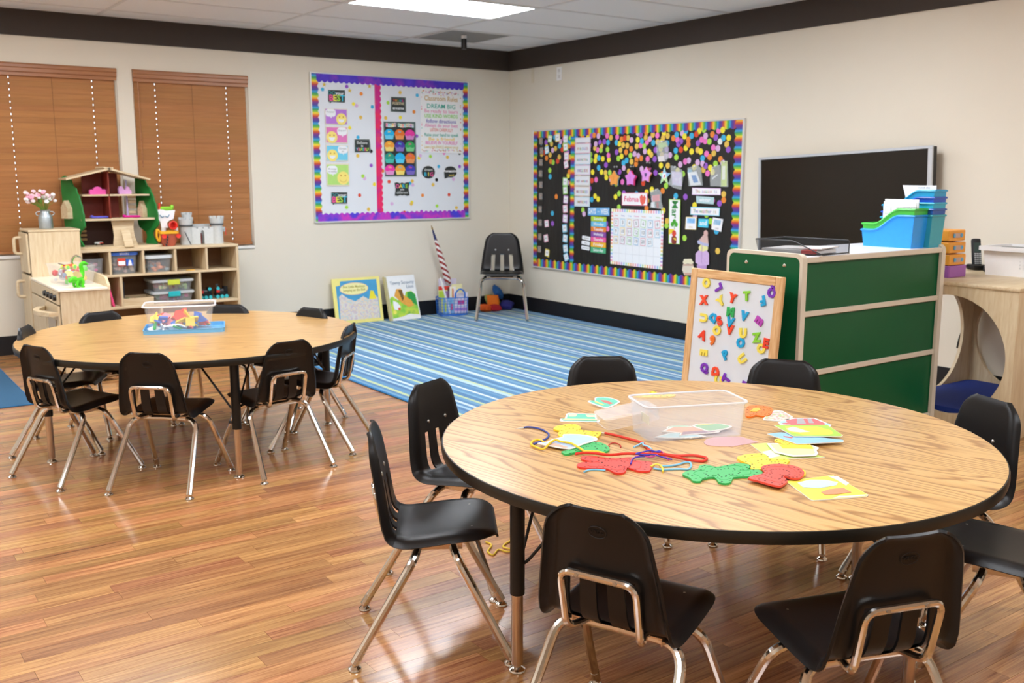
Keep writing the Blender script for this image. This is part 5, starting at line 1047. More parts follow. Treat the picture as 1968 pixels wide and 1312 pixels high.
CCOL = [('#1fb2e6', '#6fd0ee'), ('#e8762c', '#eb9a5a'), ('#e83aa0', '#d68ac8'), ('#f0a03a', '#f4da7a'), ('#4a3aa8', '#8a74c0'), ('#2fa85a', '#7ad08a'), ('#1f9a86', '#4ac0ac'), ('#1fb6ee', '#5ad0f2'), ('#e8762c', '#e89a62'), ('#ee3aa8', '#e69ad0'), ('#f2aa3a', '#f6dc72'), ('#3f40b0', '#7a6ac0')]
for i, (a, b) in enumerate(CCOL):
    ux, uy = (-w * .335 + (i % 3) * w * .32), h * .27 - (i // 3) * h * .215; q = w * .15
    on(o, 'cupcake_case', [(ux - q, uy), (ux + q, uy), (ux + q * .75, uy - q * .95), (ux - q * .75, uy - q * .95)], mat(b, .6, var=.06), .0014)
    on(o, 'cupcake_icing', [(ux + q * 1.06 * math.cos(R(t_)), uy - q * .12 + q * 1.0 * max(0, math.sin(R(t_)))) for t_ in range(0, 181, 15)] + [(ux - q * .5, uy - q * .3), (ux, uy - q * .15), (ux + q * .5, uy - q * .3)], mat(a, .6, var=.06), .0018)
    text(('Jan Feb Mar Apr May Jun Jul Aug Sep Oct Nov Dec'.split())[i], .02, mat(['#f2e25a', '#3fc0dc', '#ee5a9a'][i % 3], .6), o, T(ux, uy + q * .42, .0023), bold=.0006)
# classroom rules
o, (w, h) = bsign('rules_poster', 'white Classroom Rules poster with rows of coloured lettering', 'poster', [(-0.9828, 2.0374), (-0.5499, 2.0434), (-0.5522, 1.4754), (-0.9869, 1.4818)], mat('#efefee', .7, var=.01))
RUL = [('Classroom Rules', .062, '#c9a24a', .80), ('DREAM BIG', .055, '#3fae9a', .68), ('Be ready to learn', .044, '#e69ab8', .8), ('USE KIND WORDS', .044, '#8ad04a', .8), ('follow directions', .046, '#6a5ab0', .72), ('Always do your best', .044, '#e08ab8', .8), ('LISTEN CAREFULLY', .04, '#e0766a', .55), ('Raise your hand to speak', .04, '#3aa890', .82), ('Be a friend', .04, '#f0c85a', .62), ('BELIEVE IN YOURSELF', .04, '#e06ab0', .77), ('Leave a little SPARKLE wherever you go', .036, '#d6c07a', .82)]
zy = [.345, .225, .15, .075, -.005, -.07, -.14, -.215, -.28, -.34, -.405]
for (s_, sz, c, fw), yy in zip(RUL, zy): text(s_, sz, mat(c, .6), o, T(0, h * yy, .0014), bold=.0006, fit=w * fw)
random.seed(31); sp = MB()
spm = [mat(c, .5) for c in ('#d9b25a', '#e69ab8', '#8ad0c0', '#c0a0d8', '#e0766a')]
for k in range(150):
    top = k < 90; sp.mi = random.randrange(5); a = random.uniform(-w * .47, w * .47); b = (h * .46 - abs(random.gauss(0, .014))) if top else (-h * .47 + abs(random.gauss(0, .01)))
    if k % 8 == 0: a = random.choice((-1, 1)) * w * .47; b = random.uniform(-h * .45, h * .45)
    sp.prism(circ(random.uniform(.003, .007), 6, a, b), .0013, .0016)
tag(sp.build('sprinkles', spm, o, 0), kind='stuff')
def oval_sign(label, pts, lines, tail=None):
    o, (w, h) = bsign('slogan_sign', label, 'sign', pts, CHALK, group='slogan signs on the white board')
    for s_, sz, c, x, y in lines: text(s_, sz, mat(c, .6), o, T(x * w, y * h, .0014), bold=.001)
c = (-0.9111, 1.3060); oval_sign('oval black slogan sign reading dream BIG', [(c[0] + .068 * math.cos(a * .314), c[1] + .056 * math.sin(a * .314)) for a in range(20)], [('dream', .034, '#b9bdbb', 0, .2), ('B', .05, '#3fc0dc', -.24, -.18), ('I', .05, '#f2e25a', 0, -.18), ('G', .05, '#ee5a9a', .24, -.18)])
c = (-0.6781, 1.3095); oval_sign('oval black speech-bubble slogan sign reading Awesome', [(c[0] + .07 * math.cos(a * .314), c[1] + .05 * math.sin(a * .314)) for a in range(12)] + [(c[0] - .062, c[1] - .062)] + [(c[0] + .07 * math.cos(a * .314), c[1] + .05 * math.sin(a * .314)) for a in range(14, 20)], [('Awesome', .036, '#f0f0f0', 0, .12), ('work', .026, '#c8b45a', .08, -.22)])
c = (-1.1842, 1.1580); oval_sign('fancy-edged black slogan sign reading DARE to be different', [(c[0] + a, c[1] + b) for a, b in ((-.075, .055), (-.05, .06), (-.02, .05), (0, .058), (.02, .05), (.05, .06), (.075, .055), (.07, .03), (.065, 0), (.07, -.03), (.075, -.055), (.05, -.06), (.02, -.05), (0, -.056), (-.02, -.05), (-.05, -.06), (-.075, -.055), (-.07, -.03), (-.065, 0), (-.07, .03))], [('D', .048, '#ee5a9a', -.3, .2), ('A', .048, '#f2e25a', -.1, .2), ('R', .048, '#3fc0dc', .1, .2), ('E', .048, '#a6dc4a', .3, .2), ('to be', .018, '#f0f0f0', 0, -.04), ('different', .034, '#a9adab', 0, -.25)])

# ------------------------------------------------------------------ green shelf unit
GRN = mat('#0f5a34', .33, var=.04, vs=8, spec=.3, name='green_laminate'); TRIM = mat('#dcd2bf', .4, var=.03, name='cream_edge_trim')
gx0, gx1, gyn, gyf, gt, ge = -1.985, -.872, -5.03, -4.59, .928, .942
t = thing('green_shelf', 'green backed shelf unit with cream trim carrying trays and book bins', 'shelf', ((gx0 + gx1) / 2, gyn, 0)); ox = (gx0 + gx1) / 2
def gb(name, a, b, c, d, e, f, mt, bev=.003, p=None): return MB().box(a - ox, b - ox, c - gyn, d - gyn, e, f, bev=bev).build(name, mt, p or t)
for s, x in ((0, gx0), (1, gx1 - .032)):
    D, H_ = gyf - gyn, ge
    outer = [(0, .0), (D, .0)] + [(D - .03 + .03 * math.cos(R(a)), H_ - .03 + .03 * math.sin(R(a))) for a in range(0, 91, 18)] + [(.03 + .03 * math.cos(R(a)), H_ - .03 + .03 * math.sin(R(a))) for a in range(90, 181, 18)]
    inner = [(.016 + (u / D) * (D - .032), .016 + v / H_ * (H_ - .032)) for u, v in outer]
    e = MB().ringprism(outer, inner, 0, .032, T(x - ox, 0, 0) @ YZ).build('end_trim', TRIM, t, 30)
    MB().prism(inner, .001, .031, T(x - ox, 0, 0) @ YZ).build('end_panel', GRN, t, 30)
    for y in (.1, .32): MB().lathe([(0, .006), (.006, .0055), (.009, .002), (.0095, 0)], 12, T(x - ox + (.001 if s == 0 else .031), y, H_ - .055, ry=-90 if s == 0 else 90)).build('screw', CHROME, e)
gb('top_board', gx0 + .032, gx1 - .032, gyn + .004, gyf - .01, gt - .022, gt, mat('#e9eaf0', .3, name='white_laminate'))
gb('top_trim', gx0 + .032, gx1 - .032, gyn + .001, gyn + .006, gt - .026, gt - .0005, TRIM)
zs = [.065, .397, .672, gt - .024]
for a, b in zip(zs[:-1], zs[1:]): gb('back_panel', gx0 + .032, gx1 - .032, gyn + .02, gyn + .026, a, b, GRN, 0)
for z in (.065, .397, .672):
    gb('shelf_trim', gx0 + .032, gx1 - .032, gyn + .006, gyn + .02, z - .012, z + .013, TRIM); gb('shelf_board', gx0 + .032, gx1 - .032, gyn + .026, gyf - .01, z - .01, z + .01, BIRCH)
gb('kick_board', gx0 + .032, gx1 - .032, gyn + .05, gyn + .06, 0, .053, TRIM)

# wire letter tray with papers
t = thing('letter_tray', 'black wire mesh letter tray on the left of the green shelf', 'tray', (-1.77, -4.86, gt), R(6))
MESH = mat('#26282a', .5, alpha=.3, var=0, name='wire_mesh'); WIRE = mat('#1b1c1e', .4)
hw, hd = .115, .165
MB().box(-hw, hw, -hd, hd, .004, .005).build('mesh_floor', MESH, t, 0)
MB().prism([(-hd, .004), (hd, .004), (hd + .02, .062), (-hd, .062)], hw, hw + .001, YZ).build('mesh_side', MESH, t, 0); MB().prism([(-hd, .004), (hd, .004), (hd + .02, .062), (-.02, .062), (-hd, .01)], -hw - .001, -hw, YZ).build('mesh_side', MESH, t, 0)
MB().prism([(-hw, .004), (hw, .004), (hw, .062), (-hw, .062)], hd, hd + .001, XZ).build('mesh_end', MESH, t, 0)
MB().tube(fillet([(hw, -hd, .004), (hw, -hd, .062), (hw, hd + .02, .062), (-hw, hd + .02, .062), (-hw, -.02, .062), (-hw, -hd, .008)], .01, 3), .0028, 6).build('rim_wire', WIRE, t); MB().tube([(-hw, -hd, .006), (hw, -hd, .006)], .0028, 6).build('front_wire', WIRE, t)
for x in (-hw, hw):
    for y in (-hd, hd): MB().cyl(.005, 0, .005, 8, T(x, y)).build('foot', mat('#d8cfc0', .5), t)
o = MB().box(-.1, .095, -.13, .14, 0, .016, bev=.001).build('workbook', mat('#e3e1df', .6)); o.location = (-1.775, -4.845, gt + .0055); o.rotation_euler = (0, 0, R(6)); tag(o, 'white workbook with a red corner lying in the wire tray', 'book')
MB().box(-.1005, -.07, -.1305, -.07, .001, .0165).build('red_corner', mat('#d8504a', .5), o, 0)
o = MB().box(-.095, .1, -.135, .135, 0, .006, bev=.001).build('magazine', mat('#eceae9', .5, var=.04, vs=30)); o.location = (-1.765, -4.85, gt + .022); o.rotation_euler = (R(-2), 0, R(14)); tag(o, 'thin white magazine on top of the workbook in the wire tray', 'magazine')
for k in range(5): MB().box(-.06 + .03 * k, -.045 + .03 * k, -.08 + .03 * k, -.05 + .03 * k, .006, .0064).build('printed_patch', mat(['#e07a6a', '#8ab0d0', '#d0a04a', '#c08aa0', '#7aa08a'][k], .6), o, 0)

# book bins
def bin_shell(L, w, h0, h1, th=.003, n=18):
    """book bin: long side runs along -y; far end (y=0) low, near end (y=-L) high with an S-shaped rim"""
    def top(u): s = max(0, min(1, (u - .22) / .5)); return h0 + (h1 - h0) * (s * s * (3 - 2 * s))
    m = MB(); out = []; inn = []
    us = [k / n for k in range(n + 1)]
    for off, arr in ((0, out), (th, inn)):
        x0, x1 = -w / 2 + off, w / 2 - off
        path = [(x0, -off - (L - 2 * off) * u, u) for u in us] + [(x0 + (x1 - x0) * k / 3, -(L - off), 1) for k in (1, 2)] + [(x1, -off - (L - 2 * off) * u, u) for u in us[::-1]] + [(x1 + (x0 - x1) * k / 3, -off, 0) for k in (1, 2)]
        arr.extend(path)
    q = len(out); tp = .92; vs = []
    for (x, y, u) in out: vs.append((x * tp, -L / 2 + (y + L / 2) * tp, 0))
    for (x, y, u) in out: vs.append((x, y, top(u)))
    for (x, y, u) in inn: vs.append((x, y, top(u)))
    for (x, y, u) in inn: vs.append((x * tp, -L / 2 + (y + L / 2) * tp, th))
    fs = [list(range(q))[::-1], list(range(3 * q, 4 * q))]
    for a in range(3): fs += [(a * q + i, a * q + (i + 1) % q, (a + 1) * q + (i + 1) % q, (a + 1) * q + i) for i in range(q)]
    m.add(vs, [f[::-1] for f in fs]); rim = [Vector((x * 1.03, -L / 2 + (y + L / 2) * 1.01, top(u) - .006)) for x, y, u in out]
    return m, rim
def book_bin(label, loc, c, L=.285, w=.125, h0=.088, h1=.163):
    t = thing('book_bin', label, 'bin', loc, R(2), 'book bins on the green shelf'); m, rim = bin_shell(L, w, h0, h1)
    m.build('tub', mat(c, .3, name='bin_' + c[1:]), t, 40); MB().tube(rim, .0048, 6, closed=True).build('rim', mat(c, .3, name='bin_' + c[1:]), t)
bxp = -1.07
book_bin('sky blue book bin, front one, holding a green bin', (bxp, -4.715, gt), '#2f9df0'); book_bin('green book bin nested in the sky blue bin', (bxp, -4.717, gt + .031), '#4cc24a', L=.282, w=.122)
bx2 = -.95
book_bin('teal book bin at the bottom of the rear stack', (bx2, -4.735, gt), '#35a6b8', w=.122); book_bin('dark blue book bin second in the rear stack', (bx2, -4.737, gt + .03), '#2558b0', L=.283, w=.118); book_bin('turquoise book bin third in the rear stack', (bx2, -4.739, gt + .06), '#32b8d8', L=.281, w=.116); book_bin('royal blue book bin fourth in the rear stack', (bx2, -4.741, gt + .088), '#1f55c8', L=.279, w=.114); book_bin('aqua blue book bin on top of the rear stack', (bx2, -4.743, gt + .122), '#22a6d8', L=.277, w=.112)
def sheet(label, x, y0, y1, z0, z1, lines=True, sl=.0, txt=None):
    o = MB().prism([(y0, z0), (y1, z0), (y1, z1), (y0 - sl, z1), (y0, z0 + .02)] if not sl else [(y0, z0), (y1, z0), (y1, z1), (y0 - sl, z1)], 0, .004, YZ).build('worksheet', PAPER, None, 0); o.location = (x, 0, 0); tag(o, label, 'paper', 'worksheets in the book bins')
    return o
# worksheets stand upright in the bins
o = sheet('white worksheet pack with number boxes in the front book bin', bxp - .01, -4.80, -4.982, gt + .05, gt + .225)
for k in range(5): MB().ringprism([(-4.81 - .036 * k, gt + .165), (-4.842 - .036 * k, gt + .165), (-4.842 - .036 * k, gt + .2), (-4.81 - .036 * k, gt + .2)], [(-4.8115 - .036 * k, gt + .167), (-4.8405 - .036 * k, gt + .167), (-4.8405 - .036 * k, gt + .198), (-4.8115 - .036 * k, gt + .198)], -.0004, 0, YZ).build('printed_box', mat('#9a9fa2', .7), o, 0)
for k, s_ in enumerate(('15', '14', '13', '12')): text(s_, .02, mat('#b3b6b8', .7), o, Matrix(((0, 0, -1, -.0005), (-1, 0, 0, -4.861 - .036 * k), (0, 1, 0, gt + .18), (0, 0, 0, 1))))
sheet('second white worksheet pack behind the number boxes', bxp + .015, -4.79, -4.978, gt + .05, gt + .237)
o = sheet('white worksheet pack in the top bin of the rear stack', bx2, -4.865, -5.0, gt + .16, gt + .305, sl=-.05)
text('match the', .016, mat('#8fa3ad', .7), o, Matrix(((0, 0, -1, -.0005), (-1, 0, 0, -4.935), (0, 1, 0, gt + .294), (0, 0, 0, 1))))

# ------------------------------------------------------------------ wall-mounted television
t = thing('television', 'large dark television with thin silver frame on the right wall', 'television', (-.1, -3.81, 1.045), rot=(R(-2.4), 0, 0))
hw, hh = .648, .38
MB().box(-.0, .045, -hw, hw, -hh, hh, bev=.004).build('housing', BLACK, t)
SIL = mat('#c6cbd0', .35, .4, name='silver_bezel')
for a in ((-hw - .004, hw + .004, hh - .014, hh + .004), (-hw - .004, hw + .004, -hh - .004, -hh + .02)): MB().box(-.012, .002, a[0], a[1], a[2], a[3], bev=.002).build('bezel_bar', SIL, t)
MB().box(-.012, .002, hw - .016, hw + .004, -hh + .02, hh - .014, bev=.002).build('bezel_bar', SIL, t); MB().box(-.012, .002, -hw - .004, -hw + .026, -hh + .02, hh - .014, bev=.002).build('bezel_bar', SIL, t)
MB().box(-.004, 0, -hw + .02, hw - .01, -hh + .02, hh - .012).build('screen', mat('#17130f', .22, var=.2, vs=3, name='screen_glass'), t, 0)
MB().box(.045, .1, -.2, .2, -.15, .15).build('wall_mount', BLACK, t, 0)

# ------------------------------------------------------------------ floor easel with whiteboard and magnets
EX, EA, EB, EZ = -2.11, -4.483, -5.029, .85
t = thing('floor_easel', 'child floor easel with pine frame and white board full of magnetic letters', 'easel', (EX, (EA + EB) / 2, EZ), rot=(0, R(5), 0)); hw = (EA - EB) / 2
for s in (-1, 1): MB().box(0, .022, s * hw - (.04 if s > 0 else 0), s * hw + (.04 if s < 0 else 0), -.85, 0, bev=.003).build('front_leg', PINE, t)
MB().box(0, .022, -hw + .04, hw - .04, -.042, 0, bev=.003).build('cross_rail', PINEH, t); MB().box(0, .022, -hw + .04, hw - .04, -.66, -.62, bev=.003).build('cross_rail', PINEH, t)
MB().box(.006, .014, -hw + .035, hw - .035, -.63, -.035).build('white_board', mat('#dbe4ec', .2, var=.01, name='white_board_enamel'), t, 0)
MB().box(-.075, .0, -hw + .02, hw - .02, -.68, -.665, bev=.002).build('tray_shelf', PINEH, t)
MB().box(.022, .028, -hw + .05, hw - .05, -.6, -.05).build('rear_board', mat('#1e2a22', .6), t, 0)
MGC = {'y': ('#f0e05a', 'yellow'), 'v': ('#7a35b8', 'purple'), 'r': ('#e8442c', 'red'), 'o': ('#f07a2c', 'orange'), 'g': ('#8ad23a', 'lime green'), 'G': ('#2fae5a', 'green'), 'b': ('#1fa6dc', 'blue'), 'm': ('#b84ab8', 'magenta'), 's': ('#f05030', 'orange-red')}
MAG = [((-4.5863, 0.7862), 'O', 'y', 0, 'at the top left'), ((-4.6618, 0.7732), 'L', 'v', 120, 'second in the top row'), ((-4.9761, 0.7812), 'Q', 'v', 150, 'in the top right corner'), ((-4.5800, 0.7062), 'X', 's', 5, 'below the yellow letter at the top left'), ((-4.6856, 0.7105), 'Y', 'y', 40, 'lying tilted in the second row'), ((-4.7551, 0.7322), 'Y', 's', -12, 'above the green M'), ((-4.8359, 0.7501), 'T', 'g', 8, 'in the upper right half'), ((-4.9293, 0.7374), 'F', 'b', 200, 'below the purple corner letter'),
       ((-4.7501, 0.6683), 'M', 'G', 0, 'in the middle'), ((-4.8335, 0.6598), 'V', 'b', -10, 'right of the green M'), ((-4.9201, 0.6478), 'm', 'm', -28, 'large lower-case, at the right'), ((-4.5905, 0.6233), 'U', 'y', 90, 'turned sideways at the left edge'), ((-4.6502, 0.6312), 'D', 'b', 60, 'next to a red S'), ((-4.6885, 0.6210), 'S', 'r', 30, 'beside a blue letter'), ((-4.7540, 0.6234), 'A', 'b', 170, 'right under the green M'), ((-4.7573, 0.5883), 'V', 's', -3, 'below the blue upside-down A'),
       ((-4.6789, 0.5752), 'O', 'y', 10, 'left of the middle'), ((-4.8358, 0.5826), 'U', 'y', 5, 'upright, right of the middle'), ((-4.5937, 0.5432), 'A', 'r', -20, 'at the left edge in the lower half'), ((-4.6574, 0.5256), '9', 'o', 0, 'a number in the lower left'), ((-4.8275, 0.5379), 'O', 'b', 0, 'below the upright yellow U'), ((-4.9150, 0.5730), 'Z', 'g', 12, 'at the right in the lower half'), ((-4.9714, 0.5555), 'E', 'r', -5, 'touching a yellow ring letter'), ((-4.9476, 0.5289), 'O', 'y', 0, 'touching a red letter at the right'),
       ((-4.6110, 0.4612), 'E', 'y', -90, 'turned sideways low at the left'), ((-4.7451, 0.4716), 'P', 'b', 35, 'low in the middle'), ((-4.8436, 0.4668), 'U', 'y', -50, 'tilted, low in the middle'), ((-4.6241, 0.3881), 'Q', 'v', 10, 'near the bottom left'), ((-4.6929, 0.3874), 'D', 's', 100, 'near the bottom next to a purple letter'), ((-4.7638, 0.3622), 'T', 'v', 70, 'peeping over the table edge'), ((-4.7172, 0.3464), 'C', 'y', 90, 'half hidden behind the table edge'), ((-4.8849, 0.3704), 'L', 'v', 80, 'half hidden by the table, at the right')]
ER = Euler((0, R(5), 0)).to_matrix().to_4x4()
for k, (p, ch, c, rz, where) in enumerate(MAG):
    z = p[1]; x = EX + math.sin(R(5)) * (z - EZ) * 1 + .006 - .0
    me = text_data(ch, .056, .0035, .0035); xs = [v.co.x for v in me.vertices]; ys = [v.co.y for v in me.vertices]
    me.transform(T(-(max(xs) + min(xs)) / 2, -(max(ys) + min(ys)) / 2, 0)); me.materials.clear(); me.materials.append(mat(MGC[c][0], .35, name='magnet_' + MGC[c][1]))
    o = obj('letter_magnet', me); o.matrix_world = Matrix.Translation((x - .0045, p[0], z)) @ ER @ Matrix(((0, 0, -1, 0), (-1, 0, 0, 0), (0, 1, 0, 0), (0, 0, 0, 1))) @ T(rz=rz)
    tag(o, '%s letter magnet %s, %s of the white board' % (MGC[c][1], ch if ch != '9' else 'number 9', where), 'magnet', 'letter magnets on the easel')

# ------------------------------------------------------------------ wooden hideaway cube with round openings
DX0, DX1, DY0, DY1, DZ_ = -.858, -.03, -5.41, -4.72, .755
t = thing('hideaway_cube', 'light plywood cube table with large round openings by the right wall', 'play furniture', ((DX0 + DX1) / 2, (DY0 + DY1) / 2, 0)); ax, ay = (DX0 + DX1) / 2, (DY0 + DY1) / 2
def holed(w, h, r, cz, n=40):
    inner = []; outer = []
    for k in range(n):
        a = 2 * PI * (k + .5) / n; c, s = math.cos(a), math.sin(a); inner.append((r * c, cz + r * s))
        q = min((w / 2) / abs(c) if abs(c) > 1e-6 else 9, ((h - cz) if s > 0 else cz) / abs(s) if abs(s) > 1e-6 else 9); outer.append((q * c, cz + q * s))
    for cx_, cz_ in ((w / 2, h), (-w / 2, h), (-w / 2, 0), (w / 2, 0)):
        k = min(range(n), key=lambda i: (outer[i][0] - cx_) ** 2 + (outer[i][1] - cz_) ** 2); outer[k] = (cx_, cz_)
    return outer, inner
w, d = DX1 - DX0, DY1 - DY0; hz = DZ_ - .02
o_, i_ = holed(d, hz, .305, .385)
for x in (-w / 2, w / 2 - .018): MB().ringprism(o_, i_, 0, .018, T(x) @ YZ).build('holed_panel', BIRCHV, t, 30)
o_, i_ = holed(w - .036, hz, .305, .385)
for y in (-d / 2, d / 2 - .018): MB().ringprism(o_, i_, 0, .018, T(0, y) @ XZ).build('holed_panel', BIRCHV, t, 30)
MB().box(-w / 2 - .008, w / 2, -d / 2 - .008, d / 2 + .008, hz, DZ_, bev=.006, seg=2).build('top_board', BIRCH, t); MB().box(-w / 2 + .018, w / 2 - .018, -d / 2 + .018, d / 2 - .018, .04, .055).build('floor_board', BIRCH, t)
o = MB().prism(rrect(w - .06, d - .06, .05, 5), 0, .05).build('floor_cushion', mat('#14307e', .8, var=.1, name='navy_vinyl')); o.location = (ax, ay, .056); tag(o, 'navy blue cushion inside the plywood cube', 'cushion')
# cable on the wall, seen through the opening
o = MB().tube([(-.012, p[0], p[1]) for p in ((-4.7198, 0.5577), (-4.6873, 0.4866), (-4.6623, 0.3969), (-4.6419, 0.3256), (-4.6334, 0.2680))], .006, 6).build('power_cable', BLACK); tag(o, 'black cable hanging on the wall behind the plywood cube', 'cable')
# white basket
def holes_basket(t, L, W_, H_, mt):
    """tapered basket with rim; long sides carry a grid of square openings"""
    m = MB(); tp = .93; n = 17; rows = 6
    for s in (-1, 1):
        xs = [-L / 2 + L * .06 + (L * .88) * k / n for k in range(n + 1)]; zs_ = [.0, .03] + [.03 + .011 + .021 * k for k in range(rows)] + [H_]
        # wall as bars: verticals and horizontals
        def P(u, z, off): k = tp + (1 - tp) * z / H_; return (u * k, s * (W_ / 2 * k) + s * off, z)
        us = [-L / 2]; 
        for k in range(9): c = -L * .3 + .02 * k * L / .46 * 1.05; us += [c - .004, c + .004]
        us.append(L / 2); zb = [.002]
        for k in range(4): zb += [.045 + .018 * k - .004, .045 + .018 * k + .004]
        zb.append(H_)
        for i in range(len(us) - 1):
            for j in range(len(zb) - 1):
                if i % 2 == 1 and j % 2 == 1: continue
                q = [P(us[i], zb[j], 0), P(us[i + 1], zb[j], 0), P(us[i + 1], zb[j + 1], 0), P(us[i], zb[j + 1], 0)]
                q2 = [P(us[i], zb[j], -.003), P(us[i + 1], zb[j], -.003), P(us[i + 1], zb[j + 1], -.003), P(us[i], zb[j + 1], -.003)]
                m.add(q + q2, [(0, 1, 2, 3), (7, 6, 5, 4)])
                if i % 2 == 0 and j % 2 == 1 and i < len(us) - 2: m.add(q + q2, [(1, 5, 6, 2)]) if i + 1 < len(us) - 1 else None
    m.build('long_side', mt, t, 0)
    for s in (-1, 1): MB().add([(s * L / 2 * tp, -W_ / 2 * tp, 0), (s * L / 2 * tp, W_ / 2 * tp, 0), (s * L / 2, W_ / 2, H_), (s * L / 2, -W_ / 2, H_), (s * (L / 2 * tp - .003), -W_ / 2 * tp, 0), (s * (L / 2 * tp - .003), W_ / 2 * tp, 0), (s * (L / 2 - .003), W_ / 2, H_), (s * (L / 2 - .003), -W_ / 2, H_)], [(0, 1, 2, 3), (7, 6, 5, 4), (0, 4, 5, 1), (3, 2, 6, 7)]).build('short_side', mt, t, 0)
    MB().box(-L / 2 * tp, L / 2 * tp, -W_ / 2 * tp, W_ / 2 * tp, 0, .004).build('base', mt, t, 0)
    MB().ringprism(rrect(L + .05, W_ + .05, .03, 5), rrect(L - .006, W_ - .006, .02, 5), H_ - .018, H_ + .003).build('rim', mt, t, 40)
WB_ = mat('#eeeeee', .4, var=.02, name='white_basket_plastic')
t = thing('plastic_basket', 'white perforated plastic basket on the plywood cube', 'basket', (-.235, -5.175, DZ_), R(90)); holes_basket(t, .46, .27, .15, WB_)
o = MB().box(-.16, .16, -.09, .09, 0, .004).build('folded_paper', PAPER); o.location = (-.235, -5.19, DZ_ + .135); tag(o, 'white sheet of paper lying in the perforated basket', 'paper')
o = MB().prism(rrect(.12, .05, .02, 4), 0, .01).build('remote_control', mat('#9a9c9a', .4)); o.location = (-.25, -5.04, DZ_ + .14); o.rotation_euler = (0, 0, R(80)); tag(o, 'grey handset lying on the paper in the perforated basket', 'remote')
# phone
t = thing('cordless_phone', 'black cordless phone standing in its charger on the plywood cube', 'phone', (-.14, -4.79, DZ_), R(-35))
MB().box(-.045, .045, -.05, .05, 0, .03, bev=.01, seg=2).build('charger', BLACK, t)
h_ = MB().box(-.025, .025, -.014, .014, 0, .165, bev=.009, seg=2, M=T(0, .005, .012, rx=-14)).build('handset', mat('#1b1c1f', .35), t)
M = T(0, .005, .012, rx=-14); MB().box(-.019, .019, -.0155, -.0135, .085, .14, M=M).build('display', mat('#3a4a48', .2), h_, 0)
for r_ in range(6):
    for c_ in range(3): MB().box(-.018 + .013 * c_, -.008 + .013 * c_, -.0165, -.0138, .018 + .011 * r_, .025 + .011 * r_, M=M).build('key', mat('#b9bec0', .4), h_, 0)
t = thing('phone_adapter', 'small black box beside the cordless phone', 'box', (-.17, -4.9, DZ_)); MB().box(-.05, .05, -.035, .035, 0, .036, bev=.006).build('box', mat('#22262c', .45), t); MB().tube(catmull([(0, .035, .015), (.03, .06, .01), (.08, .07, .004)], 4), .003, 6).build('cable', BLACK, t)
# drawer organiser on purple box
o = MB().box(-.08, .08, -.1, .1, 0, .062, bev=.004).build('purple_box', mat('#a45fae', .45)); o.location = (-.63, -4.86, DZ_); tag(o, 'purple plastic box under the orange drawers', 'box')
t = thing('drawer_organiser', 'stack of three small orange drawers on the purple box', 'organiser', (-.63, -4.86, DZ_ + .062))
ORG = mat('#f0a33a', .45, name='orange_plastic')
for k in range(3):
    dr = MB().box(-.078, .078, -.095 + .006 * k, .1, .063 * k + .002, .063 * k + .058, bev=.004).build('drawer', ORG, t); yf = -.097 + .006 * k
    MB().box(-.04, .04, yf - .001, yf + .001, .063 * k + .018, .063 * k + .042).build('label_holder', mat('#c9a89a', .5), dr, 0)
    for s in (-1, 1): MB().cyl(.01, 0, .003, 12, T(s * .034, yf - .001, .063 * k + .03, rx=90)).build('blue_dot', mat('#5fa6d0', .5), dr)
# wooden panel at the right picture edge
t = thing('wooden_stand', 'light wooden stand cut off by the right picture edge', 'play furniture', (-.86, -5.86, 0), R(0))
MB().box(-.13, .2, -.1, .16, .02, .36, bev=.02, seg=3).build('body', PINE, t); MB().box(-.11, .18, -.08, .14, 0, .02).build('plinth', PINE, t)
MB().box(-.135, .205, -.105, .165, .345, .372, bev=.012, seg=2).build('top_board', PINEH, t)

# ------------------------------------------------------------------ picture books against the back wall
def lean_book(name, label, x, y, w, h, th, tilt, rz, cover, side):
    t = thing(name, label, 'book', (x, y, .0125), rot=(R(-tilt), 0, R(rz)))
    MB().box(0, w, 0, .0025, 0, h).build('front_cover', cover, t, 0); MB().box(0, w, th - .0025, th, 0, h).build('back_cover', side, t, 0)
    MB().box(.003, w - .004, .0025, th - .0025, .004, h - .004).build('pages', mat('#efe9da', .8, var=.08, vs=200), t, 0)
    MB().box(-.002, .001, 0, th, 0, h).build('spine', side, t, 0); return t
YC = mat('#f0e68a', .5, name='yellow_cover')
t = lean_book('picture_book', 'large square picture book with yellow border and blue sky leaning on the wall', -1.905, -.125, .455, .395, .012, 11, 0, YC, YC)
def face(t, name, poly, mt, d=.0006): return MB().prism(poly, -d - .0004, -d, XZ).build(name, mt, t, 0)
face(t, 'blue_field', [(.03, .03), (.425, .03), (.425, .372), (.075, .372), (.07, .335), (.03, .33)], mat('#4a9fcc', .5, var=.15, vs=14))
face(t, 'crowd_print', [(.04, .03), (.42, .03), (.42, .21), (.38, .25), (.33, .2), (.28, .23), (.2, .19), (.13, .22), (.08, .26), (.05, .24)], blotch('pastel_crowd', ['#dcd8c6', '#bcd0d8', '#e6cfb4', '#d9dcd6', '#c8b8c8', '#e9dcb0', '#cfd8d2'], 24), .0012)
face(t, 'yellow_shape', [(.335, .2), (.405, .2), (.385, .27), (.355, .275)], mat('#f0e23a', .5), .0018)
face(t, 'title_rim', circ(.138, 28, .2, .3, .056), mat('#c9a0b0', .5), .0018); face(t, 'title_oval', circ(.134, 28, .2, .3, .052), mat('#f2ecaa', .5), .0024)
MX = T(0, -.0032, 0) @ Matrix(((1, 0, 0, 0), (0, 0, 1, 0), (0, 1, 0, 0), (0, 0, 0, 1)))
def btext(t, s_, size, c, x, z, fit=None, d=.0032): text(s_, size, mat(c, .6), t, Matrix(((1, 0, 0, x), (0, 0, -1, -d), (0, 1, 0, z), (0, 0, 0, 1))), fit=fit, bold=.0004)
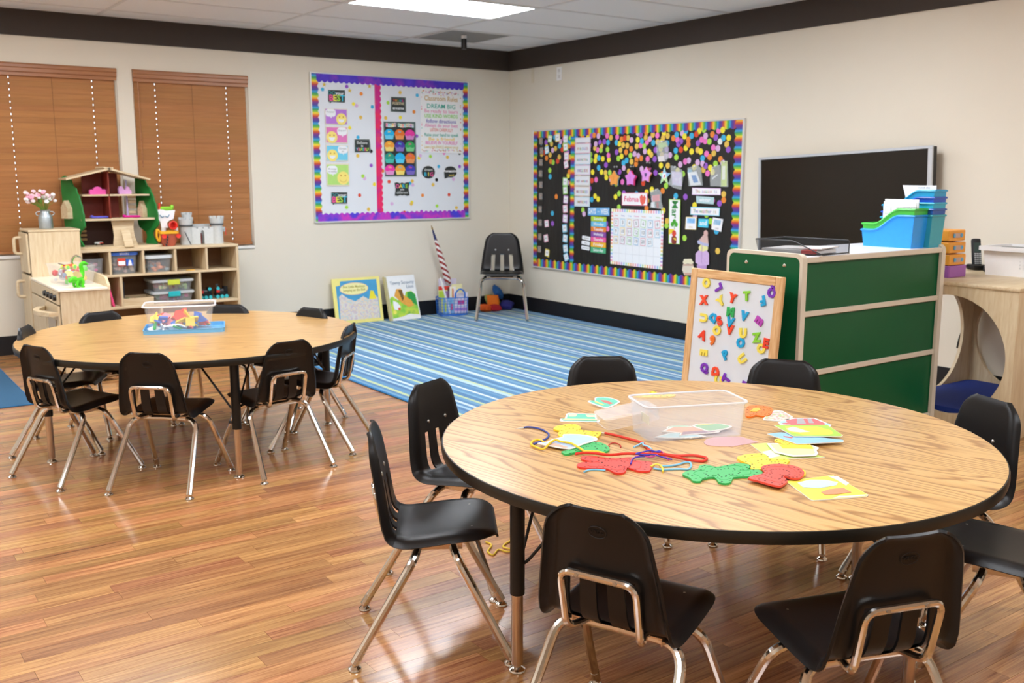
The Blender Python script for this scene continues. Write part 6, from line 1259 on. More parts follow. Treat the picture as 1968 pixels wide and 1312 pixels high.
btext(t, 'Five Little Monkeys', .032, '#a8a23a', .2, .318, .21); btext(t, 'Jumping on the Bed', .03, '#a8a23a', .2, .288, .21)
t = lean_book('picture_book', 'thick white picture book with green hills leaning on the wall', -1.415, -.2, .31, .40, .03, 16, 3, mat('#eceeee', .45, name='white_cover'), mat('#c9be8e', .6, var=.1, name='cloth_spine'))
face(t, 'spine_strip', [(0, 0), (.018, 0), (.018, .395), (0, .395)], mat('#bdb486', .6))
face(t, 'green_field', [(.02, .02), (.12, .03), (.2, .05), (.3, .035), (.3, .1), (.29, .22), (.255, .255), (.2, .25), (.17, .2), (.1, .18), (.05, .22), (.02, .2)], blotch('green_hills', ['#5cb83a', '#8fd04a', '#c8dc4a', '#4aa850'], 9))
face(t, 'dark_hill', [(.2, .18), (.29, .12), (.29, .21), (.255, .25), (.21, .245)], mat('#2f9a4a', .5), .0012)
face(t, 'orange_shape', [(.07, .22), (.1, .28), (.15, .28), (.17, .22), (.24, .17), (.26, .12), (.2, .11), (.14, .15), (.11, .18)], mat('#e6a84a', .5, var=.15, vs=40), .0018); face(t, 'brown_shape', [(.12, .27), (.16, .27), (.165, .19), (.145, .17)], mat('#7a5a2a', .5), .0024)
face(t, 'white_shape', [(.05, .1), (.09, .09), (.12, .12), (.09, .16), (.05, .18), (.045, .14)], PAPER, .0018); face(t, 'red_shape', circ(.013, 10, .1, .1), mat('#e06a3a', .5), .0024); face(t, 'yellow_ball', circ(.018, 12, .05, .075), mat('#f0ec6a', .5), .0018)
btext(t, 'Tawny Scrawny', .044, '#8fa0b0', .17, .335, .25); btext(t, 'Lion', .044, '#8fa0b0', .245, .295)
# ------------------------------------------------------------------ blue basket with papers and rolled flag
t = thing('storage_basket', 'blue grid plastic basket of papers on the rug by the wall', 'basket', (-.76, -.155, .0125), R(-16)); BB = mat('#2f6fc8', .4, name='blue_basket_plastic')
hw, hd, H_ = .13, .085, .165
for x in [k * .0325 - .13 for k in range(9)]:
    for s in (-1, 1): MB().tube([(x * .93, s * hd * .93, .004), (x, s * hd, H_)], .0022, 5).build('rib', BB, t)
for y in [k * .034 - .068 for k in range(5)]:
    for s in (-1, 1): MB().tube([(s * hw * .93, y * .93, .004), (s * hw, y, H_)], .0022, 5).build('rib', BB, t)
for k in range(7):
    z = .004 + (H_ - .004) * k / 6; q = .93 + .07 * k / 6; MB().tube([(x * q, y * q, z) for x, y in rrect(2 * hw, 2 * hd, .02, 3)], .004 if k in (0, 6) else .002, 6, closed=True).build('hoop', BB, t)
MB().prism(rrect(2 * hw * .93, 2 * hd * .93, .02, 3), 0, .012).build('base', BB, t)
MB().tube(catmull([(.01, -hd, H_ - .005), (.015, -hd - .004, H_ + .05), (.055, -hd - .004, H_ + .078), (.095, -hd - .004, H_ + .05), (.1, -hd, H_ - .005)], 5), .0075, 8).build('handle', BB, t)
MB().tube(catmull([(.01, hd, H_ - .005), (.015, hd + .004, H_ + .05), (.055, hd + .004, H_ + .078), (.095, hd + .004, H_ + .05), (.1, hd, H_ - .005)], 5), .0075, 8).build('handle', BB, t)
def paper(label, x, y, rz, w, h, c, tilt=0, z=.03, cat='paper', extra=None):
    o = thing('paper_item', label, cat, (-.76 + x * math.cos(R(-16)), -.155 + x * math.sin(R(-16)) + y, z), rot=(R(tilt), 0, R(-16 + rz))); MB().box(-w / 2, w / 2, -.002, .002, 0, h).build('sheet', mat(c, .6, var=.05, vs=40), o, 0)
    for (a, b, d, e, cc) in (extra or []): MB().box(a, b, -.0028, -.002, d, e).build('print', mat(cc, .6), o, 0)
paper('lavender plastic folder standing tall in the blue basket', -.01, .055, 0, .17, .31, '#cfc6d8')
paper('booklet with red header in the blue basket', -.055, .03, 3, .11, .245, '#dfe08a', extra=[(-.055, .055, .21, .245, '#d8382f'), (-.05, .0, .12, .2, '#b9d84a'), (.01, .05, .1, .2, '#a884b8'), (.03, .05, .12, .235, '#6a4a3a')])
paper('white booklet standing in the middle of the blue basket', .02, .02, -4, .06, .24, '#eeeae6', extra=[(-.005, .008, .1, .22, '#d86a3a')])
paper('pale yellow card with slanted top in the blue basket', .065, .03, 12, .11, .26, '#efe8b0')
paper('white card with pink heart print in the blue basket', .06, -.05, 0, .13, .19, '#f0e6ee', extra=[(-.03, .03, .08, .12, '#d84a9a'), (-.06, .06, .02, .05, '#c98ad0')])
paper('blue patterned card inside the front of the blue basket', -.06, -.05, 0, .1, .14, '#8fc0e0', extra=[(-.04, -.02, .02, .1, '#c8dc4a'), (.02, .04, .03, .09, '#d84a6a')])
t = thing('white_rod', 'white plastic rod leaning in the blue basket', 'rod', (-.8, -.19, .03), rot=(R(4), R(-19), 0))
MB().tube([(0, 0, 0), (0, 0, .27)], .009, 10).build('tube', WHITE, t); MB().lathe([(.012, .27), (.013, .285), (.009, .31), (.006, .36), (0, .362)], 12).build('tip', WHITE, t)
# rolled flag on its stick
def stripe_mat():
    mt, nt, b = nodes_of('rolled_flag_stripes'); tc = N(nt, 'ShaderNodeTexCoord'); sp_ = N(nt, 'ShaderNodeSeparateXYZ'); nt.links.new(tc.outputs['Object'], sp_.inputs[0])
    a = N(nt, 'ShaderNodeMath', operation='MULTIPLY_ADD'); a.inputs[1].default_value = 1.3; nt.links.new(sp_.outputs['X'], a.inputs[0]); nt.links.new(sp_.outputs['Z'], a.inputs[2])
    m_ = N(nt, 'ShaderNodeMath', operation='MODULO'); m_.inputs[1].default_value = .062; ad = N(nt, 'ShaderNodeMath', operation='ADD'); ad.inputs[1].default_value = 6.2; nt.links.new(a.outputs[0], ad.inputs[0]); nt.links.new(ad.outputs[0], m_.inputs[0])
    d_ = N(nt, 'ShaderNodeMath', operation='DIVIDE'); d_.inputs[1].default_value = .062; nt.links.new(m_.outputs[0], d_.inputs[0]); rp = ramp(nt, [(0, '#ece6e2'), (.52, '#9c2f2a')], 'CONSTANT'); nt.links.new(d_.outputs[0], rp.inputs[0]); nt.links.new(rp.outputs['Color'], b.inputs['Base Color']); b.inputs['Roughness'].default_value = .8; return mt
t = thing('rolled_flag', 'red and white striped flag rolled on a stick, standing in the blue basket', 'flag', (-.672, -.105, .03), rot=(R(3), R(-20), 0))
MB().tube([(0, 0, 0), (0, 0, .82)], .0045, 8).build('stick', mat('#b08a4a', .5), t); MB().lathe([(.004, .815), (.009, .825), (.006, .84), (0, .865)], 10).build('finial', mat('#a8843a', .4, .6), t)
MB().lathe([(.006, .27), (.022, .29), (.03, .33), (.028, .45), (.024, .58), (.016, .69), (.012, .72)], 14).build('striped_cloth', stripe_mat(), t); MB().lathe([(.012, .72), (.0105, .76), (.006, .815)], 12).build('blue_cloth', mat('#2c3460', .8), t)
# bean bags under the corner chair
random.seed(2)
def bag(label, x, y, z, c, r=.055, rot=(0, 0, 0), sq=.55):
    bm = bmesh.new(); bmesh.ops.create_cube(bm, size=1); bmesh.ops.subdivide_edges(bm, edges=list(bm.edges), cuts=5, use_grid_fill=True)
    for v in bm.verts:
        p = v.co * 2; k = (1 - .42 * abs(p.x) ** 3) * (1 - .42 * abs(p.y) ** 3); v.co = Vector((p.x * r, p.y * r, p.z * r * sq * max(.12, k) + .004 * math.sin(40 * p.x + 23 * p.y)))
    me = bpy.data.meshes.new('bean_bag'); bm.to_mesh(me); bm.free(); me.materials.append(mat(c, .85, var=.1, vs=60, bump=.4, bs=400)); me.polygons.foreach_set('use_smooth', [True] * len(me.polygons))
    o = obj('bean_bag', me); o.location = (x, y, z); o.rotation_euler = tuple(R(a) for a in rot); tag(o, label, 'bean bag', 'bean bags in the corner')
bag('orange bean bag lying flat at the left of the corner pile', -.39, -.155, .045, '#e8601f', .06, (0, 6, 20)); bag('red bean bag at the front of the corner pile', -.305, -.185, .044, '#b8202a', .052, (4, 0, -10))
bag('bright orange bean bag propped up in the corner pile', -.285, -.13, .1, '#f07a1f', .056, (62, 0, -20)); bag('green bean bag in the middle of the corner pile', -.24, -.09, .105, '#6a8a2a', .055, (40, 10, 30))
bag('royal blue bean bag on top of the corner pile', -.19, -.075, .175, '#1f5a9c', .055, (50, 30, 10)); bag('navy blue bean bag at the right of the corner pile', -.14, -.15, .055, '#2a2a78', .06, (10, -18, 40))
bag('white-tipped olive bean bag behind the orange ones', -.3, -.085, .12, '#9a9a5a', .04, (70, 0, 10))
# yellow lace on the floor
LC_Y = mat('#e8c832', .6, name='yellow_lace')
o = MB().tube([Vector((p[0], p[1], .004)) for p in catmull([Vector((*q, 0)) for q in ((-3.6679, -5.0394), (-3.6681, -5.0758), (-3.7110, -5.1163), (-3.7149, -5.1540), (-3.6735, -5.1255), (-3.6595, -5.1589), (-3.6337, -5.1599), (-3.6450, -5.1163), (-3.6194, -5.0924), (-3.5959, -5.0847), (-3.5886, -5.0776), (-3.5707, -5.0780))], 5)], .0032, 6).build('lace', LC_Y); tag(o, 'tangled yellow lace lying on the floor by the front table leg', 'lace')

# ------------------------------------------------------------------ things on the front table (z = table top)
Z = TZ + .0004
def flat(name, label, cat, pts, mt, z=Z, th=.003, group=None, smooth=0, curve=0):
    c = cen(pts); P = [(a - c[0], b - c[1]) for a, b in pts]
    if curve: P = [(q.x, q.y) for q in catmull([Vector((a, b, 0)) for a, b in P], curve, True)]
    o = MB().prism(P, 0, th).build(name, mt, None, smooth); o.location = (c[0], c[1], z); tag(o, label, cat, group); o['_p'] = 0; del o['_p']
    return o, P
def inset(P, k): return [(a * k, b * k) for a, b in P]
def laid(o, name, poly, mt, th, d=.0003): return MB().prism(poly, th, th + d).build(name, mt, o, 0)
def die_cut(label, pts, c, z=Z, k=.88, curve=2, extra=(), cat='cut-out'):
    o, P = flat('die_cut_card', label, cat, pts, mat('#f3f1ea', .5), z, .0022, 'printed die-cut cards', curve=curve); laid(o, 'print', inset(P, k), c if not isinstance(c, str) else mat(c, .5, var=.05, vs=60), .0022)
    cx, cy = cen(pts)
    for i, (nm, q, cc) in enumerate(extra): laid(o, nm, [(a - cx, b - cy) for a, b in q], mat(cc, .5), .0026 + .0003 * i)
    return o
def lacing(label, pts, c, z=Z, holes=16, curve=3):
    o, P = flat('lacing_shape', label, 'lacing shape', pts, mat(c, .42, var=.03, bump=.12, bs=500, name='lacing_' + c[1:]), z, .005, 'plastic lacing shapes', smooth=40, curve=curve)
    m = MB(); n = len(P); s = sum(math.hypot(P[i][0] - P[i - 1][0], P[i][1] - P[i - 1][1]) for i in range(n)); acc = 0; step = s / holes
    dk = tuple(int(c[i:i + 2], 16) / 255 * .35 for i in (1, 3, 5))
    for i in range(n):
        acc += math.hypot(P[i][0] - P[i - 1][0], P[i][1] - P[i - 1][1])
        if acc > step: acc -= step; m.prism(circ(.0027, 7, P[i][0] * .86, P[i][1] * .86), .005, .0052); m.prism(circ(.0024, 7, P[i][0] * .45, P[i][1] * .45), .005, .0052)
    tag(m.build('lacing_holes', mat(dk, .7), o, 0), kind='stuff')
    rim = inset(P, .72); MB().tube([(a, b, .005) for a, b in rim], .0008, 4, closed=True).build('embossed_line', mat(c, .42, name='lacing_' + c[1:] + '_line'), o)
    return o
RDP, GRP, YLP, ORP = '#e23a2c', '#2fae58', '#f4d232', '#ee7a24'
lacing('yellow duck lacing shape at the left of the front table', [(-3.8158, -5.6145), (-3.7923, -5.5963), (-3.7704, -5.5937), (-3.7433, -5.5967), (-3.7292, -5.6160), (-3.7400, -5.6489), (-3.7579, -5.6659), (-3.7453, -5.6877), (-3.7358, -5.7082), (-3.7248, -5.7219), (-3.7535, -5.7463), (-3.7840, -5.7590), (-3.8308, -5.7282), (-3.8520, -5.6972), (-3.8395, -5.6656), (-3.8140, -5.6424), (-3.8174, -5.6301)], YLP)
lacing('green lacing shape under the blue coat card', [(-3.9438, -5.8142), (-3.9233, -5.8122), (-3.8938, -5.8060), (-3.8573, -5.7948), (-3.8127, -5.7931), (-3.7997, -5.8140), (-3.8120, -5.8534), (-3.8302, -5.8763), (-3.8560, -5.8796), (-3.8871, -5.8608), (-3.8988, -5.8423), (-3.9295, -5.8411), (-3.9487, -5.8381)], GRP)
die_cut('pale blue coat die-cut card lying on the green lacing shape', [(-3.9518, -5.7183), (-3.9225, -5.7233), (-3.8910, -5.7099), (-3.8550, -5.7081), (-3.8371, -5.6873), (-3.7991, -5.7146), (-3.7824, -5.7602), (-3.7979, -5.7884), (-3.8457, -5.7961), (-3.8796, -5.8068), (-3.9166, -5.8144), (-3.9388, -5.7669)], '#a9c4ea', Z + .0058, extra=[('grey_trim', [(-3.9448, -5.7365), (-3.9136, -5.7501), (-3.9094, -5.8009), (-3.9208, -5.8029)], '#c9a892')])
lacing('red animal lacing shape wound with a cord', [(-3.9865, -5.9317), (-3.9613, -5.9210), (-3.9324, -5.9337), (-3.9454, -5.9048), (-3.9294, -5.8807), (-3.9063, -5.8846), (-3.8875, -5.9191), (-3.8691, -5.9447), (-3.8373, -5.9550), (-3.8255, -5.9676), (-3.8447, -5.9802), (-3.8319, -5.9943), (-3.8163, -6.0217), (-3.8324, -6.0436), (-3.8672, -6.0730), (-3.8857, -6.0688), (-3.8963, -6.0506), (-3.8960, -6.0215), (-3.9213, -6.0433), (-3.9412, -6.0486), (-3.9508, -6.0320), (-3.9436, -6.0014), (-3.9683, -5.9791), (-3.9929, -5.9537)], RDP, holes=26, curve=2)
lacing('green bear lacing shape at the front middle of the table', [(-3.8187, -6.1375), (-3.7870, -6.1295), (-3.7660, -6.1373), (-3.7395, -6.1173), (-3.7171, -6.1173), (-3.7137, -6.1433), (-3.6984, -6.1511), (-3.6461, -6.1574), (-3.6279, -6.1812), (-3.6415, -6.2003), (-3.6665, -6.2085), (-3.6421, -6.2260), (-3.6540, -6.2483), (-3.6757, -6.2580), (-3.7110, -6.2477), (-3.7412, -6.2330), (-3.7737, -6.2544), (-3.7932, -6.2547), (-3.7982, -6.2369), (-3.7769, -6.2035), (-3.8121, -6.1979), (-3.8299, -6.2084), (-3.8424, -6.1956), (-3.8312, -6.1764), (-3.8269, -6.1518)], GRP, holes=26, curve=2)
lacing('yellow bird lacing shape behind the red elephant shape', [(-3.6080, -6.1239), (-3.5844, -6.1158), (-3.5558, -6.1180), (-3.5262, -6.1298), (-3.5248, -6.1539), (-3.5467, -6.1813), (-3.5104, -6.2028), (-3.5198, -6.2227), (-3.5484, -6.2371), (-3.5504, -6.2886), (-3.5673, -6.3104), (-3.5893, -6.3199), (-3.5965, -6.2762), (-3.6340, -6.2287), (-3.6514, -6.2089), (-3.6268, -6.1809), (-3.6201, -6.1509)], YLP, holes=20, curve=2)
lacing('red elephant lacing shape overlapping a yellow one', [(-3.7314, -6.2693), (-3.7034, -6.2631), (-3.6657, -6.2652), (-3.6376, -6.2292), (-3.6053, -6.2220), (-3.5706, -6.2394), (-3.5585, -6.2765), (-3.5806, -6.3161), (-3.6270, -6.3402), (-3.6447, -6.3275), (-3.6499, -6.3082), (-3.6711, -6.3393), (-3.6919, -6.3480), (-3.7178, -6.3545), (-3.7249, -6.3336), (-3.7266, -6.3109), (-3.7282, -6.2908)], '#dd4a3a', Z + .0056, holes=26, curve=2)
o = lacing('orange lacing shape with yellow middle behind the clear box', [(-3.1483, -5.7527), (-3.1101, -5.7565), (-3.0895, -5.7899), (-3.1072, -5.8220), (-3.1614, -5.8604), (-3.1989, -5.8648), (-3.2089, -5.8420), (-3.2348, -5.8467), (-3.2388, -5.8284)], ORP, holes=12)
q = [(-3.1890, -5.8007), (-3.1480, -5.7812), (-3.1321, -5.7877), (-3.1457, -5.8075), (-3.1744, -5.8161)]; laid(o, 'yellow_middle', [(a - o.location.x, b - o.location.y) for a, b in q], mat('#f2bc3a', .45), .005, .0012)
o = lacing('yellow lacing shape peeping out behind the clear box', [(-3.3302, -5.4215), (-3.2961, -5.4209), (-3.2718, -5.4320), (-3.2366, -5.4091), (-3.2286, -5.4213), (-3.2429, -5.4527), (-3.2177, -5.4771), (-3.2096, -5.4987), (-3.2474, -5.5074), (-3.3199, -5.4630)], YLP, holes=12)
TEAL = mat('#5fc3a8', .5, var=.15, vs=50, name='teal_print')
die_cut('teal crown die-cut card at the left rear of the front table', [(-3.5042, -5.3948), (-3.4861, -5.3876), (-3.4778, -5.3987), (-3.4553, -5.3713), (-3.4349, -5.3652), (-3.4105, -5.3892), (-3.4087, -5.4228), (-3.4240, -5.4611), (-3.4894, -5.4939), (-3.5162, -5.4938), (-3.5140, -5.4423)], TEAL, extra=[('red_print', [(-3.4582, -5.4051), (-3.4464, -5.4199), (-3.4544, -5.4642), (-3.4736, -5.4689), (-3.4692, -5.4287)], '#d86a62'), ('yellow_print', [(-3.4918, -5.4125), (-3.4816, -5.4111), (-3.4918, -5.4655), (-3.5019, -5.4668)], '#dce07a')])
die_cut('teal top hat die-cut card near the left of the front table', [(-3.7313, -5.5358), (-3.7200, -5.5246), (-3.7053, -5.5286), (-3.6655, -5.4863), (-3.6538, -5.4822), (-3.5897, -5.5395), (-3.6298, -5.5914), (-3.6322, -5.6069), (-3.6480, -5.6201), (-3.7045, -5.5722), (-3.7354, -5.5500)], TEAL, curve=0, extra=[('cream_print', [(-3.6662, -5.4970), (-3.6451, -5.5144), (-3.6655, -5.5309), (-3.6814, -5.5195)], '#e8e0b0'), ('cream_print', [(-3.6269, -5.5320), (-3.6040, -5.5506), (-3.6223, -5.5706), (-3.6397, -5.5560)], '#e8e0b0'), ('brim_print', [(-3.7265, -5.5415), (-3.7069, -5.5340), (-3.6360, -5.5935), (-3.6418, -5.6086)], '#c6dc9a')])
die_cut('red jacket die-cut card at the right rear of the front table', [(-3.2147, -5.9324), (-3.1727, -5.9235), (-3.1355, -5.9272), (-3.0835, -5.9645), (-3.0960, -5.9996), (-3.1130, -6.0464), (-3.1348, -6.0567), (-3.1462, -6.0442), (-3.1689, -6.0635), (-3.2449, -5.9920), (-3.2158, -5.9727), (-3.2332, -5.9544)], '#e06a70', curve=0, extra=[('grey_lapel', [(-3.1371, -5.9398), (-3.1183, -5.9472), (-3.1647, -5.9948), (-3.1864, -5.9792)], '#a9a8ae'), ('grey_lapel', [(-3.1084, -5.9543), (-3.1026, -5.9646), (-3.1404, -6.0048), (-3.1525, -5.9962)], '#a9a8ae'), ('blue_cuff', [(-3.2103, -5.9355), (-3.1845, -5.9331), (-3.1998, -5.9549), (-3.2232, -5.9499)], '#a9cfe6'), ('blue_cuff', [(-3.1261, -6.0297), (-3.1100, -6.0281), (-3.1174, -6.0462), (-3.1361, -6.0443)], '#a9cfe6')])
die_cut('patterned green vest die-cut card between the orange shape and red jacket', [(-3.2166, -5.8767), (-3.1702, -5.8541), (-3.1003, -5.8270), (-3.0918, -5.8495), (-3.1263, -5.9168), (-3.1628, -5.9305), (-3.2036, -5.9224), (-3.2282, -5.8897)], blotch('vest_print', ['#c8dc9a', '#e6e0d0', '#d8a0a8', '#9acb7a', '#e8e4c0'], 60), curve=0)
def card(label, pts, c, z=Z, extra=(), edge='#ece8dc'):
    o, P = flat('game_card', label, 'card', pts, mat(edge, .5), z, .0022, 'square game cards'); laid(o, 'print', inset(P, .985), c if not isinstance(c, str) else mat(c, .45, var=.04, vs=20), .0022)
    cx, cy = cen(pts)
    for i, (nm, q, cc) in enumerate(extra): laid(o, nm, [(a - cx, b - cy) for a, b in q], cc if not isinstance(cc, str) else mat(cc, .45), .0026 + .0003 * i)
    return o
card('yellow and white square card at the front right of the table', [(-3.6568, -6.3208), (-3.5222, -6.3569), (-3.5827, -6.4990), (-3.5953, -6.5033), (-3.7179, -6.4502), (-3.7197, -6.4446)], '#f4df52', extra=[('white_patch', [(-3.5397, -6.3554), (-3.5217, -6.3683), (-3.5453, -6.4199), (-3.5676, -6.4276), (-3.5489, -6.3884)], '#f6f2da'), ('white_patch', [(-3.6318, -6.4771), (-3.5850, -6.4974), (-3.5968, -6.5004), (-3.6712, -6.4681), (-3.6468, -6.4664)], '#f6f2da'), ('pale_blob', [(-3.6459, -6.3478), (-3.6021, -6.3502), (-3.5738, -6.3724), (-3.5635, -6.4021), (-3.5869, -6.4137), (-3.6387, -6.4046), (-3.6633, -6.3778)], '#bcd8e2'), ('pale_blob', [(-3.6595, -6.4261), (-3.6258, -6.4230), (-3.5895, -6.4352), (-3.6017, -6.4675), (-3.6415, -6.4569), (-3.6671, -6.4430)], '#d8906a')])
card('lime and yellow square card with a white pattern', [(-3.4692, -6.0475), (-3.4231, -6.0679), (-3.4077, -6.1889), (-3.4069, -6.2453), (-3.5417, -6.1781)], '#c6e06a', extra=[('white_patch', [(-3.5055, -6.1189), (-3.4662, -6.1232), (-3.4945, -6.1734), (-3.5341, -6.1701)], '#eef4d0')])
die_cut('yellow die-cut card lying on the lime square card', [(-3.4414, -6.0824), (-3.4158, -6.0983), (-3.4197, -6.1152), (-3.3571, -6.1675), (-3.3615, -6.1922), (-3.3877, -6.2033), (-3.4070, -6.2245), (-3.4287, -6.2342), (-3.4827, -6.2047), (-3.4913, -6.1525), (-3.4702, -6.1204)], '#f3e6a0', Z + .0052, extra=[('yellow_print', [(-3.4256, -6.1098), (-3.3615, -6.1692), (-3.3867, -6.1921), (-3.4089, -6.1702), (-3.4482, -6.1421)], '#f0d02a')], curve=0)
lacing('yellow lacing shape partly under the blue square card', [(-3.3915, -6.0677), (-3.3679, -6.0691), (-3.3569, -6.1154), (-3.3527, -6.1558), (-3.3741, -6.1626), (-3.4102, -6.1245), (-3.4056, -6.0830)], YLP, Z + .0025, holes=8)
card('pale blue square card with red marks under the green one', [(-3.3725, -6.0240), (-3.3278, -6.0361), (-3.2862, -6.1277), (-3.2525, -6.1902), (-3.2670, -6.1999), (-3.3886, -6.1424)], '#8fc4e8', Z + .0085, extra=[('red_print', [(-3.3549, -6.0655), (-3.3449, -6.0921), (-3.3556, -6.0973), (-3.3630, -6.0791)], '#c8605a')])
card('green and yellow square card on top of the pale blue one', [(-3.2928, -5.9817), (-3.1637, -6.0687), (-3.2245, -6.1668), (-3.2370, -6.1707), (-3.3429, -6.0922)], '#a6d24e', Z + .0125, extra=[('yellow_patch', [(-3.2822, -6.0130), (-3.2052, -6.0654), (-3.2095, -6.1169), (-3.2321, -6.1405), (-3.2600, -6.1413), (-3.3116, -6.0965), (-3.3177, -6.0526)], '#f2e24a'), ('grey_blob', [(-3.3004, -6.0314), (-3.2634, -6.0264), (-3.2696, -6.0737), (-3.2714, -6.0925), (-3.2988, -6.0795), (-3.3108, -6.0576)], '#ced4cc')])
o, P = flat('pink_patch', 'translucent pale pink leaf-shaped patch in front of the clear box', 'plastic shape', [(-3.5577, -5.9588), (-3.5266, -5.9398), (-3.4863, -5.9398), (-3.4286, -5.9772), (-3.4299, -6.0222), (-3.4317, -6.0452), (-3.4662, -6.0395), (-3.5237, -6.0333), (-3.5578, -6.0064), (-3.5710, -5.9820)], clear('#f0c8cc', .6, .3), Z, .0012)  # thin translucent pale pink patch with a leaf outline on the table top
# clear box with loose lid
fl, fr, bl_, br_ = (-3.6790, -5.8673), (-3.4125, -5.9757), (-3.6265, -5.7296), (-3.3474, -5.8445)
ux, uy = fr[0] - fl[0], fr[1] - fl[1]; L = math.hypot(ux, uy); ang = math.atan2(uy, ux); D = math.hypot(bl_[0] - fl[0], bl_[1] - fl[1])
px_, py_ = -math.sin(ang), math.cos(ang)
cxb, cyb = (fl[0] + fr[0]) / 2 + px_ * D / 2, (fl[1] + fr[1]) / 2 + py_ * D / 2
FROST = clear('#eff3fa', .2, .3)
t = thing('clear_box', 'open clear plastic box holding die-cut cards on the front table', 'box', (cxb, cyb, Z), ang)
MB().tub(L * 1.04, D * 1.06, .1, .0028, .95, .022, .006).build('tub', FROST, t)
MB().tube([(x, y, .0985) for x, y in rrect(L * 1.04 + .008, D * 1.06 + .008, .024, 5)], .003, 6, closed=True).build('rim', clear('#f4f5f8', .7, .3), t)
MB().box(-L * .52 - .0012, -L * .52 + .0, -.06, .0, .045, .07, M=T(.012)).build('label', mat('#e9e6c8', .5), t, 0)
t = thing('box_lid', 'translucent plastic lid wedged under the left side of the clear box', 'lid', (cxb - math.cos(ang) * L * .56 - math.sin(ang) * .05, cyb - math.sin(ang) * L * .56 + math.cos(ang) * .05, Z + .034), rot=(0, R(-9), ang))
m = MB(); m.tub(.16, D * .8, .03, .0026, 1.05, .02, .002, M=T(0, 0, .03, rx=180)).build('lid', FROST, t)
def inbox(x, y): return (cxb + math.cos(ang) * x - math.sin(ang) * y, cyb + math.sin(ang) * x + math.cos(ang) * y)
IB = lambda q: [inbox(a, b) for a, b in q]
zi = Z + .0034
die_cut('pale blue hat die-cut card inside the clear box', IB([(-.115, -.045), (-.09, -.06), (-.02, -.075), (.03, -.07), (.0, -.03), (-.06, -.015)]), '#a6d0d8', zi, curve=0)
die_cut('orange and plum trousers die-cut card inside the clear box', IB([(-.075, .0), (-.03, -.03), (-.045, -.055), (.08, -.045), (.1, -.02), (.065, -.012), (.05, .025), (-.03, .04)]), '#e0a88a', zi + .0027, curve=0, extra=[('plum_print', IB([(-.035, -.05), (.07, -.042), (.085, -.022), (-.02, -.022)]), '#8f6f86')])
die_cut('green bush die-cut card inside the clear box', IB([(.05, -.04), (.1, -.03), (.14, -.005), (.12, .03), (.07, .045), (.03, .03), (.04, -.01)]), '#7cc48e', zi + .0054, extra=[('yellow_print', IB([(.05, .025), (.1, .028), (.1, .036), (.05, .034)]), '#e8dc7a')])
die_cut('green round die-cut card at the back inside the clear box', IB([(-.045, .03), (-.02, .015), (.02, .02), (.035, .045), (.0, .06), (-.035, .055)]), '#8fcba6', zi)
# laces
def lace(label, pts, c, r=.0026, z=Z, zs=None, tip=None):
    P = catmull([Vector((p[0], p[1], z + r + (zs[i] if zs else 0))) for i, p in enumerate(pts)], 6)
    o = MB().tube([p - P[0] for p in P], r, 7).build('lace', mat(c, .6, var=.08, vs=300, name='cord_' + c[1:])); o.location = P[0]; tag(o, label, 'lace', 'laces on the front table')
    if tip: d = (P[0] - P[1]).normalized(); MB().tube([(0, 0, 0), tuple(d * .03)], [.0015, .0006], 6).build('needle_tip', STEEL, o)
lace('navy blue lace with metal tip at the left end of the table', [(-3.8720, -5.5462), (-3.8576, -5.5494), (-3.8447, -5.5739), (-3.8449, -5.6085), (-3.8581, -5.6476), (-3.8878, -5.6781), (-3.9227, -5.6944), (-3.9562, -5.7063)], '#3a4a9a', .0026, tip=1)
lace('yellow lace looped over the blue coat card', [(-3.9191, -5.7060), (-3.9208, -5.6821), (-3.9426, -5.6847), (-3.9652, -5.7087), (-3.9706, -5.7354), (-3.9682, -5.7673), (-3.9327, -5.7495), (-3.9034, -5.7370), (-3.9009, -5.7592), (-3.8899, -5.7889), (-3.8941, -5.8246), (-3.9004, -5.8562), (-3.8958, -5.8653), (-3.8734, -5.8855), (-3.8712, -5.9116)], '#ecc62c', .003, Z, [0, .001, .001, .001, .001, .002, .009, .010, .010, .010, .008, .006, .006, .006, .004])
lace('thick red cord running from the duck shape to a loop', [(-3.7225, -5.7336), (-3.7143, -5.7623), (-3.7085, -5.8151), (-3.7055, -5.8691), (-3.7212, -5.8992), (-3.7415, -5.9425), (-3.7363, -5.9766), (-3.7208, -6.0158), (-3.6831, -6.0377), (-3.6695, -6.0669), (-3.6764, -6.0827), (-3.6997, -6.0906), (-3.7206, -6.0691), (-3.7364, -6.0315), (-3.7572, -5.9982), (-3.8030, -5.9629), (-3.8345, -5.9403), (-3.8727, -5.9255), (-3.8943, -5.8915), (-3.9092, -5.8639), (-3.9275, -5.8524)], '#d83826', .0036, Z, [0] * 8 + [0, 0, 0, 0, .001, .003, .006, .007, .007, .007, .007, .004, .001], tip=1)
lace('light blue lace loop beside the red animal shape', [(-3.8445, -6.0623), (-3.8315, -6.0832), (-3.7963, -6.1023), (-3.7795, -6.1166), (-3.7544, -6.1034), (-3.7332, -6.0788), (-3.7425, -6.0696), (-3.7695, -6.0728), (-3.7946, -6.0691), (-3.8191, -6.0571)], '#7cc0e0', .0026)
lace('short yellow lace end beside the red animal shape', [(-3.8462, -6.0534), (-3.8222, -6.0470), (-3.8198, -6.0605), (-3.8308, -6.0799), (-3.8453, -6.0962)], '#f0d04a', .0026, Z, [.003, .003, .003, .002, 0])
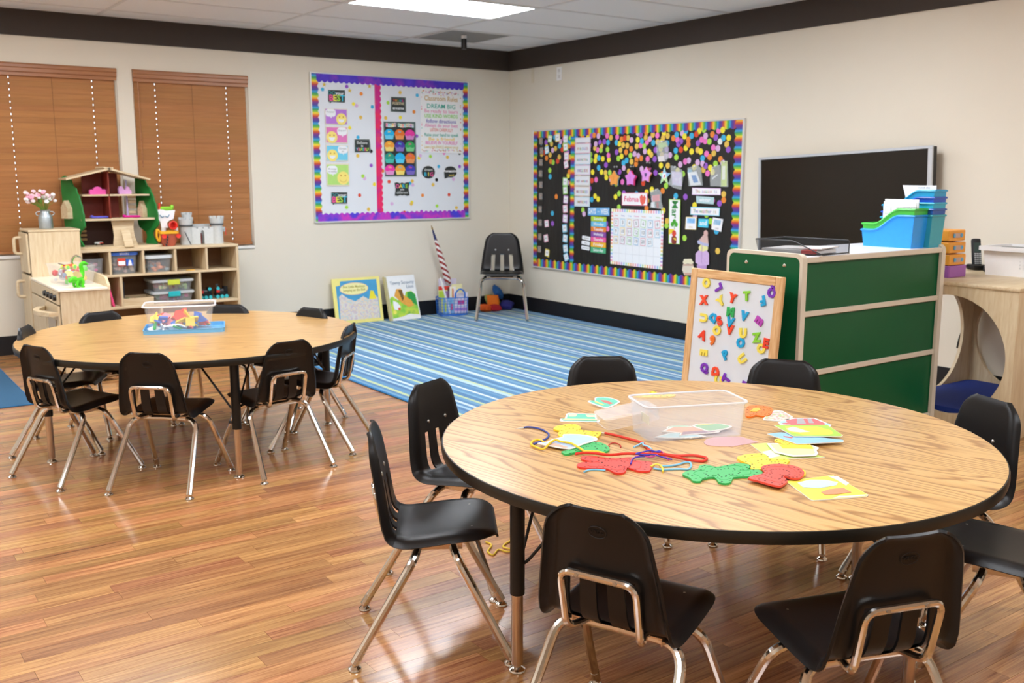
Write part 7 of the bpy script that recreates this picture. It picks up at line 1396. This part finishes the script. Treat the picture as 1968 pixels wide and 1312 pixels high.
lace('purple and blue lace tangled on the red animal shape', [(-3.8763, -6.0122), (-3.8407, -5.9814), (-3.8192, -5.9804), (-3.7958, -5.9889), (-3.7651, -5.9731), (-3.7395, -5.9743), (-3.7572, -5.9872), (-3.7674, -5.9671), (-3.7927, -5.9660), (-3.8185, -5.9685), (-3.7999, -5.9877), (-3.7809, -5.9954), (-3.7638, -6.0160), (-3.7513, -6.0331)], '#4a3ab0', .002, Z, [.006, .006, .007, .008, .008, .008, .011, .012, .012, .012, .011, .01, .004, .001])
lace('magenta lace tangled with the purple one', [(-3.8292, -5.9773), (-3.8076, -5.9763), (-3.8020, -6.0010), (-3.7802, -6.0001), (-3.7388, -5.9791), (-3.7503, -6.0048), (-3.7615, -6.0300)], '#c03a8a', .0018, Z, [.008, .008, .009, .008, .008, .004, .001])
lace('light blue lace end knotted round the red cord', [(-3.7515, -5.8865), (-3.7301, -5.8809), (-3.7167, -5.8841), (-3.7353, -5.9071), (-3.7331, -5.9221), (-3.7391, -5.9442)], '#8fc8e6', .0024, Z, [0, .001, .006, .008, .007, .005])
lace('light blue lace end under the red animal shape', [(-4.0045, -5.9822), (-3.9914, -5.9779), (-3.9791, -5.9790), (-3.9678, -5.9871), (-3.9530, -6.0039)], '#7cc0e0', .0024)
lace('thin red thread curl beside the green lacing shape', [(-3.8004, -5.8424), (-3.7890, -5.8277), (-3.7684, -5.8194), (-3.7611, -5.8311), (-3.7677, -5.8522), (-3.7800, -5.8661)], '#c03028', .0014)
# ------------------------------------------------------------------ bin of foam shapes on the rear table
a0, a1 = (-4.2451, -3.0262), (-3.9791, -3.1211); L = math.hypot(a1[0] - a0[0], a1[1] - a0[1]); ang = math.atan2(a1[1] - a0[1], a1[0] - a0[0]); W_ = .2
def rl(x, y): return (a0[0] + math.cos(ang) * x - math.sin(ang) * y, a0[1] + math.sin(ang) * x + math.cos(ang) * y)
c = rl(L / 2 + .02, W_ / 2 - .005)
o = MB().tub(L + .09, W_ + .035, .02, .003, 1.0, .02, .002).build('bin_lid', mat('#6fb2e0', .35, var=.03, name='blue_lid')); o.location = (c[0], c[1], TZ2); o.rotation_euler = (0, 0, ang); tag(o, 'light blue bin lid under the clear bin of foam shapes', 'lid')
c = rl(L / 2, W_ / 2 + .005); t = thing('foam_bin', 'clear plastic bin of coloured foam shapes on the rear table', 'bin', (c[0], c[1], TZ2 + .0035), ang)
BINC = clear('#eef0f4', .1, .2); MB().tub(L * 1.12, W_ * 1.0, .128, .003, .9, .025, .008).build('tub', BINC, t); MB().tube([(x, y, .124) for x, y in rrect(L * 1.12 + .016, W_ + .016, .03, 5)], .0045, 6, closed=True).build('rim', clear('#f4f5f7', .75, .25), t)
random.seed(17); FC = [('#dc4a44', 'red', 11), ('#2f6fd0', 'blue', 8), ('#f0d64a', 'yellow', 11), ('#ecebe8', 'white', 6), ('#3faa5a', 'green', 2), ('#ee9aa8', 'pink', 4)]
SHP = {'hexagon': circ(.033, 6), 'rhombus': [(-.036, 0), (0, .02), (.036, 0), (0, -.02)], 'triangle': [(-.026, -.015), (.026, -.015), (0, .03)], 'square': [(-.021, -.021), (.021, -.021), (.021, .021), (-.021, .021)], 'trapezoid': [(-.034, -.015), (.034, -.015), (.018, .015), (-.018, .015)]}
FM = {(k, c_): MB().prism(p, -.0035, .0035).mesh('foam_shape', mat(c_, .7, var=.03), 0) for k, p in SHP.items() for c_, _, _ in FC}
k = 0; pos = []
for c_, nm, n in FC:
    for i in range(n):
        sh = {'red': ('hexagon', 'trapezoid', 'hexagon'), 'blue': ('rhombus', 'square', 'triangle'), 'yellow': ('hexagon', 'triangle', 'square'), 'white': ('rhombus', 'rhombus', 'rhombus'), 'green': ('triangle', 'triangle', 'triangle'), 'pink': ('square', 'rhombus', 'trapezoid')}[nm][i % 3]
        for _ in range(60):
            x, y = random.uniform(-L * .42, L * .42), random.uniform(-W_ * .36, W_ * .36); z = random.uniform(.016, .078 - .03 * abs(x) / L)
            if nm in ('white', 'green'): x = random.uniform(-L * .42, L * .0); z = random.uniform(.014, .03); y = -W_ * .36
            if all((x - q[0]) ** 2 + (y - q[1]) ** 2 + (2.2 * (z - q[2])) ** 2 > .0008 for q in pos): break
        pos.append((x, y, z)); w = (c[0] + math.cos(ang) * x - math.sin(ang) * y, c[1] + math.sin(ang) * x + math.cos(ang) * y, TZ2 + .0035 + z)
        o = obj('foam_shape', FM[sh, c_], None, w, (R(random.uniform(20, 75)), R(random.uniform(-30, 30)), random.uniform(0, 6.28))); tag(o, '%s foam %s in the clear bin on the rear table' % (nm, sh), 'foam shape', 'foam shapes in the clear bin')
